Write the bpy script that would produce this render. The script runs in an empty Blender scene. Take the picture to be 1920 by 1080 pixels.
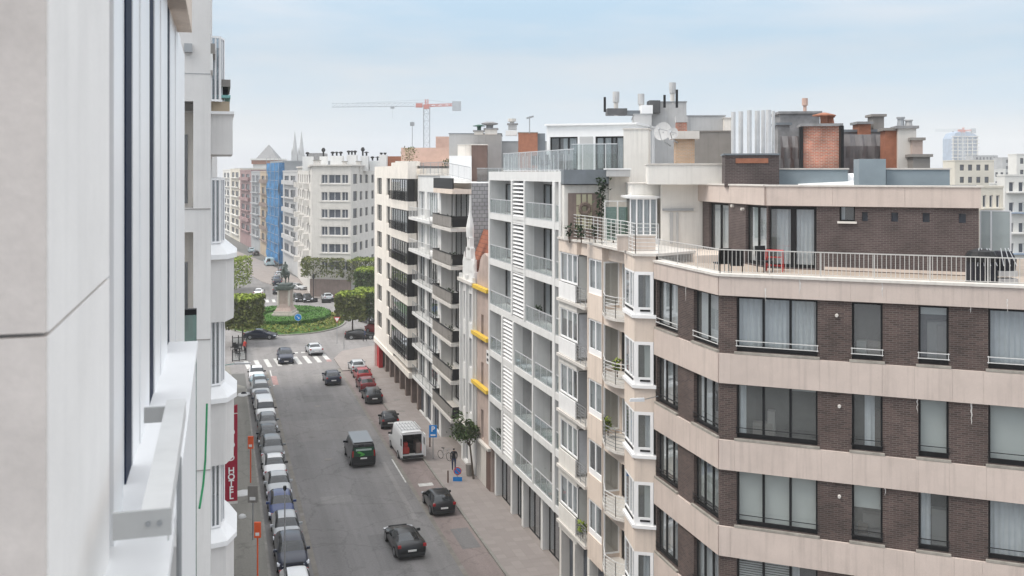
import bpy, bmesh, math, random
from mathutils import Vector, Matrix
random.seed(11)
PI = math.pi
R = math.radians
scn = bpy.context.scene
COL = scn.collection
# ---------------------------------------------------------------- camera, sky, sun, exposure
F, H, HY, CX = 1850.0, 23.5, 325.0, 960.0      # focal length (px of a 1920 px frame), eye height, horizon row
cam_d = bpy.data.cameras.new('camera'); cam = bpy.data.objects.new('camera', cam_d); COL.objects.link(cam)
cam.location = (0, 0, H); cam.rotation_euler = (PI/2, 0, 0)
cam_d.sensor_width = 36; cam_d.lens = F/1920*36; cam_d.shift_y = -(540-HY)/1920
cam_d.dof.use_dof = True; cam_d.dof.focus_distance = 75; cam_d.dof.aperture_fstop = 6.3
cam_d.clip_start = .05; cam_d.clip_end = 12000
scn.camera = cam
SUN_EL, SUN_AZ = R(57), math.atan2(-.96, -.28)       # azimuth from +Y towards +X
world = bpy.data.worlds.new('World'); scn.world = world; world.use_nodes = True
nt = world.node_tree; nt.nodes.clear()
def N(t, kind, **kw):
    n = t.nodes.new(kind)
    for k, v in kw.items():
        if k.startswith('in_'): n.inputs[k[3:].replace('_', ' ')].default_value = v
        elif k.startswith('i'): n.inputs[int(k[1:])].default_value = v
        else: setattr(n, k, v)
    return n
sky = N(nt, 'ShaderNodeTexSky', sky_type='NISHITA', sun_disc=False, sun_elevation=SUN_EL, sun_rotation=SUN_AZ, air_density=1.0, dust_density=2.0)
tc = N(nt, 'ShaderNodeTexCoord')
sep = N(nt, 'ShaderNodeSeparateXYZ'); nt.links.new(tc.outputs['Generated'], sep.inputs[0])
ramp = N(nt, 'ShaderNodeValToRGB'); nt.links.new(sep.outputs['Z'], ramp.inputs[0])
e = ramp.color_ramp.elements
e[0].position = .0; e[0].color = (.765, .80, .90, 1)
e[1].position = .16; e[1].color = (.51, .70, .865, 1)
x = e.new(.05); x.color = (.70, .81, .93, 1)
x = e.new(.09); x.color = (.615, .78, .93, 1)
x = e.new(.42); x.color = (.755, .755, .755, 1)
mp = N(nt, 'ShaderNodeMapping'); mp.inputs['Scale'].default_value = (1.2, 1.2, 7.0); nt.links.new(tc.outputs['Generated'], mp.inputs[0])
ns = N(nt, 'ShaderNodeTexNoise', in_Scale=2.2, in_Detail=5.0, in_Roughness=.55); nt.links.new(mp.outputs[0], ns.inputs[0])
cr = N(nt, 'ShaderNodeMapRange', in_From_Min=.40, in_From_Max=.62, in_To_Min=.0, in_To_Max=.75); nt.links.new(ns.outputs[0], cr.inputs[0])
cmix = N(nt, 'ShaderNodeMix', data_type='RGBA'); nt.links.new(cr.outputs[0], cmix.inputs[0])
nt.links.new(ramp.outputs[0], cmix.inputs[6]); cmix.inputs[7].default_value = (.80, .84, .89, 1)
SKY_GAIN = 4.75
# thin overcast: luminance rises smoothly from the horizon to the zenith, as in the CIE overcast sky
ov = N(nt, 'ShaderNodeMapRange', in_From_Min=.12, in_From_Max=1., in_To_Min=SKY_GAIN, in_To_Max=SKY_GAIN*3.5); nt.links.new(sep.outputs['Z'], ov.inputs[0])
sc_ = N(nt, 'ShaderNodeVectorMath', operation='SCALE'); nt.links.new(ov.outputs[0], sc_.inputs['Scale']); nt.links.new(cmix.outputs[2], sc_.inputs[0])
veil = N(nt, 'ShaderNodeMix', data_type='RGBA', i0=.88)      # thin high cloud over the clear sky
nt.links.new(sky.outputs[0], veil.inputs[6]); nt.links.new(sc_.outputs[0], veil.inputs[7])
bg = N(nt, 'ShaderNodeBackground', in_Strength=.11); nt.links.new(veil.outputs[2], bg.inputs[0])
wo = N(nt, 'ShaderNodeOutputWorld'); nt.links.new(bg.outputs[0], wo.inputs[0])
sd = bpy.data.lights.new('sun', 'SUN'); sd.energy = 1.5; sd.angle = R(22); sd.color = (1, .93, .83)
sun = bpy.data.objects.new('sun', sd); COL.objects.link(sun)
sdir = Vector((math.sin(SUN_AZ)*math.cos(SUN_EL), math.cos(SUN_AZ)*math.cos(SUN_EL), math.sin(SUN_EL)))
sun.rotation_euler = sdir.to_track_quat('Z', 'Y').to_euler()
vs = scn.view_settings; vs.view_transform = 'Standard'; vs.look = 'None'; vs.gamma = 1; vs.use_curve_mapping = False
vs.exposure = .76
scn.cycles.max_bounces = 6; scn.cycles.diffuse_bounces = 3; scn.cycles.glossy_bounces = 2; scn.cycles.transparent_max_bounces = 12
scn.cycles.volume_bounces = 2; scn.cycles.use_denoising = True
# ---------------------------------------------------------------- materials
MAT = {}
def mat(name, col, rough=.75, var=.12, scale=1.2, bump=.0, bscale=30, metal=0., streak=0., dark=None, spec=.3, coords='Object', grain=.0):
    if name in MAT: return MAT[name]
    m = bpy.data.materials.new(name); m.use_nodes = True; t = m.node_tree; p = t.nodes['Principled BSDF']
    p.inputs['Roughness'].default_value = rough; p.inputs['Metallic'].default_value = metal
    p.inputs['Specular IOR Level'].default_value = spec
    p.inputs['Base Color'].default_value = (*col, 1)
    L = t.links.new
    if var or streak or bump or grain:
        tc = N(t, 'ShaderNodeTexCoord')
        geo = N(t, 'ShaderNodeNewGeometry')
        src = geo.outputs['Position']
        n1 = N(t, 'ShaderNodeTexNoise', in_Scale=scale, in_Detail=6.0, in_Roughness=.65); L(src, n1.inputs[0])
        mr = N(t, 'ShaderNodeMapRange', in_From_Min=.3, in_From_Max=.7, in_To_Min=1-var, in_To_Max=1+var); L(n1.outputs[0], mr.inputs[0])
        out = mr.outputs[0]
        if grain:
            n3 = N(t, 'ShaderNodeTexNoise', in_Scale=bscale, in_Detail=3.0); L(src, n3.inputs[0])
            m3 = N(t, 'ShaderNodeMapRange', in_From_Min=.3, in_From_Max=.7, in_To_Min=1-grain, in_To_Max=1+grain); L(n3.outputs[0], m3.inputs[0])
            mm = N(t, 'ShaderNodeMath', operation='MULTIPLY'); L(out, mm.inputs[0]); L(m3.outputs[0], mm.inputs[1]); out = mm.outputs[0]
        if streak:                                   # rain streaks: noise stretched along z
            mp = N(t, 'ShaderNodeMapping'); mp.inputs['Scale'].default_value = (3.2, 3.2, .16); L(src, mp.inputs[0])
            n2 = N(t, 'ShaderNodeTexNoise', in_Scale=1.6, in_Detail=5.0, in_Roughness=.6); L(mp.outputs[0], n2.inputs[0])
            m2 = N(t, 'ShaderNodeMapRange', in_From_Min=.5, in_From_Max=.78, in_To_Min=1., in_To_Max=1-streak); L(n2.outputs[0], m2.inputs[0])
            mm = N(t, 'ShaderNodeMath', operation='MULTIPLY'); L(out, mm.inputs[0]); L(m2.outputs[0], mm.inputs[1]); out = mm.outputs[0]
        sc2 = N(t, 'ShaderNodeVectorMath', operation='SCALE'); sc2.inputs[0].default_value = col; L(out, sc2.inputs['Scale'])
        L(sc2.outputs[0], p.inputs['Base Color'])
        if bump:
            nb = N(t, 'ShaderNodeTexNoise', in_Scale=bscale, in_Detail=4.0); L(src, nb.inputs[0])
            b = N(t, 'ShaderNodeBump', in_Strength=bump, in_Distance=.02); L(nb.outputs[0], b.inputs['Height']); L(b.outputs[0], p.inputs['Normal'])
    MAT[name] = m; return m
def brickmat(name, c1, c2, mortar, sx=.22, sz=.07, var=.25, ms=.012):
    m = bpy.data.materials.new(name); m.use_nodes = True; t = m.node_tree; p = t.nodes['Principled BSDF']; L = t.links.new
    uv = N(t, 'ShaderNodeTexCoord')
    b = N(t, 'ShaderNodeTexBrick', in_Scale=1.0); L(uv.outputs['UV'], b.inputs[0])
    b.inputs['Color1'].default_value = (*c1, 1); b.inputs['Color2'].default_value = (*c2, 1); b.inputs['Mortar'].default_value = (*mortar, 1)
    b.inputs['Mortar Size'].default_value = ms; b.inputs['Brick Width'].default_value = sx; b.inputs['Row Height'].default_value = sz
    b.inputs['Mortar Smooth'].default_value = .3
    g = N(t, 'ShaderNodeNewGeometry')
    n1 = N(t, 'ShaderNodeTexNoise', in_Scale=.9, in_Detail=6.0); L(g.outputs['Position'], n1.inputs[0])
    mr = N(t, 'ShaderNodeMapRange', in_From_Min=.3, in_From_Max=.7, in_To_Min=1-var, in_To_Max=1+var); L(n1.outputs[0], mr.inputs[0])
    s = N(t, 'ShaderNodeVectorMath', operation='SCALE'); L(b.outputs[0], s.inputs[0]); L(mr.outputs[0], s.inputs['Scale'])
    L(s.outputs[0], p.inputs['Base Color']); p.inputs['Roughness'].default_value = .85
    bp = N(t, 'ShaderNodeBump', in_Strength=.5, in_Distance=.01); L(b.outputs['Fac'], bp.inputs['Height']); bp.invert = True; L(bp.outputs[0], p.inputs['Normal'])
    MAT[name] = m; return m
def glassmat(name, tint=(.75, .8, .82), f0=.10, f1=.75, rough=.02, trans=.85, refl=(.95, .97, 1)):
    m = bpy.data.materials.new(name); m.use_nodes = True; t = m.node_tree; t.nodes.clear(); L = t.links.new
    lw = N(t, 'ShaderNodeLayerWeight', in_Blend=.5)
    pw = N(t, 'ShaderNodeMath', operation='POWER', i1=2.6); L(lw.outputs['Facing'], pw.inputs[0])
    mr = N(t, 'ShaderNodeMapRange', in_To_Min=f0, in_To_Max=f1); L(pw.outputs[0], mr.inputs[0])
    tr = N(t, 'ShaderNodeBsdfTransparent'); tr.inputs[0].default_value = (*tint, 1)
    df = N(t, 'ShaderNodeBsdfDiffuse'); df.inputs[0].default_value = (tint[0]*.5, tint[1]*.5, tint[2]*.5, 1)
    mx0 = N(t, 'ShaderNodeMixShader', i0=1-trans); L(tr.outputs[0], mx0.inputs[1]); L(df.outputs[0], mx0.inputs[2])
    gl = N(t, 'ShaderNodeBsdfGlossy', in_Roughness=rough); gl.inputs[0].default_value = (*refl, 1)
    mx = N(t, 'ShaderNodeMixShader'); L(mr.outputs[0], mx.inputs[0]); L(mx0.outputs[0], mx.inputs[1]); L(gl.outputs[0], mx.inputs[2])
    o = N(t, 'ShaderNodeOutputMaterial'); L(mx.outputs[0], o.inputs[0]); MAT[name] = m; return m
mat('white_render', (.70, .70, .69), .7, .05, 1.1, .1, 25, streak=.14)
mat('white_clean', (.80, .80, .80), .5, .03, 1.0, streak=.05)
mat('white_pvc', (.88, .88, .885), .35, .03, 1.0)
mat('cream', (.78, .73, .665), .8, .08, .8, .2, 30, streak=.22, grain=.04)
mat('cream_pale', (.72, .70, .66), .8, .06, .8, .1, 30, streak=.16)
mat('beige', (.70, .60, .52), .85, .07, .7, .2, 40, streak=.20, grain=.05)
mat('pink_beige', (.60, .515, .455), .85, .07, .7, .2, 40, streak=.20, grain=.06)
mat('panel_concrete', (.545, .465, .42), .85, .08, .8, .25, 45, streak=.20, grain=.06)
mat('coping_stone', (.62, .59, .55), .7, .1, 2, .1, 30, streak=.15)
mat('sill_stone', (.30, .28, .25), .8, .25, 3, .2, 40)
mat('grey_render', (.45, .45, .45), .8, .07, .9, .1, 25, streak=.18)
mat('dark_grey_render', (.24, .225, .21), .8, .10, .9, .1, 25, streak=.15)
mat('pale_grey_stone', (.60, .575, .54), .8, .07, .8, .15, 25, streak=.18)
mat('pink_stone', (.45, .36, .32), .8, .18, .8, .2, 20, streak=.3)
mat('brown_wood', (.14, .09, .075), .7, .1, 1, streak=.2)
mat('near_plaster', (.66, .60, .56), .9, .09, 5, .05, 60, grain=.03, streak=.08)
mat('near_joint', (.42, .40, .39), .9, 0)
mat('slit_glass', (.012, .02, .045), .6, 0, spec=.1)
mat('near_panel', (.88, .855, .83), .7, .05, 2.5, .03, 90, streak=.07, grain=.02)
mat('loggia_concrete', (.66, .645, .63), .8, .05, 1.1, .15, 40, streak=.12)
mat('black_metal', (.012, .0125, .014), .5, 0, spec=.2)
mat('dark_frame', (.010, .0105, .012), .5, 0, spec=.2)
mat('grey_metal', (.36, .37, .38), .45, .06, metal=.5)
mat('steel', (.62, .62, .62), .45, .08, 3, metal=.35, streak=.2)
mat('white_metal', (.66, .66, .65), .5, .08, 3, streak=.1)
mat('rail_metal', (.52, .51, .49), .5, .1, 3)
mat('alu', (.62, .63, .65), .4, .03, metal=.35)
mat('bracket', (.50, .50, .49), .45, .05, 6, metal=.2)
mat('lead_roof', (.17, .19, .21), .6, .15, 1.2, streak=.1)
mat('bitumen', (.09, .092, .095), .85, .2, .8, .2, 20)
mat('blue_grey_box', (.25, .30, .33), .6, .08, 1)
mat('slate_cloth', (.20, .195, .20), .6, .15, 1.5, .6, 2.5)
mat('terrace_tile', (.36, .30, .25), .8, .12, 2)
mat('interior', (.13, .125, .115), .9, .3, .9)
mat('curtain', (.66, .67, .70), .9, .08, 2)
mat('net_curtain', (.55, .57, .60), .9, .08, 2)
mat('blind', (.60, .615, .60), .7, .05, 1)
mat('asphalt', (.185, .178, .176), .88, .10, .35, .3, 60, grain=.10)
mat('asphalt_patch', (.190, .182, .179), .88, .10, .5, .3, 60, grain=.12)
mat('parking_paving', (.195, .166, .155), .9, .25, .45, .3, 30, grain=.12)
mat('pavement_tile', (.27, .24, .225), .88, .12, .5, .2, 25, grain=.10)
mat('pavement_grey', (.19, .182, .165), .88, .12, .5, .2, 25, grain=.10)
mat('kerb', (.26, .25, .23), .85, .2, 1.5, .2, 30)
mat('gutter', (.20, .185, .165), .85, .2, 1.2, .2, 30)
mat('road_paint', (.52, .52, .50), .7, .25, 2.5)
mat('worn_red_paint', (.33, .21, .20), .8, .3, 2.0)
mat('city_ground', (.13, .13, .125), .9, .2, .02)
mat('tyre', (.02, .02, .021), .8, 0)
mat('rim', (.35, .36, .37), .35, 0, metal=.8)
mat('car_trim', (.025, .026, .028), .55, 0)
mat('plate', (.75, .75, .73), .5, 0)
mat('tail_red', (.35, .012, .015), .25, 0)
mat('headlight', (.72, .75, .80), .12, 0, metal=.3, spec=.6)
mat('bronze', (.09, .11, .10), .55, .3, 3, metal=.3)
mat('statue_stone', (.36, .28, .25), .8, .15, 1.5, .2, 20, streak=.3)
mat('statue_stone_pale', (.52, .47, .43), .8, .12, 1.5, .2, 20, streak=.3)
mat('grass', (.055, .125, .022), .9, .3, .8, .5, 40, grain=.25)
mat('hedge_soil', (.05, .05, .025), .9, .3, 3)
mat('bark', (.09, .07, .055), .9, .3, 8, .5, 40)
mat('yellow_steel', (.70, .47, .06), .5, .08, 4)
mat('sign_red', (.30, .012, .035), .45, .04)
mat('sign_white', (.82, .82, .82), .5, 0)
mat('orange_plastic', (.78, .11, .025), .5, .06, 5)
mat('sign_blue', (.01, .22, .62), .4, 0)
mat('skin', (.55, .36, .28), .6, 0)
mat('cloth_dark', (.018, .019, .026), .9, .2, 8)
mat('cloth_blue', (.05, .06, .11), .9, .2, 8)
mat('cloth_red', (.45, .05, .04), .9, .2, 8)
mat('red_paint', (.52, .03, .025), .45, .05)
mat('red_shop', (.42, .015, .02), .5, .1)
mat('terracotta', (.30, .125, .075), .8, .2, 3)
mat('salmon', (.52, .36, .30), .6, .1)
mat('scaffold_blue', (.035, .16, .34), .8, .45, .6, .8, 3, streak=.25)
mat('far_white', (.66, .65, .62), .85, .1, .15)
mat('far_cream', (.62, .58, .50), .85, .1, .15)
mat('far_grey', (.34, .35, .36), .85, .15, .15)
mat('far_blue', (.25, .32, .42), .6, .2, .3)
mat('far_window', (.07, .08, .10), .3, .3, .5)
mat('mauve_render', (.30, .20, .20), .85, .15, .5)
mat('ochre_render', (.43, .35, .26), .85, .15, .5)
mat('brown_stone', (.22, .17, .15), .85, .2, .8, streak=.3)
mat('crane_red', (.55, .20, .17), .5, .1)
mat('crane_grey', (.42, .45, .48), .5, .1)
mat('weathered_slate', (.24, .24, .245), .85, .25, 2.0, .3, 12)
mat('green_paint', (.02, .09, .06), .5, 0)
mat('awning_green', (.02, .20, .08), .7, .1)
mat('teal', (.20, .42, .40), .7, .2)
mat('wreath', (.17, .13, .11), .9, .4, 20, .8, 30)
mat('tan_glass', (.46, .43, .30), .5, .1)
brickmat('brown_brick', (.044, .029, .026), (.092, .060, .052), (.12, .10, .092), .24, .0735)
brickmat('brown_brick_small', (.058, .040, .039), (.085, .060, .058), (.115, .10, .095), .24, .075)
brickmat('orange_brick', (.40, .13, .075), (.27, .12, .085), (.36, .30, .26), .24, .08, .5)
brickmat('tan_brick', (.55, .35, .22), (.48, .33, .22), (.48, .42, .35), .24, .08, .2)
brickmat('terracotta_tile', (.36, .13, .07), (.29, .10, .06), (.16, .06, .04), .3, .33, .2, .03)
brickmat('slate_tile', (.35, .35, .355), (.28, .28, .29), (.16, .16, .165), .42, .32, .12, .03)
brickmat('paving_brick', (.185, .155, .14), (.145, .12, .11), (.10, .09, .08), .6, .3, .25, .03)
glassmat('glass', (.80, .84, .84), .10, .85)
glassmat('glass_far', (.45, .48, .5), .12, .6, .08, .75)
glassmat('glass_rail', (.82, .86, .86), .06, .42, .03, .90)
glassmat('glass_green', (.35, .52, .46), .12, .6, .05, .7)
glassmat('frosted', (.68, .76, .77), .08, .4, .25, .35)
glassmat('car_glass', (.08, .10, .11), .045, .45, .04, .75)
def paint(name, col, rough=.28, metal=.0):
    m = bpy.data.materials.new(name); m.use_nodes = True; p = m.node_tree.nodes['Principled BSDF']
    p.inputs['Base Color'].default_value = (*col, 1); p.inputs['Roughness'].default_value = rough; p.inputs['Metallic'].default_value = metal
    p.inputs['Coat Weight'].default_value = .45; p.inputs['Coat Roughness'].default_value = .1; p.inputs['Specular IOR Level'].default_value = .25
    MAT[name] = m; return m
for n_, c_ in dict(white=(.76, .77, .78), silver=(.44, .46, .48), grey=(.17, .18, .19), dark_grey=(.04, .042, .047), black=(.008, .009, .011),
                   navy=(.014, .02, .042), blue=(.03, .055, .17), red=(.30, .016, .02), dark_red=(.16, .012, .016), pale_blue=(.42, .55, .60)).items():
    paint('paint_'+n_, c_)
def roadmat(name, col):
    m = bpy.data.materials.new(name); m.use_nodes = True; t = m.node_tree; p = t.nodes['Principled BSDF']; L = t.links.new; p.inputs['Roughness'].default_value = .9; p.inputs['Specular IOR Level'].default_value = .25
    g = N(t, 'ShaderNodeNewGeometry'); r = N(t, 'ShaderNodeMapping'); r.inputs['Rotation'].default_value = (0, 0, -.2885); L(g.outputs['Position'], r.inputs[0])
    out = None
    def mul(sock, lo, hi, f0, f1):
        nonlocal out
        mr = N(t, 'ShaderNodeMapRange', in_From_Min=f0, in_From_Max=f1, in_To_Min=lo, in_To_Max=hi); L(sock, mr.inputs[0])
        if out is None: out = mr.outputs[0]
        else: mm = N(t, 'ShaderNodeMath', operation='MULTIPLY'); L(out, mm.inputs[0]); L(mr.outputs[0], mm.inputs[1]); out = mm.outputs[0]
    for sc_, nsc, lo, hi, f0, f1 in (((1.1, .02, 1), 1., .90, 1.08, .35, .65), ((.25, .12, 1), 1., .90, 1.10, .35, .65), ((1, 1, 1), 9., .88, 1.12, .3, .7), ((.5, .35, 1), 2.2, .80, 1.0, .30, .42)):
        mp = N(t, 'ShaderNodeMapping'); mp.inputs['Scale'].default_value = sc_; L(r.outputs[0], mp.inputs[0]); n = N(t, 'ShaderNodeTexNoise', in_Scale=nsc, in_Detail=6.0, in_Roughness=.6); L(mp.outputs[0], n.inputs[0]); mul(n.outputs[0], lo, hi, f0, f1)
    v = N(t, 'ShaderNodeTexVoronoi', feature='DISTANCE_TO_EDGE', in_Scale=.22); nz = N(t, 'ShaderNodeTexNoise', in_Scale=1.5, in_Detail=4.); L(r.outputs[0], nz.inputs[0]); ad = N(t, 'ShaderNodeVectorMath', operation='ADD'); L(r.outputs[0], ad.inputs[0]); L(nz.outputs['Color'], ad.inputs[1]); L(ad.outputs[0], v.inputs[0]); mul(v.outputs[0], .82, 1., .0, .02)
    s = N(t, 'ShaderNodeVectorMath', operation='SCALE'); s.inputs[0].default_value = col; L(out, s.inputs['Scale']); L(s.outputs[0], p.inputs['Base Color']); MAT[name] = m
for k_ in ('asphalt', 'asphalt_patch', 'parking_paving', 'pavement_grey'): c_ = MAT.pop(k_); bpy.data.materials.remove(c_)
roadmat('asphalt', (.205, .198, .197)); roadmat('asphalt_patch', (.225, .215, .212)); roadmat('parking_paving', (.24, .20, .19)); roadmat('pavement_grey', (.22, .212, .192)); roadmat('patch_dark', (.18, .174, .173)); roadmat('patch_light', (.235, .227, .223))
def islandmat(name, c1, c2, rough=.85):
    m = bpy.data.materials.new(name); m.use_nodes = True; t = m.node_tree; p = t.nodes['Principled BSDF']; p.inputs['Roughness'].default_value = rough
    g = N(t, 'ShaderNodeNewGeometry'); mx = N(t, 'ShaderNodeMix', data_type='RGBA'); mx.inputs[6].default_value = (*c1, 1); mx.inputs[7].default_value = (*c2, 1); t.links.new(g.outputs['Random Per Island'], mx.inputs[0]); t.links.new(mx.outputs[2], p.inputs['Base Color']); MAT[name] = m
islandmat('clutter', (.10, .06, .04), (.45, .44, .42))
islandmat('slab_mix', (.265, .235, .222), (.305, .272, .258))
# ---------------------------------------------------------------- geometry helpers
SV = Vector((-.2845, .9587)); RV = Vector((.9587, .2845))      # along the street (away), across it (to the right)
def S(a, b): v = SV*a + RV*b; return v
def G(px, py, h=0.):
    Y = F*(H-h)/(py-HY); return Vector(((px-CX)/F*Y, Y))
def AB(v): return v.dot(SV), v.dot(RV)
def acol(px, b):                                                # distance along the street where column px meets the line b
    t = (px-CX)/F; return b*(RV.x - RV.y*t)/(SV.y*t - SV.x)
def Zat(py, Y): return H-(py-HY)*Y/F
class Fr:                                                       # facade frame: u to the right seen from outside, n outwards, z up
    def __init__(s, P, d):
        s.P = Vector(P[:2]); s.U = Vector(d[:2]).normalized(); s.N = Vector((s.U.y, -s.U.x))
    def pt(s, u, n, z): v = s.P + s.U*u + s.N*n; return (v.x, v.y, z)
    def u(s, px, n=0.):
        t = (px-CX)/F; P = s.P + s.N*n; return (P.y*t - P.x)/(s.U.x - s.U.y*t)
    def z(s, px, py, n=0.):
        v = s.P + s.U*s.u(px, n) + s.N*n; return Zat(py, v.y)
    def off(s, n): return Fr(s.P + s.N*n, s.U)
WB = {}                                                         # world position of every object's origin
class MB:
    def __init__(s): s.v = []; s.f = []; s.m = []
    def quad(s, a, b, c, d, m=0):
        i = len(s.v); s.v += [a, b, c, d]; s.f.append((i, i+1, i+2, i+3)); s.m.append(m)
    def tri(s, a, b, c, m=0):
        i = len(s.v); s.v += [a, b, c]; s.f.append((i, i+1, i+2)); s.m.append(m)
    def hexa(s, p, m=0):                                        # p: 4 bottom + 4 top, counter-clockwise from above
        i = len(s.v); s.v += list(p)
        for q in ((3, 2, 1, 0), (4, 5, 6, 7), (0, 1, 5, 4), (1, 2, 6, 5), (2, 3, 7, 6), (3, 0, 4, 7)):
            s.f.append(tuple(i+k for k in q)); s.m.append(m)
    def box(s, fr, u0, u1, n0, n1, z0, z1, m=0):                # n1 > n0, outwards
        s.hexa([fr.pt(u0, n1, z0), fr.pt(u1, n1, z0), fr.pt(u1, n0, z0), fr.pt(u0, n0, z0),
                fr.pt(u0, n1, z1), fr.pt(u1, n1, z1), fr.pt(u1, n0, z1), fr.pt(u0, n0, z1)], m)
    def abox(s, x0, x1, y0, y1, z0, z1, m=0):
        s.hexa([(x0, y0, z0), (x1, y0, z0), (x1, y1, z0), (x0, y1, z0), (x0, y0, z1), (x1, y0, z1), (x1, y1, z1), (x0, y1, z1)], m)
    def prism(s, poly, z0, z1, m=0, cap=True):                  # poly counter-clockwise from above
        i = len(s.v); n = len(poly)
        s.v += [(p[0], p[1], z0) for p in poly] + [(p[0], p[1], z1) for p in poly]
        for k in range(n):
            j = (k+1) % n; s.f.append((i+k, i+j, i+n+j, i+n+k)); s.m.append(m)
        if cap: s.f.append(tuple(i+n+k for k in range(n))); s.m.append(m); s.f.append(tuple(i+n-1-k for k in range(n))); s.m.append(m)
    def bar(s, a, b, r, m=0, sides=4, r2=None):
        a = Vector(a); b = Vector(b); d = (b-a)
        if d.length < 1e-6: return
        d.normalize(); up = Vector((0, 0, 1)) if abs(d.z) < .9 else Vector((0, 1, 0))
        x = d.cross(up).normalized(); y = d.cross(x); i = len(s.v); r2 = r if r2 is None else r2
        for c, rr in ((a, r), (b, r2)):
            for k in range(sides):
                t = 2*PI*(k+.5)/sides; s.v.append(tuple(c + x*math.cos(t)*rr + y*math.sin(t)*rr))
        for k in range(sides):
            j = (k+1) % sides; s.f.append((i+k, i+sides+k, i+sides+j, i+j)); s.m.append(m)
        s.f.append(tuple(i+k for k in range(sides))); s.m.append(m)
        s.f.append(tuple(i+2*sides-1-k for k in range(sides))); s.m.append(m)
    def cyl(s, x, y, z0, z1, r0, r1=None, m=0, sides=12):
        s.bar((x, y, z0), (x, y, z1), r0, m, sides, r0 if r1 is None else r1)
    def lathe(s, x, y, prof, sides=16, m=0):
        i = len(s.v)
        for r, z in prof:
            for k in range(sides): s.v.append((x+r*math.cos(2*PI*k/sides), y+r*math.sin(2*PI*k/sides), z))
        for q in range(len(prof)-1):
            for k in range(sides):
                j = (k+1) % sides; s.f.append((i+q*sides+k, i+q*sides+j, i+(q+1)*sides+j, i+(q+1)*sides+k)); s.m.append(m)
        s.f.append(tuple(i+(len(prof)-1)*sides+k for k in range(sides))); s.m.append(m)
    def build(s, name, mats, parent=None, smooth=False, **tags):
        me = bpy.data.meshes.new(name); base = Vector((0, 0, 0))
        if parent is None and s.v:                              # origin at the middle of the base
            xs = [p[0] for p in s.v]; ys = [p[1] for p in s.v]; zs = [p[2] for p in s.v]
            base = Vector(((min(xs)+max(xs))/2, (min(ys)+max(ys))/2, min(zs)))
        elif parent is not None: base = WB[parent.name]
        me.from_pydata([(p[0]-base.x, p[1]-base.y, p[2]-base.z) for p in s.v], [], s.f)
        if isinstance(mats, str): mats = [mats]
        for q in mats: me.materials.append(MAT[q])
        if len(mats) > 1: me.polygons.foreach_set('material_index', s.m)
        uv = me.uv_layers.new(name='UVMap'); data = uv.data
        for p in me.polygons:
            nr = p.normal
            if abs(nr.z) > .8:
                for li in p.loop_indices:
                    c = s.v[me.loops[li].vertex_index]; data[li].uv = (c[0], c[1])
            else:
                l = math.hypot(nr.x, nr.y) or 1; tx, ty = -nr.y/l, nr.x/l
                for li in p.loop_indices:
                    c = s.v[me.loops[li].vertex_index]; data[li].uv = (c[0]*tx+c[1]*ty, c[2])
        if smooth: me.polygons.foreach_set('use_smooth', [True]*len(me.polygons))
        o = bpy.data.objects.new(name, me); COL.objects.link(o)
        if parent is not None: o.parent = parent
        else: o.location = base
        WB[o.name] = base
        for k, v in tags.items(): o[k] = v
        return o
def thing(name, label, cat, loc, group=None, rz=0.):
    o = bpy.data.objects.new(name, None); COL.objects.link(o); o.location = (loc[0], loc[1], loc[2] if len(loc) > 2 else 0.)
    o.rotation_euler = (0, 0, rz); o.empty_display_size = .5
    WB[o.name] = Vector(o.location)
    o['label'] = label; o['category'] = cat
    if group: o['group'] = group
    return o
def tag(o, label, cat, group=None):
    o['label'] = label; o['category'] = cat
    if group: o['group'] = group
    return o
def copy_tree(o, parent=None):
    c = o.copy(); COL.objects.link(c)
    if parent is not None: c.parent = parent
    for ch in o.children: copy_tree(ch, c)
    return c
# ---------------------------------------------------------------- building helpers
def wall(mb, fr, u0, u1, z0, z1, holes=(), depth=.2, n=0., m=0, rm=None):
    us = sorted({u0, u1, *[max(u0, min(u1, h[k])) for h in holes for k in (0, 1)]})
    zs = sorted({z0, z1, *[max(z0, min(z1, h[k])) for h in holes for k in (2, 3)]})
    for i in range(len(us)-1):
        for j in range(len(zs)-1):
            if us[i+1]-us[i] < 1e-5 or zs[j+1]-zs[j] < 1e-5: continue
            uc, zc = (us[i]+us[i+1])/2, (zs[j]+zs[j+1])/2
            if any(h[0] < uc < h[1] and h[2] < zc < h[3] for h in holes): continue
            mb.quad(fr.pt(us[i], n, zs[j]), fr.pt(us[i+1], n, zs[j]), fr.pt(us[i+1], n, zs[j+1]), fr.pt(us[i], n, zs[j+1]), m)
    rm = m if rm is None else rm
    for a, b, c, d in [h[:4] for h in holes]:
        p = lambda u, z, q: fr.pt(u, q, z)
        mb.quad(p(a, c, n), p(a, d, n), p(a, d, n-depth), p(a, c, n-depth), rm)
        mb.quad(p(b, d, n), p(b, c, n), p(b, c, n-depth), p(b, d, n-depth), rm)
        mb.quad(p(a, d, n), p(b, d, n), p(b, d, n-depth), p(a, d, n-depth), rm)
        mb.quad(p(b, c, n), p(a, c, n), p(a, c, n-depth), p(b, c, n-depth), rm)
s_fr = lambda f: f
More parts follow.
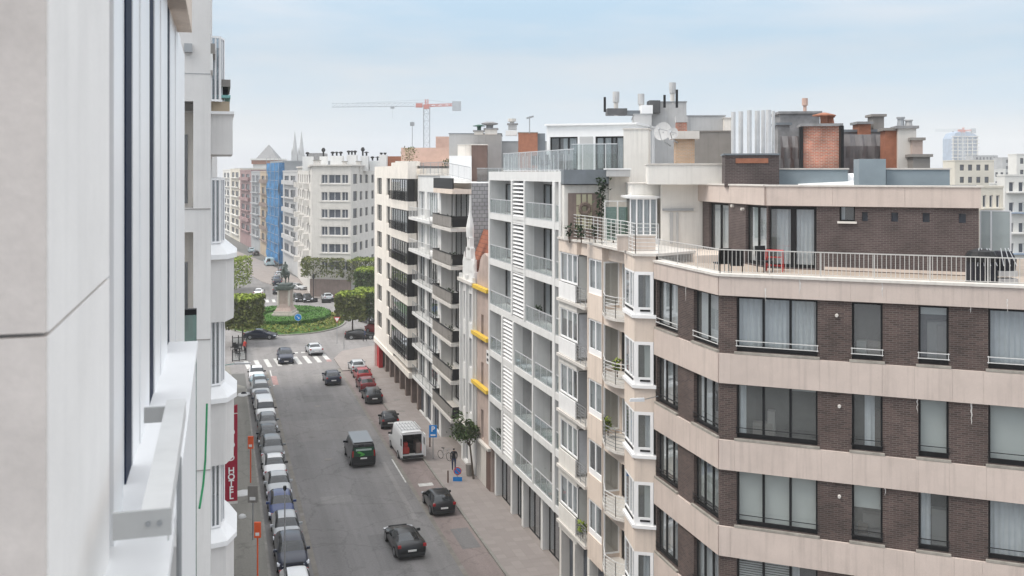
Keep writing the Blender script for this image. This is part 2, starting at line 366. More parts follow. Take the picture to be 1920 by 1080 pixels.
def room(mb, fr, u0, u1, z0, z1, n0, depth, m=0):               # the space behind a window
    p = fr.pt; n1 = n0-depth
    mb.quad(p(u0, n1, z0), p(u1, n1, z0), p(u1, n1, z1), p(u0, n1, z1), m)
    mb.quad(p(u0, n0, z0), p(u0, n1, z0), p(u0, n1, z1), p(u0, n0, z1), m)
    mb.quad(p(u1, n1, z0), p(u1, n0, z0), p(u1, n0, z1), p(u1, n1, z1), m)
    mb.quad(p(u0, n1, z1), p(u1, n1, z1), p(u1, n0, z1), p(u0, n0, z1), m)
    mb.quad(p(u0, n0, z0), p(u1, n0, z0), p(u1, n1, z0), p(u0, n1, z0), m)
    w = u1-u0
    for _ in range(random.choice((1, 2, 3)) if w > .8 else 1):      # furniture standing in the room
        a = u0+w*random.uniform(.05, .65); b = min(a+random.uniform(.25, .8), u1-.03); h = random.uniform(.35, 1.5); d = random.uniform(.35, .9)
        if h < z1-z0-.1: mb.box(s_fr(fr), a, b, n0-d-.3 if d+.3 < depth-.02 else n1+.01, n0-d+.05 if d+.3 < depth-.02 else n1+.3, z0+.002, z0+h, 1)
def drape(par, fr, u0, u1, z0, z1, n, kind):
    mb = MB()
    if kind == 'blind':
        mb.box(fr, u0, u1, n-.02, n, z0, z1); return mb.build('roller_blind', 'blind', par)
    if kind == 'slatted':
        k = int((z1-z0)/.09)
        for q in range(k): mb.box(fr, u0, u1, n-.03, n, z0+q*(z1-z0)/k+.02, z0+(q+.75)*(z1-z0)/k)
        return mb.build('slatted_blind', 'blind', par)
    k = max(4, int((u1-u0)/.06)); ph = random.random()*6
    pts = [(u0+(u1-u0)*i/k, n + .035*math.sin(i*1.9+ph)+.015*math.sin(i*.7+ph)) for i in range(k+1)]
    for i in range(k):
        (a, na), (b, nb) = pts[i], pts[i+1]
        mb.quad(fr.pt(a, na, z0), fr.pt(b, nb, z0), fr.pt(b, nb, z1), fr.pt(a, na, z1))
    return mb.build('curtain', 'curtain' if kind != 'net' else 'net_curtain', par, smooth=True)
def window(par, rooms, fr, u0, u1, z0, z1, cols=2, rows=(), inset=.14, fw=.06, fmat='dark_frame', gmat='glass', drapes=(), sill=None, rail=None, rdepth=1.4, name='window', fd=.07, n=0., low=None):
    """frame > panes, curtains, sill, rail.  cols: number or list of fractions; drapes: (kind, f0, f1, g0, g1)"""
    nn = n-inset; mb = MB()
    mb.box(fr, u0, u0+fw, nn-fd, nn, z0, z1); mb.box(fr, u1-fw, u1, nn-fd, nn, z0, z1)
    mb.box(fr, u0+fw, u1-fw, nn-fd, nn, z1-fw, z1); lo = low or fw
    mb.box(fr, u0+fw, u1-fw, nn-fd, nn, z0, z0+lo)
    fr_ = [i/cols for i in range(1, cols)] if isinstance(cols, int) else list(cols)
    edges = [u0+fw] + [u0+(u1-u0)*q for q in fr_] + [u1-fw]
    for q in edges[1:-1]: mb.box(fr, q-fw*.6, q+fw*.6, nn-fd, nn+.006, z0+lo, z1-fw)
    ze = [z0+lo] + [z0+(z1-z0)*q for q in rows] + [z1-fw]
    for q in ze[1:-1]: mb.box(fr, u0+fw, u1-fw, nn-fd+.004, nn-.004, q-fw*.4, q+fw*.4)
    o = mb.build(name, fmat, par)
    for i in range(len(edges)-1):
        a = edges[i]+(fw*.6 if i else 0); b = edges[i+1]-(fw*.6 if i < len(edges)-2 else 0)
        for j in range(len(ze)-1):
            c = ze[j]+(fw*.4 if j else 0); d = ze[j+1]-(fw*.4 if j < len(ze)-2 else 0)
            g = MB(); g.quad(fr.pt(a, nn-fd/2, c), fr.pt(b, nn-fd/2, c), fr.pt(b, nn-fd/2, d), fr.pt(a, nn-fd/2, d)); g.build('pane', gmat, o)
    for dr in drapes:
        k, f0, f1, g0, g1 = dr
        drape(o, fr, u0+fw/2+(u1-u0-fw)*f0, u0+fw/2+(u1-u0-fw)*f1, z0+lo*.7+(z1-z0-fw)*g0, z0+lo*.7+(z1-z0-lo)*g1, nn-fd-.10, k)
    if sill: 
        s = MB(); s.box(fr, u0-.08, u1+.08, -inset+n, n+.10, z0-.09, z0-.002); s.build('sill', sill, o)
    if rail:
        s = MB(); zz = (.22, .42) if isinstance(rail, str) else rail[1]; rm = rail if isinstance(rail, str) else rail[0]
        for q in zz: s.bar(fr.pt(u0-.03, n+.04, z0+q), fr.pt(u1+.03, n+.04, z0+q), .018)
        for q in (u0+.01, u1-.01): s.bar(fr.pt(q, n+.04, z0+zz[0]-.03), fr.pt(q, n+.04, z0+zz[-1]+.03), .014); s.bar(fr.pt(q, n+.04, z0+zz[0]), fr.pt(q, nn, z0+zz[0]), .012)
        s.build('guard_rail', rm, o)
    if rooms is not None: room(rooms, fr, u0+.003, u1-.003, z0+.003, z1-.003, nn-fd-.003, rdepth)
    return o
def rdrape(p=.75, kinds=('curtain', 'net', 'curtain', 'blind')):
    if random.random() > p: return ()
    k = random.choice(kinds)
    if k == 'blind': return ((k, 0, 1, random.choice((0, .3, .5, .6)), 1),)
    c = random.random()
    if c < .5: return ((k, 0, 1, 0, 1),)
    if c < .75: return ((k, 0, .38, 0, 1), (k, .7, 1, 0, 1))
    return ((k, 0, .5, 0, 1),)
def railing(par, pts, h=1.05, step=.14, r=.011, m='rail_metal', name='railing', posts=1.6, base=.1, top=.03):
    """pts: list of 3D points along the foot"""
    mb = MB()
    for p, q in zip(pts, pts[1:]):
        p = Vector(p); q = Vector(q); L = (q-p).length; k = max(1, int(L/step))
        for dz, rr in ((h, top), (base, .016)): mb.bar(p+Vector((0, 0, dz)), q+Vector((0, 0, dz)), rr)
        for i in range(1, k): c = p.lerp(q, i/k); mb.bar(c+Vector((0, 0, base)), c+Vector((0, 0, h)), r)
        kp = max(1, round(L/posts))
        for i in range(kp+1): c = p.lerp(q, i/kp); mb.bar(c, c+Vector((0, 0, h)), .024)
    return mb.build(name, m, par)
def hrailing(par, pts, h=1.05, n=6, m='white_metal', name='railing', posts=.8, r=.016):
    mb = MB()
    for p, q in zip(pts, pts[1:]):
        p = Vector(p); q = Vector(q); L = (q-p).length
        for i in range(n): mb.bar(p+Vector((0, 0, h*(i+1)/n)), q+Vector((0, 0, h*(i+1)/n)), r if i < n-1 else r*1.5)
        kp = max(1, round(L/posts))
        for i in range(kp+1): c = p.lerp(q, i/kp); mb.bar(c, c+Vector((0, 0, h)), .022)
    return mb.build(name, m, par)
def glassrail(par, fr, u0, u1, n, z0, z1, k=1, g='glass_rail', m='alu', name='glass_balustrade'):
    mb = MB(); mb.box(fr, u0, u1, n-.03, n+.03, z1, z1+.045); mb.box(fr, u0, u1, n-.015, n+.015, z0, z0+.05)
    for i in range(1, k): q = u0+(u1-u0)*i/k; mb.box(fr, q-.02, q+.02, n-.02, n+.02, z0+.05, z1)
    o = mb.build(name, m, par)
    for i in range(k):
        a = u0+(u1-u0)*i/k; b = u0+(u1-u0)*(i+1)/k; d = .02
        q = MB(); q.box(fr, a+d, b-d, n-.006, n+.006, z0+.052, z1-.002); q.build('glass_panel', g, o)
    return o
def shell(mb, fr, u0, u1, depth, z0, z1, m=0, front=False):     # sides, back and roof of a building
    p = fr.pt
    mb.quad(p(u1, 0, z0), p(u1, -depth, z0), p(u1, -depth, z1), p(u1, 0, z1), m)
    mb.quad(p(u0, -depth, z0), p(u0, 0, z0), p(u0, 0, z1), p(u0, -depth, z1), m)
    mb.quad(p(u1, -depth, z0), p(u0, -depth, z0), p(u0, -depth, z1), p(u1, -depth, z1), m)
    mb.quad(p(u0, 0, z1), p(u1, 0, z1), p(u1, -depth, z1), p(u0, -depth, z1), m)
    if front: mb.quad(p(u0, 0, z0), p(u1, 0, z0), p(u1, 0, z1), p(u0, 0, z1), m)
def simple_windows(par, fr, rects, inset=.2, fmat='white_pvc', cols=2, gmat='glass_far', fw=.07):
    """far windows: a frame part with its pane"""
    for (a, b, c, d) in rects:
        mb = MB(); nn = -inset
        mb.box(fr, a, a+fw, nn-.05, nn, c, d); mb.box(fr, b-fw, b, nn-.05, nn, c, d)
        mb.box(fr, a+fw, b-fw, nn-.05, nn, c, c+fw); mb.box(fr, a+fw, b-fw, nn-.05, nn, d-fw, d)
        for i in range(1, cols): q = a+(b-a)*i/cols; mb.box(fr, q-fw/2, q+fw/2, nn-.05, nn+.005, c+fw, d-fw)
        o = mb.build('window', fmat, par)
        g = MB(); g.quad(fr.pt(a+fw, nn-.03, c+fw), fr.pt(b-fw, nn-.03, c+fw), fr.pt(b-fw, nn-.03, d-fw), fr.pt(a+fw, nn-.03, d-fw)); g.build('pane', 'far_window', o)
def block(label, fr, w, depth, z0, z1, wmat, rects=(), cat='building', name='apartment_building', group=None, fmat='white_pvc', cols=2, side=(), parapet=.25, sidefm=None):
    b = thing(name, label, cat, fr.pt(w/2, -depth/2, z0), group)
    mb = MB(); wall(mb, fr, 0, w, z0, z1, rects, .25)
    sfr = Fr(fr.pt(w, 0, 0), -fr.N)
    p = fr.pt
    wall(mb, sfr, 0, depth, z0, z1, side, .25)
    mb.quad(p(0, -depth, z0), p(0, 0, z0), p(0, 0, z1), p(0, -depth, z1)); mb.quad(p(w, -depth, z0), p(0, -depth, z0), p(0, -depth, z1), p(w, -depth, z1))
    mb.build('wall', wmat, b)
    rf = MB(); rf.quad(p(0, 0, z1-.02), p(w, 0, z1-.02), p(w, -depth, z1-.02), p(0, -depth, z1-.02)); 
    rf.build('flat_roof', 'bitumen', b)
    if parapet:
        q = MB(); q.box(fr, -.06, w+.06, -.3, .08, z1, z1+parapet); q.box(fr, w-.3, w+.08, -depth, -.3, z1, z1+parapet); q.box(fr, -.08, .3, -depth, -.3, z1, z1+parapet)
        q.build('parapet', wmat, b)
    simple_windows(b, fr, rects, fmat=fmat, cols=cols)
    simple_windows(b, sfr, side, fmat=sidefm or fmat, cols=cols)
    return b
XF = lambda Y: Fr((0, Y), (1, 0))                                # a plane facing the camera at distance Y
def chimney(label, px0, px1, py0, py1, Y, m, depth=1.2, cap='kerb', capo=.12, caph=.14, pots=(), rot=0., name='chimney', zb=None, group=None, potm='terracotta'):
    """a chimney stack: stack, cap and pots.  pots: (fraction, radius, height, material)"""
    x0 = (px0-CX)/F*Y; x1 = (px1-CX)/F*Y; z0 = Zat(py1, Y) if zb is None else zb; z1 = Zat(py0, Y)
    fr = Fr((x0, Y), (math.cos(rot), math.sin(rot))); w = x1-x0
    c = thing(name, label, 'chimney', fr.pt(w/2, -depth/2, z0), group)
    mb = MB(); mb.box(fr, 0, w, -depth, 0, z0, z1-caph); mb.build('stack', m, c)
    if cap: mb = MB(); mb.box(fr, -capo, w+capo, -depth-capo, capo, z1-caph, z1); mb.build('cap', cap, c)
    for f, r, h, pm in pots:
        q = fr.pt(w*f, -depth/2, z1); mb = MB(); mb.lathe(q[0], q[1], [(r, z1), (r*.85, z1+h*.6), (r*.85, z1+h*.8), (r*1.1, z1+h*.82), (r*1.1, z1+h)], 10); mb.build('chimney_pot', pm, c)
    return c
def cowl(par_c, px, py0, py1, Y, r=.2, m='grey_metal', kind=0, zb=None):
    """rotating cowl on a pipe, part of a chimney"""
    x = (px-CX)/F*Y; z0 = Zat(py1, Y) if zb is None else zb; z1 = Zat(py0, Y); h = z1-z0; mb = MB()
    mb.cyl(x, Y+.5, z0, z0+h*.55, r*.45)
    if kind == 0: mb.lathe(x, Y+.5, [(r*.5, z0+h*.5), (r, z0+h*.62), (r*1.05, z0+h*.8), (r*.5, z1)], 10)
    elif kind == 1: mb.lathe(x, Y+.5, [(r*.5, z0+h*.5), (r*.5, z0+h*.7), (r*1.4, z0+h*.72), (r*1.4, z0+h*.8), (r*.2, z1)], 8)
    else: mb.lathe(x, Y+.5, [(r*.8, z0+h*.45), (r*.8, z1)], 8)
    return mb.build('chimney_cowl', m, par_c)
# ---------------------------------------------------------------- ground, road, pavements
def struct(name, mb, m, **k): return mb.build(name, m, None, kind='structure', **k)
def sheet(name, ab, z, m, skirt=.0):
    pts = [S(a, b) for a, b in ab]
    ar = sum(p.x*q.y-q.x*p.y for p, q in zip(pts, pts[1:]+pts[:1]))
    if ar < 0: pts.reverse()
    mb = MB()
    if skirt: mb.prism(pts, 0.0, z)
    else: mb.v = [(p.x, p.y, z) for p in pts]; mb.f = [tuple(range(len(pts)))]; mb.m = [0]
    return struct(name, mb, m)
g = MB(); g.quad((-1450, -50, 0), (1450, -50, 0), (1450, 1480, 0), (-1450, 1480, 0)); struct('ground', g, 'city_ground')
sheet('road', [(2, 5.6), (120, 5.6), (120, 13.7), (2, 13.7)], .004, 'asphalt')
sheet('road', [(120, -20), (205, -20), (205, 60), (120, 60)], .005, 'asphalt_patch')
sheet('road', [(88, 5.7), (95.6, 5.7), (95.6, 13.6), (88, 13.6)], .008, 'asphalt_patch')
sheet('parking_strip', [(2, 2.9), (120, 2.9), (120, 5.3), (2, 5.3)], .004, 'asphalt')
sheet('parking_strip', [(2, 13.98), (118, 13.98), (118, 16.0), (2, 16.0)], .004, 'parking_paving')
for b0, b1 in ((5.3, 5.6), (13.7, 13.98)): sheet('gutter', [(2, b0), (120, b0), (120, b1), (2, b1)], .006, 'gutter')
sheet('pavement', [(2, 16.15), (118, 16.15), (118, 14.0), (126, 13.9), (131, 15.5), (133.5, 19.5), (133.5, 25), (128, 60), (2, 60)], .12, 'pavement_tile', 1)
sheet('pavement', [(2, -10), (2, 2.75), (112, 2.75), (114, 1.6), (124, 1.2), (131, -3), (134, -10)], .12, 'pavement_grey', 1)
for nm, b0, b1, a1 in (('kerb', 2.75, 2.9, 112), ('kerb', 16.0, 16.15, 118)):
    k = MB(); a = 2.0
    while a < a1-1: 
        q = [S(a, b0), S(a, b1), S(a+.985, b1), S(a+.985, b0)]; k.prism(q, .0, .125 + .003*random.random()); a += 1
    k.build('kerb', 'kerb', None, kind='structure')
# pavement slabs that can be told apart near the camera (right pavement): joined slabs
k = MB(); a = 48.
while a < 112:
    b = 16.2
    while b < 19.2:
        w = .58; z = .124 + random.random()*.008
        q = [S(a, b), S(a, b+w), S(a+.58, b+w), S(a+.58, b)]; k.quad(*[(p.x, p.y, z) for p in q]); b += .6
    a += .6
k.build('paving_slab', 'slab_mix', None, kind='structure')
for (a, b, l, w, m) in ((58, 9.2, 6, 1.1, 'patch_dark'), (71, 7.0, 1.6, 2.2, 'patch_light'), (80, 11.2, 9, .7, 'patch_dark'), (66, 12.6, 14, .35, 'patch_light'), (103, 8.4, 3, 3.2, 'patch_dark'), (112, 10.4, 5, 1.4, 'patch_light'), (60, 14.6, 3.6, 1.2, 'patch_dark'), (68.5, 14.3, 2.4, 1.6, 'patch_light'), (52, 14.4, 2.0, 1.3, 'patch_dark')):
    sheet('road_patch', [(a, b), (a+l, b), (a+l, b+w), (a, b+w)], .0105 + .0002*int(a % 7), m)
k = MB()
for a in (57, 69, 81, 93, 105):
    for b in (5.35, 13.72): q = [S(a, b), S(a, b+.26), S(a+.5, b+.26), S(a+.5, b)]; k.quad(*[(p.x, p.y, .012) for p in q])
k.build('drain_grate', 'dark_grey_render', None, kind='structure')
# painted markings
mk = MB()
def stripe(a0, a1, b0, b1, z=.010, sk=0.):
    q = [S(a0, b0), S(a0, b1), S(a1, b1+sk), S(a1, b0+sk)]; mk.quad(*[(p.x, p.y, z) for p in q])
for i in range(9): stripe(122.6+i*.25, 127.8+i*.25, 3.2+i*1.22, 3.75+i*1.22, sk=-.3)
for i in range(4): stripe(131.5, 132.3, 7.6+i*.9, 8.1+i*.9)
for i in range(12): stripe(184+i*.1, 188+i*.1, -1+i*1.15, -.45+i*1.15)
stripe(112, 121, 5.75, 5.87); stripe(74.2, 80.5, 13.55, 13.66); stripe(72.9, 73.6, 14.4, 15.5); stripe(236, 237, -6, 8)
mk.build('road_marking', 'road_paint', None, kind='structure')
mk = MB(); stripe(112.5, 117.5, 5.75, 6.35, .011); stripe(124.5, 126, 12.9, 13.5, .011); mk.build('road_marking', 'worn_red_paint', None, kind='structure')
mh = MB()
for a, b in ((82, 8.6), (101, 9.5), (64.5, 11.2), (90, 17.4), (96, 17.2), (101, 17.6)):
    p = S(a, b); mh.lathe(p.x, p.y, [(.34, .0), (.34, .018 if b < 14 else .135)], 14)
mh.build('manhole_cover', 'dark_grey_render', None, kind='structure')
# far street running on behind the square
FS = [(-40.9+6, 186), (-52, 215), (-70, 256), (-112, 345), (-160, 450)]
def offpoly(off):
    out = []
    for i, (x, y) in enumerate(FS):
        a = Vector(FS[max(i-1, 0)]); b = Vector(FS[min(i+1, len(FS)-1)]); d = (b-a).normalized(); n = Vector((-d.y, d.x)); out.append((x+n.x*off, y+n.y*off))
    return out
def strip(name, o0, o1, z, m, skirt=0):
    A_ = offpoly(o0); B_ = offpoly(o1); mb = MB()
    for i in range(len(FS)-1):
        if skirt: mb.prism([A_[i], A_[i+1], B_[i+1], B_[i]], 0, z, cap=True)
        else: mb.quad((*A_[i], z), (*A_[i+1], z), (*B_[i+1], z), (*B_[i], z))
    struct(name, mb, m)
strip('road', 2.6, 17, .009, 'asphalt'); strip('pavement', -6, 2.6, .12, 'pavement_tile', 1); strip('pavement', 17, 24, .12, 'pavement_grey', 1)

# ---------------------------------------------------------------- brown brick corner building (right)
fG = Fr((8.116, 38.5), (.9226, -.386)); W0 = Vector((6.49, 44.5)); C0 = Vector((8.116, 38.5))
fL = Fr(W0, C0-W0); wL = (C0-W0).length; wG = 17.0
bG = thing('brick_apartment_building', 'brown brick corner apartment building with pink concrete bands and dark window frames', 'apartment building', (14, 44, 0))
PZ = 3.36
bands = [(18.75, 19.5)] + [(15.34-PZ*k, 16.5-PZ*k) for k in range(5)]
rowsG = [(16.5-PZ*k, 18.75-PZ*k) for k in range(6)]
rooms = MB(); brick = MB()
def u_(px): return fG.u(px)
def ul_(px): return fL.u(px)
trip, mid1, mid2, last = (u_(1381), u_(1533)), (u_(1597), u_(1655)), (u_(1722), u_(1779)), (u_(1853), u_(1853)+2.75)
l1, l2 = (ul_(1231.5), ul_(1271)), (ul_(1301), ul_(1347))
zlow = rowsG[-1][0]
holes = [(a, b, z0+.10, z1-.03) for (z0, z1) in rowsG for (a, b) in (trip, mid1, mid2, last, (12.2, 13.6))]
wall(brick, fG, 0, wG, 0, 19.3, holes, .16)
hl = [(a, b, z0+.10, z1-.03) for (z0, z1) in rowsG for (a, b) in (l1, l2)]
wall(brick, fL, 0, wL, 0, 19.3, hl, .16)
brick.build('brick_wall', 'brown_brick', bG)
curt = {0: {'t': (('net', 0, 1, 0, 1),), 'a': (), 'b': (('blind', 0, 1, .8, 1),), 'c': (('net', 0, 1, 0, 1),), 'l': (('net', 0, 1, 0, 1),)},
        1: {'t': (('curtain', 0, .10, 0, 1), ('blind', .68, 1, .9, 1)), 'a': (('curtain', .4, .75, 0, 1),), 'b': (('blind', 0, 1, 0, 1),), 'c': (('blind', 0, .5, 0, 1),), 'l': (('curtain', 0, .5, 0, 1), ('curtain', .8, 1, 0, 1))},
        2: {'t': (('blind', 0, .32, 0, 1), ('blind', .33, .66, 0, 1), ('blind', .67, 1, 0, 1)), 'a': (('blind', 0, 1, .52, 1),), 'b': (('curtain', 0, .4, 0, 1),), 'c': (('curtain', 0, .48, 0, 1), ('blind', .5, 1, 0, 1)), 'l': (('blind', 0, 1, .1, 1),)},
        3: {'t': (('slatted', 0, .66, .1, 1), ('curtain', .67, .78, 0, 1)), 'a': (('curtain', 0, .3, 0, 1),), 'b': (), 'c': (('blind', 0, 1, .3, 1),), 'l': (('net', 0, 1, 0, 1),)},
        4: {'t': (('net', 0, 1, 0, 1),), 'a': (), 'b': (('curtain', 0, 1, 0, 1),), 'c': (), 'l': ()}, 5: {'t': (), 'a': (), 'b': (), 'c': (), 'l': ()}}
for k, (z0, z1) in enumerate(rowsG):
    a, b = z0+.10, z1-.03; rl = 'white_metal' if k == 0 else 'black_metal'; cc = curt[k]
    kw = dict(sill='sill_stone', rail=rl, fw=.075, low=.16 if k else .2)
    window(bG, rooms, fG, trip[0], trip[1], a, b, 3, drapes=cc['t'], **kw)
    window(bG, rooms, fG, mid1[0], mid1[1], a, b, 1, drapes=cc['a'], **kw)
    window(bG, rooms, fG, mid2[0], mid2[1], a, b, 1, drapes=cc['b'], **kw)
    window(bG, rooms, fG, last[0], last[1], a, b, 2 if k else 1, drapes=cc['c'], **kw)
    window(bG, rooms, fL, l1[0], l1[1], a, b, 2 if k == 0 else 3, drapes=cc['l'], **kw)
    window(bG, rooms, fL, l2[0], l2[1], a, b, 2 if k == 0 else 3, drapes=cc['l'], **kw)
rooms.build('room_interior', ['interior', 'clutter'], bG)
# concrete band panels, each a piece
brG = [-.10, u_(1376), u_(1540), u_(1593), u_(1658), u_(1718), u_(1785), u_(1848), u_(1958), 12.2, 14.6, wG]
brL = [0, ul_(1270), ul_(1299), wL-.0]
for bi, (z0, z1) in enumerate(bands):
    jit = [0]+[random.uniform(-.12, .12) for _ in brG[1:-1]]+[0]
    for fr, br, cnr in ((fG, [q+j for q, j in zip(brG, jit)], 'l'), (fL, brL, 'r')):
        for i in range(len(br)-1):
            mb = MB(); g2 = .002; n1 = .10 + random.uniform(0, .004)
            a, b = br[i]+g2, br[i+1]-g2
            if cnr == 'r' and i == len(br)-2: b = wL+.02
            if cnr == 'l' and i == 0: a = -.02
            mb.box(fr, a, b, .003, n1, z0+.003, z1-.003)
            mb.build('concrete_panel', 'panel_concrete', bG)
mb = MB(); mb.box(fG, -.10, wG, -.35, .16, 19.5, 19.60); mb.box(fL, 0, wL+.04, -.35, .158, 19.5, 19.598); mb.build('coping', 'coping_stone', bG)
# terrace floor, penthouse
cpt = lambda fr, u, n=0: Vector(fr.pt(u, n, 0)[:2])
poly = [cpt(fL, 0, -.3), cpt(fG, 0, -.3), cpt(fG, wG, -.3), cpt(fG, wG, -16), cpt(fL, -8, -2.0)]
mb = MB(); mb.prism(poly, 19.1, 19.36); mb.build('terrace_floor', 'terrace_tile', bG)
mb = MB(); u = .4
while u < 12:                                                     # front row of terrace tiles
    mb.box(fG, u, u+.98, -1.3, -.36, 19.36, 19.385+.008*random.random()); u += 1.0
mb.build('terrace_tile', 'terrace_tile', bG, kind='stuff')
PF = Vector((11.13, 43.1)); PR = Vector((18.74, 39.6)); PB = Vector((9.60, 49.7))
fP = Fr(PF, PR-PF); wP = (PR-PF).length; fQ = Fr(PB, PF-PB); wQ = (PF-PB).length
zt, zb, ze = 22.10, 19.36, 22.93
fP.P = PF
d1 = (fP.u(1440), fP.u(1487), fP.u(1531)); sw = (fP.u(1574), fP.u(1603)); q1 = (fQ.u(1398), fQ.u(1437)); q2 = (fQ.u(1329), fQ.u(1366))
vents = [(fP.u(a), fP.u(b)) for a, b in ((1616, 1627), (1671, 1684), (1730, 1743), (1798, 1811))]
zs0, zs1 = fP.z(1588, 415), fP.z(1588, 386)
hs = [(d1[0], d1[2], zb+.05, zt-.04), (sw[0], sw[1], zs0, zs1)] + [(a, b, fP.z(1640, 415), fP.z(1640, 398)) for a, b in vents]
mb = MB(); wall(mb, fP, 0, wP, zb, zt, hs, .2); wall(mb, fQ, 0, wQ, zb, zt, [(q1[0], wQ-.03, zb+.05, zt-.04), (q2[0], q2[1], zb+.05, zt-.04)], .2)
pr = Fr(PR, -fP.N); mb.quad(pr.pt(0, 0, zb), pr.pt(7, 0, zb), pr.pt(7, 0, zt), pr.pt(0, 0, zt)); mb.build('penthouse_wall', 'brown_brick_small', bG)
mb = MB()
for a, b in vents: mb.quad(fP.pt(a, -.18, zt-1.2), fP.pt(b, -.18, zt-1.2), fP.pt(b, -.18, zt-.2), fP.pt(a, -.18, zt-.2))
mb.build('vent_grille', 'far_window', bG)
rooms = MB()
window(bG, rooms, fP, d1[0], d1[1], zb+.05, zt-.04, 1, drapes=(('net', .15, 1, 0, 1),), name='terrace_door', fw=.12, low=.15)
window(bG, rooms, fP, d1[1], d1[2], zb+.05, zt-.04, 1, drapes=(('net', 0, 1, 0, 1),), name='terrace_door', fw=.12, low=.15)
window(bG, rooms, fQ, q1[0], wQ-.03, zb+.05, zt-.04, 2, drapes=(('curtain', 0, 1, 0, 1),), name='terrace_door', fw=.09, low=.15)
window(bG, rooms, fQ, q2[0], q2[1], zb+.05, zt-.04, 2, drapes=(('net', 0, 1, 0, 1),), name='terrace_door', fw=.10, low=.15)
window(bG, rooms, fP, sw[0], sw[1], zs0, zs1, 1, drapes=(('curtain', 0, .3, 0, 1),), sill='coping_stone', fw=.06)
rooms.build('room_interior', ['interior', 'clutter'], bG)
# penthouse fascia panels
for fr, br in ((fP, [0, fP.u(1562), fP.u(1697), wP+.08]), (fQ, [-.0, fQ.u(1325), fQ.u(1380), wQ])):
    for a, b in zip(br, br[1:]): mb = MB(); mb.box(fr, a+.004, b-.004, -.4, .12+random.uniform(0, .004), zt+.002, ze); mb.build('concrete_panel', 'panel_concrete', bG)
mb = MB(); mb.box(fQ, -3.2, -.004, -.4, .10, zt+.002, ze); mb.build('concrete_panel', 'panel_concrete', bG); mb = MB(); mb.box(fQ, -3.2, 0, -2.5, -.41, zt+.2, ze); mb.build('concrete_panel', 'panel_concrete', bG)
mb = MB(); mb.box(fP, -.06, wP+.15, -.45, .17, ze+.002, ze+.07); mb.box(fQ, 0, wQ+.0, -.45, .168, ze+.002, ze+.068); mb.build('coping', 'coping_stone', bG)
mb = MB(); mb.prism([cpt(fQ, 0, -.3), cpt(fQ, wQ, -.3), cpt(fP, wP, -.3), cpt(fP, wP, -12), cpt(fP, -2, -12)], 22.6, 22.9); mb.build('flat_roof', 'bitumen', bG)
# light strip below the wall (white damp course) and wall lamps
mb = MB(); mb.box(fP, fP.u(1545), wP, .002, .03, zb+.03, zb+.16); mb.build('base_strip', 'pink_beige', bG)
mb = MB()
for px, py in ((1569, 591), (1574, 761), (1574, 930)): 
    uu = fG.u(px); z = fG.z(px, py); c = fG.pt(uu, .01, z); d = fG.pt(uu, .12, z-.01); mb.bar(c, d, .062, 0, 12, .055)
mb.build('wall_lamp', 'pale_grey_stone', bG)
mb = MB(); 
for px, py in ((1376, 386), (1395, 392)): uu = fQ.u(px); z = fQ.z(px, py); mb.bar(fQ.pt(uu, .01, z), fQ.pt(uu, .15, z), .07, 0, 8)
mb.build('wall_lamp', 'pale_grey_stone', bG)
# terrace railing (posts and balusters are too thin to pick apart)
n0 = -.12
crn = Vector(fG.pt(-.02, n0, 19.6)); 
railing(bG, [fL.pt(.05, n0, 19.6), tuple(crn), fG.pt(wG, n0, 19.6)], h=.92, step=.155, base=.06, top=.026, r=.013, posts=1.9)
# roof things on the brown building
def rbox(name, px0, px1, py0, py1, Y, depth, m, label=None, cat=None, capm=None, rot=-.2, par=None, zb=None):
    x0 = (px0-CX)/F*Y; x1 = (px1-CX)/F*Y; fr = Fr((x0, Y), (math.cos(rot), math.sin(rot))); w = (x1-x0)
    u1 = fr.u(px1); z1 = Zat(py0, Y); z0 = Zat(py1, Y) if zb is None else zb
    mb = MB(); mb.box(fr, 0, u1, -depth, 0, z0, z1)
    if capm: mb.box(fr, -.05, u1+.05, -depth-.05, .05, z1, z1+.07, 1)
    o = mb.build(name, [m, capm] if capm else m, par)
    if label: tag(o, label, cat)
    return o, fr, u1
o, fr, w = rbox('flue_housing', 1359, 1461, 291, 337, 46.5, 2.2, 'brown_brick_small', rot=-.15, zb=22.85)
tag(o, 'brown brick flue housing carrying seven steel flues on the brick building roof', 'flue housing')
mb = MB(); mb.box(fr, -.06, w+.06, -2.26, .06, Zat(291, 46.5), Zat(291, 46.5)+.08); mb.build('cap', 'lead_roof', o)
mb = MB(); mb.box(fr, .5, w-.5, .002, .04, Zat(306, 46.5), Zat(297, 46.5)); mb.build('brick_opening', 'terracotta', o)
for i, (px, top, wd, dd) in enumerate(((1375, 210, 9.5, .5), (1389, 209, 10, .9), (1405, 207, 10, .45), (1420, 208, 11, .8), (1431, 207, 9, 1.3), (1441, 206, 11, .5), (1450, 208, 7, 1.4))):
    Y = 46.9+dd; x = (px-CX)/F*Y; mb = MB(); r = wd*.43/F*Y
    mb.cyl(x, Y, Zat(291, 46.5)+.08, Zat(top, Y), r, sides=14); mb.build('steel_flue', 'steel', o)
rbox('roof_upstand', 1461, 1590, 318, 345, 47.2, 5, 'blue_grey_box', 'blue grey zinc roof upstand beside the flue housing', 'roof upstand', 'coping_stone', zb=22.85)
rbox('roof_upstand', 1662, 1781, 318, 346, 44.6, 4, 'blue_grey_box', 'long low blue grey zinc upstand at the right end of the brick roof', 'roof upstand', 'coping_stone', zb=22.85)
o, _, _ = rbox('roof_cabinet', 1611, 1661, 298, 347, 44.4, 1.8, 'blue_grey_box', zb=22.85); tag(o, 'square blue grey metal cabinet standing on the brick building roof', 'roof cabinet')
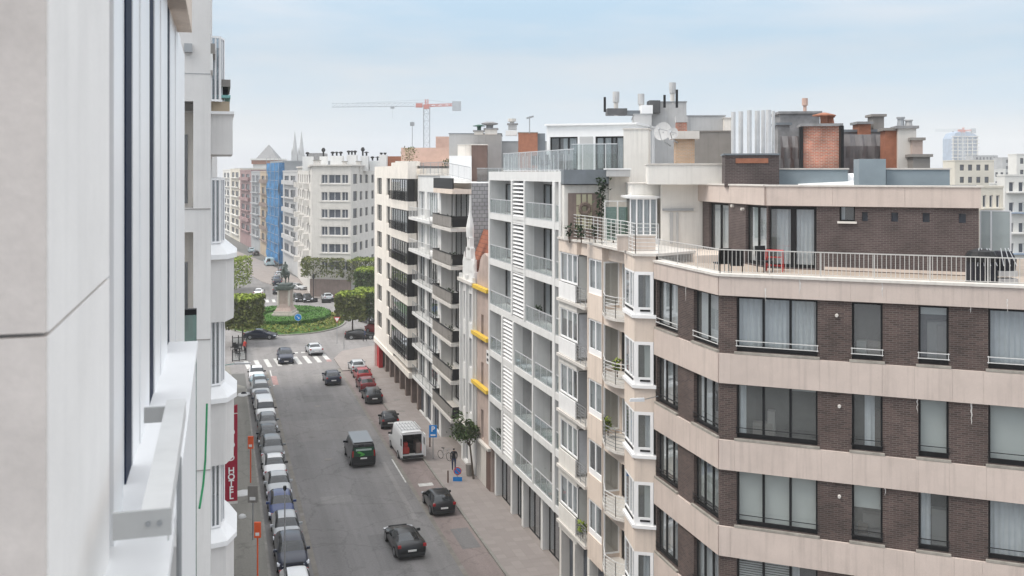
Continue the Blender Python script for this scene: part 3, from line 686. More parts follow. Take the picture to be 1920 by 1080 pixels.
mb = MB(); mb.hexa([(13.6, 46.9, 22.92), (16.2, 45.9, 22.92), (16.6, 47.6, 23.0), (14.0, 48.6, 23.0), (13.6, 46.9, 22.96), (16.2, 45.9, 22.96), (16.6, 47.6, 23.5), (14.0, 48.6, 23.5)])
tag(mb.build('roof_light', 'white_clean', None), 'sloping white roof light beside the square blue grey cabinet', 'roof light')
# big exposed brick chimney and wrapped stacks behind
# lime runs on bricks and bands
mat('lime_stain', (.60, .58, .56), .9, .2, 9)
def stain(fr, px, py0, py1, w, n=.106):
    uu = fr.u(px); z1 = fr.z(px, py0); z0 = fr.z(px, py1); m_ = MB(); r_ = random.Random(px); k = 7; L_ = []; R_ = []
    for i in range(k+1): f = i/k; ww = w*(1-f)**.6*(.4+r_.random()); cx = uu+r_.uniform(-.02, .02); L_.append(fr.pt(cx-ww/2, n, z1+(z0-z1)*f)); R_.append(fr.pt(cx+ww/2, n, z1+(z0-z1)*f))
    for i in range(k): m_.quad(L_[i+1], R_[i+1], R_[i], L_[i])
    m_.build('lime_stain', 'lime_stain', bG)
for a in ((fG, 1822, 752, 797, .09, .004), (fG, 1820, 570, 588, .05, .004), (fG, 1655, 528, 558, .05, .112), (fG, 1436, 540, 566, .05, .112), (fG, 1500, 520, 556, .05, .112), (fG, 1560, 894, 906, .05, .004), (fG, 1660, 910, 930, .04, .004), (fL, 1286, 533, 566, .10, .004), (fG, 1888, 560, 585, .05, .112), (fG, 1720, 745, 775, .04, .004)): stain(*a)
c = chimney('tall weathered orange brick chimney with black downpipe on its left', 1505, 1573, 232, 320, 52, 'orange_brick', 2.0, 'weathered_slate', pots=((.75, .3, .45, 'terracotta'),), rot=-.2, zb=21.8)
x = (1503-CX)/F*52; mb = MB(); mb.abox(x-.12, x+.06, 51.9, 52.1, 21.8, Zat(238, 52)); x2 = (1573-CX)/F*51.6; mb.abox(x2, x2+.16, 51.3, 51.6, 21.8, Zat(236, 51.6)); mb.build('downpipe', 'black_metal', c)
cowl(c, 1551, 210, 234, 52, .45, 'terracotta', 1)
c = chimney('broad grey slate clad stack wrapped in tarpaulin with pink globe cowl', 1463, 1535, 209, 322, 57, 'weathered_slate', 3, 'weathered_slate', rot=-.1, zb=21.8)
cowl(c, 1514, 183, 208, 57, .22, 'salmon', 2)
chimney('small dark slate clad stack left of the orange brick chimney', 1459, 1480, 230, 300, 55, 'weathered_slate', 1.5, 'lead_roof', rot=-.1, zb=21.8)
mb = MB()
for i in range(9):
    for j in range(6):
        x0 = (1463-CX)/F*54; dx = (1504-1463)/F*54/9; p = lambda a, b: (x0+a*dx, 54+.12*math.sin(a*1.7+b*1.1)+.1*math.sin(b*2.3), 21.8+b*(Zat(255, 54)-21.8)/6)
        mb.quad(p(i, j), p(i+1, j), p(i+1, j+1), p(i, j+1))
tag(mb.build('tarpaulin', 'slate_cloth', None, smooth=True), 'grey tarpaulin hanging beside the orange brick chimney, left', 'tarpaulin')
mb = MB()
for i in range(14):
    for j in range(6):
        x0 = (1576-CX)/F*54; dx = (1655-1576)/F*54/14; p = lambda a, b: (x0+a*dx, 54+.12*math.sin(a*1.7+b*1.1)+.1*math.sin(b*2.3), 21.8+b*(Zat(252, 54)-21.8)/6)
        mb.quad(p(i, j), p(i+1, j), p(i+1, j+1), p(i, j+1))
tag(mb.build('tarpaulin', 'slate_cloth', None, smooth=True), 'grey tarpaulin hanging right of the orange brick chimney below the slate ledge', 'tarpaulin')
chimney('long slate topped party wall behind the right hand tarpaulin', 1574, 1660, 243, 320, 56, 'weathered_slate', 1.2, 'lead_roof', rot=-.1, zb=21.8)
chimney('low round shouldered stack on the slate party wall', 1610, 1632, 228, 250, 55.5, 'terracotta', 1.4, 'weathered_slate', rot=-.1, zb=22)
chimney('narrow tall grey stack with flat slab top', 1637, 1657, 214, 256, 56, 'dark_grey_render', 1.2, 'dark_grey_render', rot=-.1, zb=22)
chimney('wide rust topped stack at the end of the slate party wall', 1660, 1684, 240, 322, 52, 'terracotta', 1.6, 'dark_grey_render', rot=-.2, zb=21.8)
chimney('pale rendered stack with mossy top and two pots', 1684, 1716, 236, 322, 51.5, 'pale_grey_stone', 1.6, 'weathered_slate', pots=((.3, .2, .5, 'grey_metal'), (.75, .2, .35, 'grey_render')), rot=-.2, zb=21.8)
chimney('plain brown rendered stack with projecting top, right of the mossy stack', 1710, 1729, 258, 322, 51, 'pink_stone', 1.6, 'dark_grey_render', rot=-.2, zb=21.8)
chimney('lowest grey brown stack of the right hand roof group', 1712, 1742, 289, 322, 50, 'dark_grey_render', 1.6, 'dark_grey_render', rot=-.2, zb=21.8)
# terrace furniture
def chair_(label, u, n, fr=fG, m='dark_frame', rz=0., z=19.36, group=None):
    c = fr.pt(u, n, z); t = thing('terrace_chair', label, 'chair', (0, 0, 0), group)
    mb = MB(); mb.abox(-.26, .26, -.26, .26, .42, .48); mb.build('seat', m, t)
    mb = MB(); mb.hexa([(-.26, .22, .48), (.26, .22, .48), (.26, .28, .48), (-.26, .28, .48), (-.25, .32, 1.08), (.25, .32, 1.08), (.25, .37, 1.08), (-.25, .37, 1.08)]); mb.build('backrest', m, t)
    for sx in (-.22, .22):
        for sy in (-.22, .22): mb = MB(); mb.bar((sx, sy, 0), (sx, sy, .42), .022); mb.build('leg', m, t)
    t.location = c; t.rotation_euler.z = rz; return t
chair_('black terrace chair nearest the cream partition, back to the railing', fG.u(1362)-.6, -2.2, rz=PI+.2)
t = chair_('black terrace chair right behind the railing bend', fG.u(1368), -1.6, rz=PI-.2)
t2 = chair_('low black chair seen through the balusters below the left terrace door', fG.u(1408), -3.6, rz=.4)
def stool():
    p = fP.pt(fP.u(1462), 1.3, 19.36); t = thing('folding_stool', 'red metal bistro stool in front of the glass terrace doors', 'stool', (0, 0, 0))
    mb = MB(); mb.abox(-.36, .36, -.22, .22, .86, .9); mb.build('seat', 'red_paint', t)
    for s in (-1, 1):
        mb = MB(); mb.bar((s*.32, -.2, .86), (s*.36, -.24, 0), .022); mb.build('leg', 'red_paint', t)
        mb = MB(); mb.bar((s*.32, .2, .86), (s*.36, .24, 0), .022); mb.build('leg', 'red_paint', t)
    mb = MB()
    for z in (.25, .6): mb.bar((-.34, -.22, z), (.34, -.22, z), .015); mb.bar((-.34, .22, z), (.34, .22, z), .015)
    mb.build('crossbar', 'red_paint', t); t.location = p; t.rotation_euler.z = -.4
stool()
# barbecue and stacked furniture at the right end
q = fG.pt(fG.u(1868), -1.6, 19.36); t = thing('covered_barbecue', 'dark covered barbecue and folded chairs behind the right end of the terrace railing', 'barbecue', q)
mb = MB(); mb.abox(q[0]-.75, q[0]+.15, q[1], q[1]+.6, 19.37, 20.25); mb.build('cabinet', 'cloth_dark', t)
mb = MB(); mb.lathe(q[0]-.3, q[1]+.3, [(.52, 20.25), (.55, 20.45), (.45, 20.62), (.2, 20.7)], 14); mb.build('lid', 'black_metal', t)
mb = MB(); mb.abox(q[0]+.2, q[0]+.95, q[1]+.05, q[1]+.6, 19.37, 19.62); mb.abox(q[0]+.22, q[0]+.93, q[1]+.05, q[1]+.6, 19.7, 19.9); mb.build('storage_box', 'grey_render', t)
mb = MB()
for i in range(7): mb.bar((q[0]-.6+i*.24, q[1]-.05, 20.1), (q[0]-.9+i*.24+random.random()*.5, q[1]+.1, 20.75), .016)
mb.build('folded_frame', 'alu', t)
mb = MB(); mb.lathe(q[0]+.6, q[1]+.5, [(.42, 19.9), (.46, 20.3), (.3, 20.6)], 12); mb.build('cover', 'cloth_dark', t)
fS = fP.off(-.6); a, b = fS.u(1838), fS.u(1895)
t = thing('glass_windbreak', 'frosted glass windbreak screen standing beyond the end of the penthouse', 'windbreak', fS.pt((a+b)/2, 0, 19.36))
mb = MB()
for q in (a, a+(b-a)*.36, b): mb.box(fS, q-.03, q+.03, -.03, .03, 19.36, Zat(395, 40.6))
mb.box(fS, a, b, -.02, .02, Zat(395, 40.6), Zat(395, 40.6)+.04); mb.build('frame', 'alu', t)
for p, r in ((a+.03, a+(b-a)*.36-.03), (a+(b-a)*.36+.03, b-.03)): mb = MB(); mb.box(fS, p, r, -.008, .008, 19.5, Zat(395, 40.6)); mb.build('glass_panel', 'frosted', t)
# ---------------------------------------------------------------- right hand row of the street
def RF(b): return Fr(RV*b, -SV)                                  # plane b, u = -a (far to near), outwards to the street
# ---- beige building with bays (next to the brick corner)
bF = thing('bay_window_building', 'beige rendered apartment building with white framed projecting bays and curved balconies', 'apartment building', (*S(47, 22), 0))
PF_ = 3.17; A1, A2, A3, A4, A5, A6 = 53.6, 50.6, 49.0, 46.9, 43.4, 41.3
fb = RF(18.7); fi = RF(19.7)
corner = S(41.3, 18.05); back = S(43.4, 18.45); gend = W0 + (C0-W0).normalized()*-.02
fo = Fr(back, corner-back); wo_ = (corner-back).length; ff = Fr(corner, gend-corner); wf = (gend-corner).length
rooms = MB(); wl = MB()
segs = []
for k in range(6):
    zt = 19.05-PF_*k; zb_ = zt-PF_
    g0 = k == 5
    # bay one
    if not g0:
        window(bF, rooms, fb, -A1+.15, -A2-.0, zt-1.68, zt, [.42, .72], inset=.05, fmat='white_pvc', fw=.09, drapes=rdrape(.9), low=.1)
        window(bF, rooms, fb, -A3+.10, -A4-.06, zt-1.85, zt-.02, [.5], inset=.05, fmat='white_pvc', fw=.09, drapes=rdrape(.9), low=.3)
        window(bF, rooms, fo, .05, wo_-.02, zt-1.95, zt, [.52, .8], inset=.0, fmat='white_pvc', fw=.09, drapes=rdrape(.9), low=.3)
        window(bF, rooms, ff, .02, wf-.10, zt-1.95, zt, 1, inset=.0, fmat='white_pvc', fw=.15, drapes=(('blind', 0, 1, 0, 1),) if k % 2 else (('net', 0, 1, 0, 1),), low=.33)
        for fr, a_, b_ in ((fo, .0, wo_+.0), (ff, 0., wf)):
            m_ = MB(); m_.box(fr, a_, b_+.03, -.2, .10, zt-2.1, zt-1.955); m_.build('bay_sill', 'white_pvc', bF)
            m_ = MB(); m_.box(fr, a_+.25, b_-.25, .001, .035, zt-1.80, zt-1.72); m_.build('sill_vent', 'dark_frame', bF)
        # white balustrade panel under bay one
        for q in range(3):
            m_ = MB(); w_ = (A1-A2-.2)/3; m_.box(fb, -A1+.15+q*w_+.01, -A1+.15+(q+1)*w_-.01, -.02, .05, zt-2.62, zt-1.72); m_.build('balustrade_panel', 'white_clean' if k < 3 else 'cream_pale', bF)
        m_ = MB(); m_.box(fb, -A1+.05, -A3+.02, -.9, .16, zt-2.80, zt-2.64); m_.build('balcony_slab', 'pale_grey_stone', bF)
        fs1 = Fr(S(A2-.012, 18.7), RV); fs2 = Fr(S(A4-.012, 18.7), RV)
        window(bF, None, fs1, .06, .96, zt-2.5, zt-.05, 1, inset=0, fmat='grey_metal', fw=.07, drapes=(), name='balcony_door', fd=.03)
        window(bF, None, fs2, .08, .96, zt-2.3, zt-.05, 1, inset=-.02, fmat='white_pvc', fw=.09, drapes=(), name='balcony_door', fd=.03)
        for f__, za in ((fs1, 2.45), (fs2, 2.25)): m_ = MB(); m_.box(f__, .12, .92, -.03, -.012, zt-za, zt-.1); m_.build('blind', ('blind', 'net_curtain', 'far_grey', 'net_curtain', 'blind', 'far_grey')[k], bF)
        # recess doors
        window(bF, rooms, fi, -A2+.05, -A3-.15, zt-2.55, zt-.05, 1, inset=0, fmat='white_pvc', fw=.08, drapes=rdrape(.5), name='balcony_door')
        window(bF, rooms, fi, -A4+.25, -A5-.15, zt-2.45, zt-.05, [.35, .68], inset=0, fmat='white_pvc' if k in (0, 2) else 'dark_frame', fw=.08, drapes=rdrape(.7), name='balcony_door')
        hrailing(bF, [fb.pt(-A2+.05, .08, zt-2.64), fb.pt(-A3-.05, .08, zt-2.64)], .95, 6, 'grey_metal')
        # balcony between bay two and three: slab sweeping out
        A_, B_ = S(A4, 18.7), S(A5, 18.5); M_ = S((A4+A5)/2-.3, 18.05)
        pl = [S(A4, 19.7), S(A4, 18.75), S(A4-.8, 18.4), M_, S(A5+.5, 18.15), S(A5, 18.5), S(A5, 19.7)]; pl = pl[::-1]
        ar = sum(p.x*q.y-q.x*p.y for p, q in zip(pl, pl[1:]+pl[:1])); pl = pl if ar > 0 else pl[::-1]
        m_ = MB(); m_.prism(pl, zt-2.64, zt-2.5); m_.build('balcony_slab', 'pale_grey_stone', bF)
        m_ = MB(); pl2 = [S(A4, 19.7), S(A4, 18.8), S(A4-.5, 18.62), S(A5+.6, 18.55), S(A5, 18.62), S(A5, 19.7)]
        ar = sum(p.x*q.y-q.x*p.y for p, q in zip(pl2, pl2[1:]+pl2[:1])); pl2 = pl2 if ar > 0 else pl2[::-1]
        m_.prism(pl2, zb_, zt-2.64); m_.build('spandrel', 'beige', bF)
        pts = [(*S(A4-.02, 18.8), zt-2.5), (*S(A4-.8, 18.46), zt-2.5), (*M_, zt-2.5), (*S(A5+.5, 18.2), zt-2.5), (*S(A5+.05, 18.5), zt-2.5)]
        hrailing(bF, pts, 1.0, 6, 'white_metal' if k != 2 else 'grey_metal', posts=.7)
    # spandrels of the bays
    if not g0:
        m_ = MB(); m_.box(fb, -A1, -A2, -1.0, .0, zb_, zt-2.80); m_.box(fb, -A1, -A1+.15, -1, .0, zt-2.8, zt); m_.build('bay_wall', 'cream_pale', bF)
        wl.box(fb, -A3, -A4, -1.0, .0, zb_, zt-1.85); wl.box(fb, -A3, -A3+.10, -1, .0, zt-1.85, zt); wl.box(fb, -A4-.06, -A4, -1, 0, zt-1.85, zt)
        wl.prism([Vector(fo.pt(0, 0, 0)[:2]), Vector(fo.pt(wo_, 0, 0)[:2]), Vector(ff.pt(wf, 0, 0)[:2]), Vector(S(43.4, 19.7))], zb_, zt-2.1)
        wl.box(fi, -A2, -A3, -.3, -.08, zb_, zt-2.55); wl.box(fi, -A2, -A3, -.3, -.08, zt-.05, zt+.01)
        wl.box(fi, -A4, -A5, -.3, -.08, zb_, zt-2.45)
        wl.box(fi, -A4, -A4+.25, -.3, 0.05, zb_, zt); wl.box(fi, -A5-.15, -A5, -.3, 0.05, zb_, zt); wl.box(fi, -A2, -A2+.05, -.3, .05, zb_, zt); wl.box(fi, -A3-.15, -A3, -.3, .05, zb_, zt)
# top fascia to the roof terrace
wl.box(fb, -A1, -A2, -1.2, 0, 19.05, 19.75); wl.box(fb, -A3, -A4, -1.2, 0, 19.05, 19.75); wl.box(fb, -A2, -A3, -1.4, -.25, 19.06, 19.75); wl.box(fb, -A4, -A5, -1.4, -.35, 19.06, 19.75)
wl.prism([Vector(fo.pt(0, 0, 0)[:2]), Vector(fo.pt(wo_, 0, 0)[:2]), Vector(ff.pt(wf, 0, 0)[:2]), Vector(S(43.4, 19.7))], 19.05, 19.75)
wl.box(fi, -A1, -A6, -12, -1.5, 0, 19.7)
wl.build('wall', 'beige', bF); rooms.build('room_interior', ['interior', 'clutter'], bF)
m_ = MB(); 
cop = [S(A1, 18.62), S(A2, 18.62), S(A2-.1, 18.75), S(A3, 18.72), S(A4, 18.58), S(A5, 18.4), corner+(-RV*.1-SV*.06), gend+Vector((.0, -.1)), S(42, 21.5), S(A1, 21.5)]
ar = sum(p.x*q.y-q.x*p.y for p, q in zip(cop, cop[1:]+cop[:1])); cop_ = cop if ar > 0 else cop[::-1]
m_.prism(cop_, 19.755, 19.87); m_.build('coping', 'coping_stone', bF)
hrailing(bF, [(*(p+RV*.12), 19.87) for p in cop[:8]], 1.35, 8, 'white_metal', posts=.75)
fpw = XF(46.2); m_ = MB(); m_.box(fpw, fpw.u(1158), fpw.u(1229), -.25, 0, 19.88, 20.55); m_.build('parapet_wall', 'pink_beige', bF); m_ = MB(); m_.box(fpw, fpw.u(1156), fpw.u(1230), -.3, .04, 20.55, 20.62); m_.build('coping', 'coping_stone', bF)
# ground floor of the beige building
m_ = MB(); m_.box(fb, -A1, -A6, -.9, -.5, 0, 3.2); m_.build('shop_glazing', 'far_window', bF)
for a_ in (53.45, 51.2, 49, 46.6, 44, 41.6):
    m_ = MB(); m_.box(fb, -a_, -a_+.32, -.6, .0, 0, 3.2); m_.build('pillar', 'cream_pale', bF)
# roof terrace furniture and set back penthouse of the beige building
m_ = MB(); fpen = XF(54.5); m_.box(fpen, fpen.u(1058), fpen.u(1150), -4, 0, 19.8, Zat(347, 54.5)); m_.build('penthouse_wall', 'cream_pale', bF)
m_ = MB(); m_.box(fpen, fpen.u(1056), fpen.u(1140), -4, .45, Zat(345, 54.5), Zat(318, 54.5)); m_.build('slate_fascia', 'lead_roof', bF)
m_ = MB(); m_.box(fpen, fpen.u(1065), fpen.u(1126), .002, .12, 19.87, Zat(362, 54.5)); o_ = m_.build('door_surround', 'brown_stone', bF)
for i in range(3):
    for j in range(3):
        a_ = fpen.u(1079)+i*(fpen.u(1111)-fpen.u(1079))/3; b_ = a_+(fpen.u(1111)-fpen.u(1079))/3
        m_ = MB(); z_ = Zat(361-17*0+0, 54.5)-.1-j*.66; m_.box(fpen, a_+.04, b_-.04, .121, .15, z_-.6, z_); m_.build('door_pane', 'tan_glass', o_)
m_ = MB(); cx_, cz_ = fpen.u(1096), Zat(391, 54.5)
for i in range(20):
    t0, t1 = 2*PI*i/20, 2*PI*(i+1)/20
    m_.bar(fpen.pt(cx_+.27*math.cos(t0), .32, cz_+.27*math.sin(t0)), fpen.pt(cx_+.27*math.cos(t1), .32, cz_+.27*math.sin(t1)), .11, 0, 6)
tag(m_.build('door_wreath', 'wreath', None), 'round grey brown wreath hanging on the lattice door of the roof terrace', 'wreath')
f2 = XF(50.5)
t = thing('winter_garden', 'white framed glazed winter garden with pale curtains on the beige building roof', 'conservatory', f2.pt(f2.u(1205), -1, 19.8))
rm_ = MB(); m_ = MB(); u0_, u1_ = f2.u(1181), f2.u(1232); zt_ = Zat(372, 50.5)
m_.box(f2, u0_-.05, u1_+.3, -3, -.05, 19.8, 20.15); m_.box(f2, u0_-.15, u1_+.3, -3, .15, zt_, zt_+.12); m_.build('base_and_roof', 'white_clean', t)
window(t, rm_, f2, u0_, u1_, 20.15, zt_, 4, inset=0, fmat='white_pvc', fw=.06, drapes=(('net', 0, 1, 0, 1),)); rm_.build('room_interior', ['interior', 'clutter'], t)
f3 = XF(51.5); t = thing('glass_screen', 'white framed screen with dark green planting behind it, left of the winter garden', 'screen', f3.pt(f3.u(1157), 0, 19.8))
m_ = MB()
for px in (1134, 1158, 1180): m_.box(f3, f3.u(px)-.03, f3.u(px)+.03, -.03, .03, 19.87, Zat(378, 51.5))
m_.box(f3, f3.u(1134), f3.u(1180), -.02, .02, Zat(378, 51.5), Zat(378, 51.5)+.05); m_.build('frame', 'white_metal', t)
for a_, b_ in ((1135, 1157), (1159, 1179)): m_ = MB(); m_.box(f3, f3.u(a_)+.02, f3.u(b_)-.02, -.008, .008, 20.0, Zat(388, 51.5)); m_.build('glass_panel', 'glass_green', t)
def plant(name, label, x, y, z, h, w, n, leafm, cat='plant', par_m='bark'):
    t = thing(name, label, cat, (x, y, z)); m_ = MB(); m_.bar((x, y, z), (x, y, z+h*.7), .035, 0, 6, .02); m_.build('stem', par_m, t)
    m_ = MB()
    for i in range(n):
        c = Vector((random.gauss(0, w/2), random.gauss(0, w/2), z+h*(.35+.65*random.random()))); d = Vector((random.uniform(-1, 1), random.uniform(-1, 1), random.uniform(-.6, .8))).normalized(); e_ = d.cross(Vector((0, 0, 1))).normalized()*.05
        l = random.uniform(.12, .3); p0 = Vector((x, y, 0))+c; m_.quad(tuple(p0-e_), tuple(p0+d*l*.5-e_*1.6), tuple(p0+d*l), tuple(p0+e_))
    o = m_.build('foliage', leafm, t); o['kind'] = 'stuff'; return t
def leafmat(name, c1, c2, c3):
    m = bpy.data.materials.new(name); m.use_nodes = True; t = m.node_tree; p = t.nodes['Principled BSDF']
    g = N(t, 'ShaderNodeNewGeometry'); cr = N(t, 'ShaderNodeValToRGB'); t.links.new(g.outputs['Random Per Island'], cr.inputs[0])
    cr.color_ramp.elements[0].color = (*c1, 1); cr.color_ramp.elements[1].color = (*c3, 1); x = cr.color_ramp.elements.new(.5); x.color = (*c2, 1)
    n = N(t, 'ShaderNodeTexNoise', in_Scale=.9, in_Detail=3.); t.links.new(g.outputs['Position'], n.inputs[0])
    mr = N(t, 'ShaderNodeMapRange', in_From_Min=.3, in_From_Max=.7, in_To_Min=.65, in_To_Max=1.35); t.links.new(n.outputs[0], mr.inputs[0])
    s = N(t, 'ShaderNodeVectorMath', operation='SCALE'); t.links.new(cr.outputs[0], s.inputs[0]); t.links.new(mr.outputs[0], s.inputs['Scale'])
    t.links.new(s.outputs[0], p.inputs['Base Color']); p.inputs['Roughness'].default_value = .7
    p.inputs['Specular IOR Level'].default_value = .2
    MAT[name] = m
leafmat('leaf_dark', (.012, .03, .012), (.02, .045, .018), (.035, .06, .025))
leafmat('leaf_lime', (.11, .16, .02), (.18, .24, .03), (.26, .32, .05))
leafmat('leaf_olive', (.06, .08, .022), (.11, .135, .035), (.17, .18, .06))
leafmat('leaf_green', (.03, .06, .02), (.055, .095, .03), (.09, .12, .045))
leafmat('flower_mix', (.10, .14, .02), (.17, .20, .03), (.28, .26, .08))
leafmat('hedge_leaf', (.03, .10, .015), (.06, .17, .025), (.10, .24, .04))
p_ = XF(53.4).pt(XF(53.4).u(1128), 0, 0); plant('tall_terrace_plant', 'tall dark green climber between the wreath door and the green screen', p_[0], p_[1], 19.87, 3.4, .35, 260, 'leaf_dark')
for i, px in enumerate((1068, 1090, 1116, 1150)): p_ = XF(51.6).pt(XF(51.6).u(px), 0, 0); plant('terrace_plant', ('small dark potted plant at the far end of the beige roof terrace railing', 'small dark potted plant below the wreath on the beige roof terrace', 'small dark potted plant right of the lattice door', 'small dark potted plant below the green glass screen')[i], p_[0], p_[1], 19.87, .9, .25, 60, 'leaf_dark')
def wblock(name, label, cat, px0, px1, py0, py1, Y, d, m, zb=19.0, cap='coping_stone', rot=-.2):
    o, fr, w = rbox(name, px0, px1, py0, py1, Y, d, m, rot=rot, zb=zb, capm=cap); tag(o, label, cat); return o
wblock('roof_wall', 'cream rendered roof wall right of the white penthouse', 'wall', 1169, 1216, 243, 338, 58, 2, 'cream_pale', 19.5)
wblock('roof_wall', 'low wide cream roof block below the flue housing, left', 'wall', 1216, 1358, 309, 348, 49.0, 4, 'cream_pale', 22.95, rot=-.1)
wblock('roof_wall', 'cream upper wall above the winter garden', 'wall', 1184, 1250, 345, 378, 51.6, 3, 'cream_pale', 20.0, rot=0)
wblock('terrace_partition', 'pale cream partition wall with two slim windows left of the brick penthouse', 'wall', 1240, 1332, 345, 460, 50.0, .25, 'cream_pale', 19.3, rot=.0)
f5 = XF(49.95); t = thing('partition_window', 'pair of tall slim grey windows in the cream partition wall', 'window', f5.pt(f5.u(1263), .05, 20))
m_ = MB(); 
for a_, b_ in ((1256, 1262), (1268, 1272)): m_.box(f5, f5.u(a_), f5.u(b_), .002, .04, 19.95, Zat(398, 49.95))
m_.build('pane', 'grey_render', t); m_ = MB(); m_.box(f5, f5.u(1242), f5.u(1300), .002, .08, Zat(395, 49.95), Zat(391, 49.95)); m_.build('ledge', 'grey_metal', t)
wblock('roof_awning', 'flat grey awning roof with red edge above the roof terrace', 'awning', 1140, 1182, 318, 330, 53.0, 2, 'grey_render', Zat(331, 53), 'white_clean', 0)
wblock('roof_wall', 'pale wall below the grey awning roof', 'wall', 1142, 1180, 332, 390, 54.2, 2, 'cream', 19.5, rot=0)
chimney('yellowish brick chimney with stone collar beside the dish', 1266, 1302, 246, 308, 57, 'tan_brick', 1.2, 'pale_grey_stone', zb=21.5, rot=-.1, capo=.25, caph=.45)
chimney('small red brick chimney head topped by a grey box, on the yellowish stack', 1268, 1288, 218, 246, 56.8, 'orange_brick', .8, 'grey_render', rot=-.1, capo=.03, caph=.35)
wblock('roof_building', 'dark grey rendered roof block behind the yellowish chimney', 'roof building', 1302, 1372, 247, 310, 61, 5, 'dark_grey_render', 21.5, 'dark_grey_render', -.1)
o = wblock('roof_building', 'tall stepped pale grey roof building with antennas', 'roof building', 1222, 1287, 192, 310, 70, 7, 'grey_render', 20, 'grey_metal', -.1)
wblock('roof_building', 'lower pale grey wing right of the tall stepped roof building', 'roof building', 1287, 1360, 218, 310, 70, 6, 'grey_render', 20, 'grey_metal', -.1)
wblock('roof_building', 'cream roof corner between the pale grey wing and the steel flues', 'roof building', 1358, 1376, 222, 300, 69, 5, 'cream', 20, 'coping_stone', -.1)
wblock('roof_building', 'pale grey penthouse flank carrying the big satellite dish', 'roof building', 1189, 1222, 215, 330, 68, 7, 'grey_render', 20, 'grey_metal', -.1)
def dish(label, px, py, Y, r):
    x = (px-CX)/F*Y; z = Zat(py, Y); t = thing('satellite_dish', label, 'satellite dish', (x, Y, z-r)); m_ = MB(); k = 18
    ax = Vector((-.55, -.8, .25)).normalized(); u_1 = ax.cross(Vector((0, 0, 1))).normalized(); v_1 = u_1.cross(ax); c = Vector((x, Y, z))
    rings = [(r*q, -.22*r*(1-q*q)) for q in (0.02, .35, .7, 1)]
    i0 = 0
    for rr, dd in rings:
        for i in range(k): m_.v.append(tuple(c+ax*dd+u_1*rr*math.cos(2*PI*i/k)+v_1*rr*math.sin(2*PI*i/k)))
    for q in range(3):
        for i in range(k): m_.f.append((q*k+i, q*k+(i+1) % k, (q+1)*k+(i+1) % k, (q+1)*k+i)); m_.m.append(0)
    m_.build('reflector', 'grey_render', t, smooth=True)
    m_ = MB(); m_.bar(c-v_1*r*.9, c+ax*r*.9-v_1*.1*r, .025); m_.bar(c-u_1*r*.7, c+ax*r*.9, .02); m_.bar(c+ax*r*.82, c+ax*r*1.0, .09, 0, 8); m_.build('feed_arm', 'grey_metal', t)
    m_ = MB(); m_.bar(c-ax*.2*r, c-ax*.6*r-Vector((0, 0, r*1.0)), .05); m_.bar(c-ax*.6*r-Vector((0, 0, r*1.0)), c-ax*2*r-Vector((0, 0, r*1.0)), .05); m_.build('bracket', 'grey_metal', t); return t
dish('large grey satellite dish on the pale grey penthouse flank', 1242, 246, 64, .62)
dish('small grey satellite dish on the collar of the yellowish chimney', 1261, 250, 56, .35)
# ---- white modern building
bE = thing('white_apartment_building', 'white modern apartment building with louvre strips, deep loggias and glass balustrades', 'apartment building', (*S(61.8, 22), 0))
fe = RF(18.9); aL, aR = -69.7, -53.75; rooms = MB(); w_ = MB(); gw = MB(); D_ = 1.15
lv = [23.62] + [20.62-3.32*k for k in range(6)]                 # roof slab top, then floor slab tops
U = lambda px: fe.u(px)
for k, z in enumerate(lv):
    m_ = MB(); m_.box(fe, aL, aR, -D_, 0, z-(.42 if k else .62), z); m_.build('floor_slab', 'white_render', bE)
def louvre(px0, px1, z0, z1):
    a, b = U(px0), U(px1); m_ = MB(); m_.box(fe, a, a+.28, -.6, .05, z0, z1); m_.box(fe, b-.28, b, -.6, .05, z0, z1); m_.box(fe, a+.28, b-.28, -.6, -.5, z0, z1); o = m_.build('louvre_frame', 'white_render', bE)
    z = z0+.1; mesh = None
    while z < z1-.15:
        if mesh is None:
            m_ = MB(); p = [fe.pt(a+.29, -.22, z), fe.pt(b-.29, -.22, z), fe.pt(b-.29, -.38, z+.11), fe.pt(a+.29, -.38, z+.11)]
            m_.hexa([fe.pt(a+.29, .0, z), fe.pt(b-.29, .0, z), fe.pt(b-.29, -.16, z+.10), fe.pt(a+.29, -.16, z+.10), fe.pt(a+.29, .0, z+.045), fe.pt(b-.29, .0, z+.045), fe.pt(b-.29, -.16, z+.145), fe.pt(a+.29, -.16, z+.145)])
            s_ = m_.build('slat', 'white_clean', o); mesh = s_; zz0 = z
        else:
            s_ = mesh.copy(); COL.objects.link(s_); s_.parent = o; s_.location.z = z-zz0
        z += .262
    for q in (a, b-.28): g_ = MB(); g_.box(fe, q+.002, q+.278, -D_, -.6, z0, z1); g_.build('loggia_partition', 'grey_render', bE)
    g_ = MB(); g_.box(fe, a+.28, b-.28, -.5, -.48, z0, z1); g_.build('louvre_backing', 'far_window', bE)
    return a, b
upper = louvre(959, 985, lv[3]+.0, lv[0]-.62); lower = louvre(941, 964, lv[6]-.0, lv[3]-.42)
fins = MB()
def fin(px, z0, z1, d=D_, w=.28): a = U(px); q_ = MB(); q_.box(fe, a-w/2, a+w/2, -d, .03, z0, z1); q_.build('fin', 'white_render', bE)
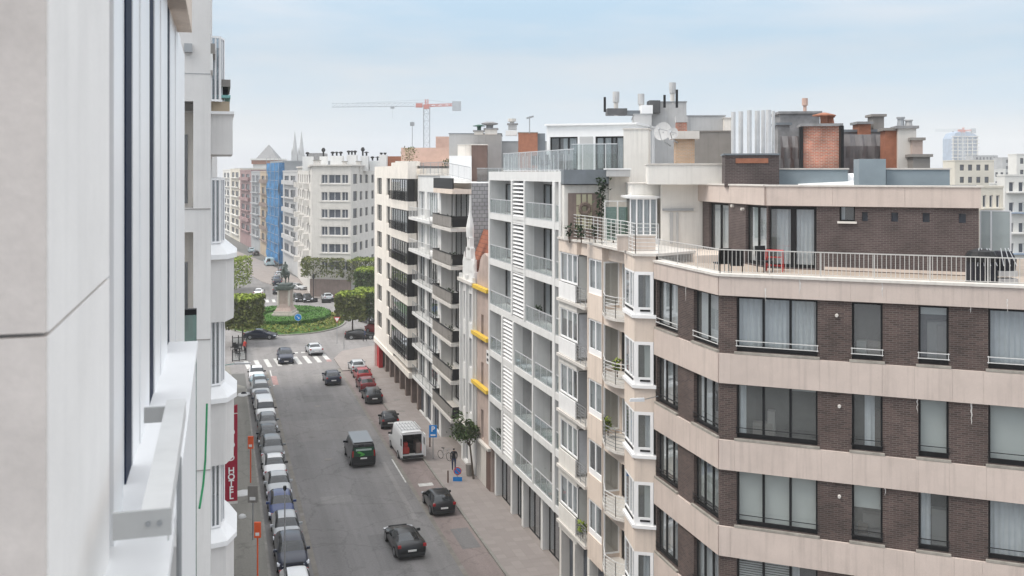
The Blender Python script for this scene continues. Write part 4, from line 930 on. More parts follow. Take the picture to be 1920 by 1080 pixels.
for k in range(6):
    zf, zc = lv[k+1], lv[k]-(.42 if k else .62); up = k < 3
    cells = [(U(918), upper[0]), (upper[1], U(1036)), (U(1041), U(1052))] if up else [(U(918), lower[0]), (lower[1], U(997)), (U(1001), U(1036)), (U(1041), U(1052))]
    for ci, (a, b) in enumerate(cells):
        # back wall with glass doors
        w = b-a
        if up and ci == 1: hl_ = [(a+.1, a+w*.5, zf+.05, zc-.2)]
        elif up and ci == 0: hl_ = [(a+.1, a+w*.75, zf+.05, zc-.25)]
        elif w < 1.6: hl_ = [(a+.15, b-.1, zf+.05, zc-.2)]
        else: hl_ = [(a+.1, a+w*.6, zf+.05, zc-.2)]
        wall(gw, fe, a, b, zf, zc, hl_, .1, n=-D_)
        for h_ in hl_: window(bE, rooms, fe, *h_, 2 if h_[1]-h_[0] > 1.2 else 1, inset=.06, fmat='dark_frame', fw=.07, n=-D_, drapes=((random.choice(('net', 'curtain', 'net')), 0, random.choice((1, .7, 1)), 0, 1),), name='balcony_door')
        glassrail(bE, fe, a+.03, b-.03, -.06, zf+.02, zf+1.0, max(1, round(w/1.4)))
fin(917.5, lv[6], lv[0]-.62, w=.3); fin(1038.5, lv[6]-.42, lv[0]-.62, w=.45, d=D_); fins.box(fe, aR-.02-.32, aR, -D_, .03, lv[6]-.42, lv[0]-.62); fin(999, lv[6], lv[3]-.42, w=.22)
fins.build('fin', 'white_render', bE); gw.build('loggia_wall', 'grey_render', bE)
# ground floor
f0 = RF(19.3); st = MB(); st.box(f0, aL, aR, -1.0, -.5, 0, 3.8); st.build('shop_glazing', 'far_window', bE)
for px in (930, 960, 981, 1017, 1053): m_ = MB(); a = f0.u(px); m_.box(f0, a-.2, a+.2, -.6, .05, 0, 3.75); m_.build('pillar', 'white_render', bE)
for px0, px1 in ((934, 957), (963, 979), (984, 1014), (1021, 1050)):
    a, b = f0.u(px0), f0.u(px1); window(bE, None, f0, a, b, .1, 3.7, 3, (), inset=.3, fmat='dark_frame', fw=.08, name='shop_window', drapes=())
mb_ = MB(); shell(mb_, fe.off(-D_), aL, aR, 11, 0, 23.4); mb_.build('wall', 'white_render', bE); rooms.build('room_interior', ['interior', 'clutter'], bE)
# roof terrace and penthouse of the white building
hz = lv[0]
glassrail(bE, fe, U(931), U(1050)+.9, -.5, hz+.05, hz+1.25, 11)
mb_ = MB()
for i in range(16): uu = U(932)+i*.9; mb_.box(fe, uu-.02, uu+.02, -.56, -.52, hz, hz+1.0)
mb_.build('railing', 'white_metal', bE)
fk = Fr((XF(66).u(1025), 66), (1, -.35)); wk = fk.u(1192); zk = lambda px, py: fk.z(px, py)
t = thing('rooftop_penthouse', 'white rooftop penthouse with tall dark framed glazing on the white building', 'penthouse', fk.pt(wk/2, -2, hz))
ztp = zk(1025, 236); rm_ = MB(); mb_ = MB()
k1, k2, k3 = (fk.u(1031), fk.u(1083)), (fk.u(1116), fk.u(1146)), (fk.u(1148), fk.u(1170))
z0_, z1_ = hz+.1, ztp-.75
wall(mb_, fk, 0, wk, hz-.3, ztp, [(*k1, z0_, z1_), (k2[0], k3[1], z0_, z1_)], .2); shell(mb_, fk, 0, wk, 8, hz-.3, ztp); mb_.build('wall', 'white_clean', t)
window(t, rm_, fk, *k1, z0_, z1_, [.33, .66], inset=.15, fw=.09, drapes=(('net', .45, 1, 0, 1),), name='glazed_door'); window(t, rm_, fk, k2[0], k3[1], z0_, z1_, [.30, .57, .72], inset=.15, fw=.1, drapes=(('net', 0, .55, 0, 1), ('curtain', .75, 1, 0, 1)), name='glazed_door')
rm_.build('room_interior', ['interior', 'clutter'], t); mb_ = MB(); mb_.box(fk, fk.u(1087), fk.u(1112), .002, .03, z0_, z1_); mb_.build('grey_panel', 'grey_render', t)
mb_ = MB(); mb_.box(fk, -.1, wk+.1, -8, .18, ztp, ztp+.12); mb_.build('roof_edge', 'white_clean', t)
glassrail(t, fk, fk.u(1084), fk.u(1168), 1.6, hz+.05, zk(1120, 272), 4)
for i, (px, py0, py1, r) in enumerate(((1155, 172, 213, .32), (1202, 176, 213, .32), (1261, 155, 192, .32))):
    Y = 70; x = (px-CX)/F*Y; c = thing('vent_pipe', ('louvred grey vent pipe nearest the crane', 'louvred grey vent pipe between the dark roof boxes', 'tallest louvred vent pipe on the stepped roof building')[i], 'vent pipe', (x, Y, Zat(py1, Y)), 'louvred vent pipes')
    mb_ = MB(); mb_.cyl(x, Y, Zat(py1+4, Y), Zat(py0+18, Y), r*.5); mb_.build('pipe', 'pale_grey_stone', c); mb_ = MB(); mb_.lathe(x, Y, [(r*.7, Zat(py0+20, Y)), (r*.75, Zat(py0+10, Y)), (r*.75, Zat(py0, Y))], 10); mb_.build('vent_head', 'grey_render', c)
for nm, lb, p0, p1, q0, q1, Y, m_ in (('roof_plant_box', 'low black plant box on the white penthouse roof', 1139, 1176, 203, 215, 69, 'bitumen'), ('roof_plant_box', 'white round edged tank on the penthouse roof', 1203, 1224, 197, 213, 68.5, 'white_clean'), ('roof_plant_box', 'black raised box left of the stepped roof building', 1218, 1238, 188, 212, 69.5, 'bitumen'), ('roof_plant_box', 'low dark duct between the two plant boxes', 1176, 1206, 207, 215, 69.3, 'lead_roof')):
    o, _, _ = rbox(nm, p0, p1, q0, q1, Y, 1.5, m_, rot=0); tag(o, lb, 'plant box')
for i, (px, a, b) in enumerate(((1134, 182, 200), (1246, 178, 192), (1269, 168, 192))):
    mb_ = MB(); x = (px-CX)/F*69; mb_.cyl(x, 69, Zat(b+10, 69), Zat(a, 69), .09, sides=8); tag(mb_.build('vent_pipe', 'black_metal', None), ('thin black pipe above the white penthouse', 'short black pipe left of the tallest vent', 'slanting black pipe right of the tallest vent')[i], 'vent pipe')
# terrace furniture behind the glass rail of the white building
for i, px in enumerate((962, 985, 1004, 1022)):
    ch = chair_(('dark terrace chair at the left end of the white roof terrace', 'dark terrace chair behind the middle of the glass roof railing', 'dark terrace chair with tall back on the white roof terrace', 'dark terrace chair nearest the white penthouse')[i], 0, 0); ch.location = (*S(64-i*1.8, 20.6), hz); ch.rotation_euler.z = i
mb_ = MB(); p_ = S(62, 21.3); mb_.abox(p_.x-.8, p_.x+.8, p_.y-.4, p_.y+.4, hz+.7, hz+.76)
for sx in (-.7, .7):
    for sy in (-.35, .35): mb_.bar((p_.x+sx, p_.y+sy, hz), (p_.x+sx, p_.y+sy, hz+.7), .03)
tag(mb_.build('terrace_table', 'dark_frame', None), 'dark table among the chairs on the white roof terrace', 'table')
# ---- narrow braced house and white gabled house
fd = RF(19.1); a0, a1 = -73.8, -69.75
bD = thing('braced_house', 'narrow brown pink house front braced with yellow beams beside the white building', 'house', (*S(71.8, 21), 0))
mb_ = MB(); zt_ = 14.5; hs_ = [(a0+1.2, a0+1.9, 3.4+3.6*k, 5.6+3.6*k) for k in range(3)]
wall(mb_, fd, a0, a1, 0, zt_, hs_, .2); shell(mb_, fd, a0, a1, 9, 0, zt_); mb_.build('wall', 'pink_stone', bD); simple_windows(bD, fd, hs_, cols=1)
mb_ = MB(); pr_ = [(0, 0), (0, 1.2), (.5, 1.6), (.9, 2.4), (1.5, 2.8), (2.2, 3.0), (2.9, 2.8), (3.3, 2.2), (3.7, 1.0), (4.05, .6), (4.05, 0)]
i0 = len(mb_.v); mb_.v += [fd.pt(a0+u_1, 0, zt_+z) for u_1, z in pr_] + [fd.pt(a0+u_1, -.4, zt_+z) for u_1, z in pr_]; n_ = len(pr_)
mb_.f.append(tuple(range(n_))[::-1]); mb_.m.append(0); mb_.f.append(tuple(range(n_, 2*n_))); mb_.m.append(0)
for i in range(n_): j = (i+1) % n_; mb_.f.append((i, j, n_+j, n_+i)); mb_.m.append(0)
mb_.build('scrolled_gable', 'pink_stone', bD)
mb_ = MB(); mb_.box(fd, a0-.1, a1-.05, .0, .25, 3.1, 3.3); mb_.build('ledge', 'pale_grey_stone', bD)
for i in range(7): m_ = MB(); a = a0+.1+i*.55; m_.box(fd, a, a+.52, .01, .05+.01*(i % 2), .1, 3.1); m_.build('hoarding_board', 'brown_wood' if i > 4 else 'pale_grey_stone', bD)
for z in (14.7, 11.1, 7.3):
    m_ = MB(); m_.box(fd, a0-.5, a1-.05, .03, .38, z, z+.27); m_.build('yellow_beam', 'yellow_steel', bD)
m_ = MB(); m_.box(fd, a1-1.1, a1-.25, .02, .06, 9.4, 10.4); m_.build('notice_board', 'sign_white', bD); m_ = MB(); m_.box(fd, a1-.95, a1-.4, .065, .075, 9.6, 9.8); m_.box(fd, a1-.95, a1-.4, .065, .075, 10.0, 10.2); m_.build('notice_print', 'dark_frame', bD)
fc = RF(19.0); a0, a1 = -78.65, -73.85
bC = thing('gabled_townhouse', 'narrow white gabled townhouse with pinnacled stone front and orange tiled roof', 'house', (*S(76.3, 21), 0))
mb_ = MB(); zt_ = 14.8; hs_ = [(a0+.8, a0+1.9, z, z+2.3) for z in (4.6, 8.2, 11.7)] + [(a0+2.7, a0+3.9, z, z+2.3) for z in (4.6, 8.2, 11.7)] + [(a0+.6, a0+2.2, .3, 3.0)]
wall(mb_, fc, a0, a1, 0, zt_, hs_, .3); shell(mb_, fc, a0, a1, 9, 0, zt_); mb_.build('wall', 'white_render', bC); simple_windows(bC, fc, hs_, cols=2, inset=.25)
for a in (a0+.35, a0+2.3, a1-.3): m_ = MB(); m_.box(fc, a-.14, a+.14, .003, .22, 3.4, zt_+.6); m_.build('pilaster', 'white_render', bC)
m_ = MB(); m_.box(fc, a0, a1, .0, .35, zt_, zt_+.25); m_.box(fc, a0, a1, 0, .3, 3.3, 3.5); m_.build('cornice', 'pale_grey_stone', bC)
m_ = MB(); steps = [(.6, 1.0), (1.1, 1.9), (1.7, 2.8), (2.05, 3.6)]; m2_ = a0+2.4
for hw, z in steps: m_.box(fc, m2_-2.5+hw, m2_+2.5-hw, -.35, 0, zt_+z-1.0, zt_+z)
m_.build('stepped_gable', 'white_render', bC)
m_ = MB(); c_ = fc.pt(m2_, -.15, 0); m_.lathe(c_[0], c_[1], [(.3, zt_+3.6), (.32, zt_+4.4), (.1, zt_+5.6), (.04, zt_+7.0)], 8)
for s_ in (-1.6, 1.6): c_ = fc.pt(m2_+s_, -.1, 0); m_.lathe(c_[0], c_[1], [(.16, zt_+.6), (.17, zt_+1.6), (.03, zt_+2.4)], 8)
m_.build('pinnacle', 'white_render', bC)
m_ = MB(); p = fc.pt; m_.quad(p(a0, -.4, zt_+.2), p(a1+.05, -.4, zt_+.2), p(a1+.05, -1.9, zt_+4.1), p(a0, -1.9, zt_+4.1)); m_.quad(p(a0, -8.5, zt_+.2), p(a0, -1.9, zt_+4.1), p(a1, -1.9, zt_+4.1), p(a1, -8.5, zt_+.2)); m_.build('tiled_roof', 'terracotta_tile', bC)
m_ = MB(); m_.quad(p(a1+.03, -.4, zt_), p(a1+.03, -8.5, zt_), p(a1+.03, -3.5, zt_+4.08), p(a1+.03, -1.7, zt_+4.08)); m_.build('roof_flank', 'terracotta_tile', bC)
# ---- grey white balcony building
bB = thing('balcony_apartment_building', 'grey and white apartment building with stacked dark balconies and slate hung side wall', 'apartment building', (*S(87.6, 22), 0))
fr = RF(18.9); a0, am, a1 = -96.6, -86.3, -78.75; rooms = MB(); w_ = MB(); dz = 3.13
ztop = 22.55
tops = [19.25-dz*k for k in range(6)]                           # floor tops
hsL = []; hsR = []
for k in range(7):
    zf = 19.25-dz*k; zc = zf+2.85 if k else 22.4
    if k > 5: continue
    hsL += [(a0+.5, a0+3.4, zf+.05, zf+2.5), (a0+4.6, a0+9.3, zf+.05, zf+2.5)]; hsR += [(am+1.0, am+6.8, zf+.05, zf+2.55)]
hsG = [(a0+.6, a0+3.0, .2, 3.0), (a0+3.9, a0+6.3, .2, 3.0), (a0+7.2, a0+9.8, .2, 3.0)]
wall(w_, fr, a0, am, 0, 23.3, hsL+hsG, .25, n=0); frr = fr.off(-1.0)
wall(w_, frr, am, a1, 0, 23.0, hsR+[(am+.8, am+3.0, .2, 2.9), (am+4, am+6.8, .2, 2.9)], .25)
mb_ = MB(); sf = Fr(fr.pt(a1, -1.0, 0), -fr.N); mb_.quad(sf.pt(0, 0, 0), sf.pt(11, 0, 0), sf.pt(11, 0, 22.7), sf.pt(0, 0, 22.7)); mb_.build('slate_side_wall', 'slate_tile', bB)
sf2 = Fr(fr.pt(am, 0, 0), -fr.N); w_.quad(sf2.pt(0, 0, 0), sf2.pt(1, 0, 0), sf2.pt(1, 0, 23.3), sf2.pt(0, 0, 23.3))
w_.quad(fr.pt(a0, -.2, 22.7), fr.pt(a1, -.2, 22.7), fr.pt(a1, -12, 22.7), fr.pt(a0, -12, 22.7)); w_.build('wall', 'white_render', bB)
for k in range(6):
    zf = 19.25-dz*k
    cu = rdrape(.5)
    window(bB, rooms, fr, a0+.5, a0+3.4, zf+.05, zf+2.5, 2, inset=.2, fmat='dark_frame' if k > 1 else 'white_pvc', fw=.1, drapes=cu)
    window(bB, rooms, fr, a0+4.6, a0+9.3, zf+.05, zf+2.5, [.4, .6], inset=.2, fmat='dark_frame' if k > 1 else 'white_pvc', fw=.1, drapes=(('blind', .0, .6, .1, 1),) if k < 2 else rdrape(.5))
    window(bB, rooms, frr, am+1.0, am+6.8, zf+.05, zf+2.55, 3, inset=.2, fw=.09, drapes=())
    m_ = MB(); m_.box(fr, a0+.1, am+.0, .002, .95 if k < 2 else .6, zf-.28, zf-.02); m_.build('balcony_slab', 'white_render', bB)
    o_ = .9 if k < 2 else .55
    railing(bB, [fr.pt(a0+.15, o_, zf-.02), fr.pt(am-.1, o_, zf-.02), fr.pt(am-.1, .05, zf-.02)], 1.0, .3, .014, 'white_metal' if k < 2 else 'grey_metal')
    m_ = MB(); m_.box(fr, am+.0, a1+.0, -.99, .75, zf-.55, zf-.27); m_.build('balcony_slab', 'pale_grey_stone', bB)
    zz = zf-.27; m_ = MB(); q = [(am+.05, .7), (a1-.05, .7)]
    for i in range(7):
        aa = am+.1+i*(a1-am-.2)/7; m_.box(fr, aa, aa+(a1-am-.2)/7-.05, .64, .70, zz+.1, zz+.95)
    m_.build('balcony_panel', 'dark_grey_render', bB, kind='stuff'); m_ = MB(); m_.box(fr, am+.05, a1-.02, .62, .73, zz+.97, zz+1.03); m_.box(fr, a1-.08, a1-.02, -.95, .62, zz+.1, zz+1.0); m_.box(fr, am+.02, am+.08, -.95, .62, zz+.1, zz+1.0); m_.build('handrail', 'black_metal', bB)
    for i in range(2):
        p_ = fr.pt(am+1.5+i*3.2+random.random(), .1, zz); m_ = MB()
m_ = MB(); m_.box(fr, am-.02, am+.7, -.9, .05, 0, 22.4); m_.build('pier', 'white_render', bB)
simple_windows(bB, fr, hsG, cols=2, fmat='dark_frame'); simple_windows(bB, frr, [(am+.8, am+3.0, .2, 2.9), (am+4, am+6.8, .2, 2.9)], fmat='dark_frame')
rooms.build('room_interior', ['interior', 'clutter'], bB)
m_ = MB(); m_.box(fr, am, a1, -.99, .6, 21.8, 22.2); m_.build('balcony_slab', 'beige', bB); m_ = MB(); m_.box(fr, am, a1, .5, .6, 22.2, 23.1); m_.build('dark_screen', 'black_metal', bB)
m_ = MB(); m_.box(fr, a0, am, -.4, .12, 23.3, 23.42); m_.build('coping', 'coping_stone', bB)
glassrail(bB, sf, .5, 8.0, -.2, 22.75, 23.9, 4); railing(bB, [fr.pt(a0+.2, -.2, 23.42), fr.pt(am, -.2, 23.42), fr.pt(a1-.1, -.9, 22.9)], 1.1, .3, .014, 'grey_metal')
# set back roof storeys on the balcony building
fs_ = XF(97); 
def rb(label, p0, p1, q0, q1, Y, d, m, cap=None, name='roof_building', zb=22): o, _, _ = rbox(name, p0, p1, q0, q1, Y, d, m, rot=0, zb=zb, capm=cap); tag(o, label, 'roof building'); return o
rb('grey set back storey with zinc edge above the slate wall', 842, 940, 251, 300, 100, 8, 'grey_render', 'lead_roof')
rb('pale storey with small opening beside the brown sliding wall', 858, 884, 272, 310, 96, 4, 'cream', 'coping_stone')
rb('brown boarded wall of the set back storey', 884, 913, 272, 318, 95.5, 3, 'brown_wood', 'cream')
rb('white low roof wall under the pale storey', 842, 884, 292, 320, 95, 3, 'white_clean', None)
rb('grey roof block with satellite mast behind the white roof terrace', 915, 1025, 266, 310, 104, 8, 'far_grey', 'lead_roof')
rb('orange rendered stair head beside a dark box', 972, 1008, 249, 275, 96, 3, 'terracotta', 'kerb')
rb('dark slate box right of the orange stair head', 1008, 1022, 250, 274, 96.5, 3, 'lead_roof', None)
c = chimney('round capped stone stack on the grey storey, largest of three', 909, 932, 240, 252, 98, 'pale_grey_stone', 1.4, 'weathered_slate', rot=0); cowl(c, 918, 228, 241, 98, .8, 'weathered_slate', 0)
c = chimney('small green cowled stack left of the largest stone stack', 889, 906, 244, 252, 98, 'pale_grey_stone', 1.2, 'weathered_slate', rot=0); cowl(c, 898, 233, 245, 98, .45, 'green_paint', 1)
c = chimney('white based stack with dark collar left of the orange stair head', 948, 970, 242, 254, 98, 'white_render', 1.2, None, rot=0); c2 = chimney('grey brick upper stack with railing top above the white base', 953, 969, 231, 243, 98.2, 'grey_render', 1, 'weathered_slate', rot=0); cowl(c2, 960, 222, 232, 98, .5, 'pale_grey_stone', 2)
mb_ = MB(); x = (993-CX)/F*96; mb_.bar((x, 96, Zat(250, 96)), (x, 96, Zat(218, 96)), .07); mb_.bar((x-.3, 96, Zat(222, 96)), (x+.4, 96, Zat(218, 96)), .12); tag(mb_.build('antenna', 'grey_metal', None), 'thin roof antenna standing on the orange stair head', 'antenna')
# ---- cream corner building at the end of the row
bA = thing('cream_corner_building', 'cream apartment building at the square with dark bay windows and railings', 'apartment building', (*S(108, 22), 0))
fr = RF(18.9); a0, am, a1 = -119.8, -106.4, -96.65; rooms = MB(); w_ = MB(); dz = 3.15; fbay = fr.off(1.0)
hs_ = []
for k in range(6):
    zt_ = 22.95-dz*k
    hs_ += [(a0+1.0, a0+3.2, zt_-1.9, zt_), (a0+4.6, a0+7.6, zt_-1.9, zt_)]
fr8 = fr.off(.78)
hs_ = [(h[0]+(1.0 if h[0] < a0+3 else 4.3), h[1]+(2.2 if h[0] < a0+3 else 3.9), h[2], h[3]) for h in hs_]
wall(w_, fr8, a0, am, 3.6, 24.3, hs_, .25)
sA = Fr(fr.pt(a1, .9, 0), -fr.N)
for k in range(7):
    zt_ = 22.95-dz*k; zb_ = zt_-2.25
    if k < 6: w_.box(fbay, am, a1, -.9, 0, zb_-(dz-2.25)+.0 if k < 5 else zb_-.7, zb_)
w_.box(fbay, am, a1, -.9, 0, 22.95, 24.3 + .35); w_.box(fr, a0+.02, a1, -12, -.9, 0, 24.0); w_.quad(fr.pt(a0, -12, 0), fr8.pt(a0, 0, 0), fr8.pt(a0, 0, 24.3), fr.pt(a0, -12, 24.3))
w_.quad(fr8.pt(a0, 0, 24.3), fr8.pt(am, 0, 24.3), fr.pt(am, -12, 24.3), fr.pt(a0, -12, 24.3))
w_.build('wall', 'cream', bA)
for k in range(6):
    zt_ = 22.95-dz*k; zb_ = zt_-2.25
    for q in ((a0+2.0, a0+5.4), (a0+8.9, a0+11.5)): window(bA, rooms, fr8, *q, zt_-1.9, zt_, 2, inset=.2, fw=.1, drapes=rdrape(.5))
    window(bA, rooms, fbay, am+.05, a1-.5, zb_, zt_, 7, inset=.0, fw=.09, drapes=rdrape(.6), low=.1)
    m_ = MB(); m_.box(fbay, a1-.5, a1, -.7, .0, zb_, zt_); m_.build('dark_return', 'black_metal', bA)
    railing(bA, [fbay.pt(am+.1, .25, zb_), fbay.pt(a1-.1, .25, zb_)], .95, .25, .02, 'black_metal', posts=2)
for i in range(8): a = a0+.2+i*3.3; m_ = MB(); m_.box(fr, a, a+.6, -.5, .1, 0, 3.15); m_.build('pier', 'brown_stone', bA)
m_ = MB(); m_.box(fr, a0+.1, a1, -.9, -.7, 0, 3.6); m_.build('shop_glazing', 'far_window', bA); m_ = MB(); m_.box(fr, a0, a1, -.9, .9, 3.15, 3.7); m_.build('canopy', 'cream', bA)
m_ = MB(); m_.box(fr, a0-.3, a0+1.6, .02, .5, .1, 4.0); m_.build('red_shop_front', 'red_shop', bA)
rooms.build('room_interior', ['interior', 'clutter'], bA)
rb('cream lift housing on the cream corner building', 741, 782, 302, 318, 108, 4, 'cream_pale', None, zb=23)
rb('low grey roof edge block behind the cream corner building', 715, 742, 300, 312, 128, 4, 'grey_render', 'bitumen', zb=23)
c = chimney('white chimney block at the left end of the cream corner building', 711, 724, 288, 312, 124, 'white_render', 1.5, None, rot=0); cowl(c, 714, 286, 290, 124, .25, 'black_metal', 2); cowl(c, 721, 286, 290, 124, .25, 'black_metal', 2)
rb('salmon pink roof terrace screen of the set back storey', 752, 842, 277, 312, 112, .4, 'salmon', None)
rb('salmon pink upper box with black cowl', 817, 842, 256, 274, 114, 3, 'salmon', None)
rb('red tiled low roof behind the white chimney block', 726, 752, 293, 304, 126, 4, 'terracotta', None)
p_ = ((768-CX)/F*106, 106, 23.6)
# ---------------------------------------------------------------- left hand side: the photographer's own building and its neighbour
LF = lambda b: Fr(RV*b, SV)
la = lambda px, b: acol(px, b)
def bpx(px, a): t = (px-CX)/F; return a*(SV.y*t-SV.x)/(RV.x-RV.y*t)
t = thing('near_building', 'close pale rendered building edge with white window frames filling the left of the view', 'building', (*S(3, -1), 0))
f3_ = LF(-.30); zj = 23.205
for z0, z1 in ((10, zj-.004), (zj+.004, 40)):
    mb = MB(); mb.box(f3_, 1.97, 3.0, -3, -.004, z0, z1); mb.build('pillar', 'near_plaster', t)
    mb = MB(); mb.box(f3_, 1.978, la(205, -.3), -.004, .0, z0, z1); mb.build('cladding_panel', 'near_panel', t)
mb = MB(); mb.box(f3_, 1.99, 3.0, -2.9, -.012, zj-.01, zj+.01); mb.build('panel_joint', 'near_joint', t)
mb = MB(); mb.box(f3_, 3.0, 9.5, -3, -.16, 10, 40); mb.build('wall', 'near_panel', t)
fw_ = LF(-.31); prof = [(205, 222, .012, 'white_pvc'), (222, 233, -.004, 'alu'), (233, 240.5, -.012, 'white_pvc'), (250, 262, -.002, 'white_pvc'), (262, 272, .004, 'white_pvc'), (272, 283, -.006, 'white_pvc'), (290, 300, .0, 'white_pvc'), (300, 312, .006, 'white_pvc'), (319, 328, .0, 'white_pvc'), (328, 337, .006, 'white_pvc'), (337, 346, .0, 'white_pvc')]
for p0, p1, n, m in prof:
    a, b = la(p0, -.31), la(p1, -.31)
    mb = MB(); mb.box(fw_, a+.002, b-.002, -.1, n, 19, 24.6); mb.build('frame_post', m, t)
for p0, p1 in ((240.5, 250), (283, 290), (312, 319)):
    a, b = la(p0, -.31), la(p1, -.31); mb = MB(); mb.box(fw_, a-.02, b+.02, -.08, -.006, 19, 24.58); mb.build('pane', 'slit_glass', t)
mb = MB(); mb.box(LF(-.2), 1.6, 7.96, -.3, 0, 24.58, 24.95); mb.build('lintel', 'beige', t)
mb = MB(); mb.box(LF(-.134), 2.7, 6.8, -.3, 0, 22.355, 22.40); mb.build('sill', 'white_clean', t)
mb = MB(); mb.box(LF(-.145), 4.2, 6.7, -.1, 0, 20.8, 22.35); mb.build('apron_panel', 'white_clean', t)
mb = MB(); mb.box(LF(-.115), 2.50, 3.76, -.066, 0, 22.665, 22.685); mb.box(LF(-.115), 2.50, 3.76, -.004, 0, 22.62, 22.665); mb.build('handrail', 'white_metal', t)
mb = MB(); mb.box(LF(-.108), 2.465, 2.475, -.13, 0, 22.645, 22.708); mb.build('bracket', 'bracket', t)
mb = MB(); mb.box(LF(-.12), 3.78, 3.80, -.14, 0, 22.60, 22.655); mb.build('bracket', 'bracket', t)
for b in (-.135, -.16): mb = MB(); mb.bar((*S(2.465, b), 22.677), (*S(2.458, b), 22.677), .006, 0, 8); mb.build('bolt', 'grey_metal', t)
mb = MB(); mb.bar((*S(3.3, -.122), 20), (*S(3.3, -.122), 22.6), .008, 0, 8); mb.build('rail_post', 'grey_metal', t)
mb = MB(); mb.box(LF(-.13), 3.35, 3.6, -.10, 0, 20, 22.3); mb.build('concrete_post', 'loggia_concrete', t)
mb = MB(); mb.box(LF(-.2), 11, 11.05, -.5, -.03, 19.0, 22.0); g = mb.build('glass_screen', 'glass_green', t); mb = MB(); mb.box(LF(-.2), 10.98, 11.07, -.5, -.03, 22.0, 22.06); mb.build('screen_rail', 'dark_frame', t)
mb = MB(); pts = [(*S(9.4, bpx(388, 9.4)), 21.4), (*S(9.0, bpx(385, 9)), 21.0), (*S(8.8, bpx(381, 8.8)), 20.85), (*S(8.5, bpx(374, 8.5)), 20.75)]
for p, q in zip(pts, pts[1:]): mb.bar(p, q, .010, 0, 6)
mb.build('green_edge_tube', 'awning_green', t)
# neighbour with loggias and bows
n2 = thing('bow_window_building', 'pale grey apartment building with loggias and white capped bow windows on the left', 'apartment building', (*S(60, -6), 0))
f2_ = Fr(S(25, -4), RV); uo = lambda b: b+4
hs_ = [(uo(-1.3), uo(-.60), 22.66-3.16*k, 25.24-3.16*k) for k in range(-0, 6)]
mb = MB(); wall(mb, f2_, 0, uo(-.2), 0, 30, hs_, .8)
fa = LF(-.2); wh = []
for k in range(-2, 7):
    z = 22.4-3.4*k
    for a in (32.5, 37.5, 42.5, 49, 54, 59, 64, 70, 75, 80, 86, 91, 96, 102, 107): wh.append((a, a+1.8, z-2.0, z-.1))
wh = [h for h in wh if h[3] < 24.8]; wall(mb, fa, 25, 112, 0, 25, wh, .2); mb.quad(fa.pt(25, 0, 25), fa.pt(31, 0, 25), fa.pt(31, 0, 30), fa.pt(25, 0, 30)); mb.quad(fa.pt(25, 0, 25), fa.pt(112, 0, 25), fa.pt(112, -9, 25), fa.pt(25, -9, 25)); mb.quad(fa.pt(112, 0, 0), fa.pt(112, -9, 0), fa.pt(112, -9, 25), fa.pt(112, 0, 25))  # unseen stretch past the bow kept low so sunlight reaches the street
mb.build('wall', 'loggia_concrete', n2)
simple_windows(n2, fa, wh, cols=2)
for k in range(6):
    z = 22.66-3.16*k; mb = MB(); mb.box(f2_, uo(-1.3), uo(-.6), -.8, -.75, z, z+2.58); mb.build('loggia_back', 'cream', n2)
    mb = MB(); mb.box(f2_, uo(-1.25), uo(-.75), -.74, -.70, z+.1, z+1.8); mb.build('loggia_window', 'glass_far', n2)
    mb = MB(); mb.box(f2_, uo(-1.3), uo(-.2), .001, .02, z-.025, z-.01); mb.build('dark_joint', 'dark_grey_render', n2)  # thin dark strip along the foot of each loggia opening
mb = MB(); mb.box(f2_, 0, uo(-.2), .001, .01, 25.9, 25.915); mb.box(f2_, uo(-.8), uo(-.62), .0, .25, 26.4, 26.6); mb.build('vent_box', 'grey_metal', n2)
def bowpoly(a0, s=1., out=.36, base=-.2):
    pts = [(a0, base), (a0+.12, out*.45*s), (a0+.75, out*s), (a0+2.2, out*s+.03), (a0+3.1, out*.6*s), (a0+3.5, base)]
    p = [S(a, b) for a, b in pts]; return p
def ccw(p): return p if sum(a.x*b.y-b.x*a.y for a, b in zip(p, p[1:]+p[:1])) > 0 else p[::-1]
for k in range(0, 6):
    zc = 21.72-3.64*k
    mb = MB(); mb.prism(ccw(bowpoly(26.1, 1.)), zc-2.0, zc-.40); mb.build('bow_spandrel', 'loggia_concrete', n2)
    lo = ccw(bowpoly(25.98, 1.1, .40)); hi = ccw([S(a, b) for a, b in ((26.4, -.2), (26.5, .02), (26.9, .12), (28.2, .14), (28.8, .05), (29.2, -.2))])
    mb = MB(); i0 = len(mb.v); n_ = len(lo); mb.v += [(p.x, p.y, zc-.40) for p in lo] + [(p.x, p.y, zc-.28) for p in lo] + [(p.x, p.y, zc) for p in hi]
    for q in range(2):
        for i in range(n_): j = (i+1) % n_; mb.f.append((q*n_+i, q*n_+j, (q+1)*n_+j, (q+1)*n_+i)); mb.m.append(0)
    mb.f.append(tuple(2*n_+i for i in range(n_))); mb.m.append(0); mb.f.append(tuple(range(n_))[::-1]); mb.m.append(0); mb.build('bow_cap', 'white_clean', n2)
for k in range(-1, 6):
    zc = 21.72-3.64*k; z0, z1 = zc-.02, zc+1.66
    wp = [S(a, b) for a, b in ((26.35, -.2), (26.45, .02), (26.9, .11), (28.3, .12), (28.8, .02), (29.0, -.2))]
    mb = MB()
    for p, q in zip(wp, wp[1:]): mb.quad((*p, z0), (*q, z0), (*q, z1), (*p, z1))
    o = mb.build('window', 'glass_far', n2); mb = MB()
    for p in wp: mb.bar((*p, z0), (*p, z1), .035)
    for p, q in zip(wp, wp[1:]): mb.bar((*p, z0+.03), (*q, z0+.03), .035); mb.bar((*p, z1-.03), (*q, z1-.03), .035); mb.bar((*p.lerp(q, .5), z0), (*p.lerp(q, .5), z1), .025)
    mb.build('frame', 'white_pvc', o)
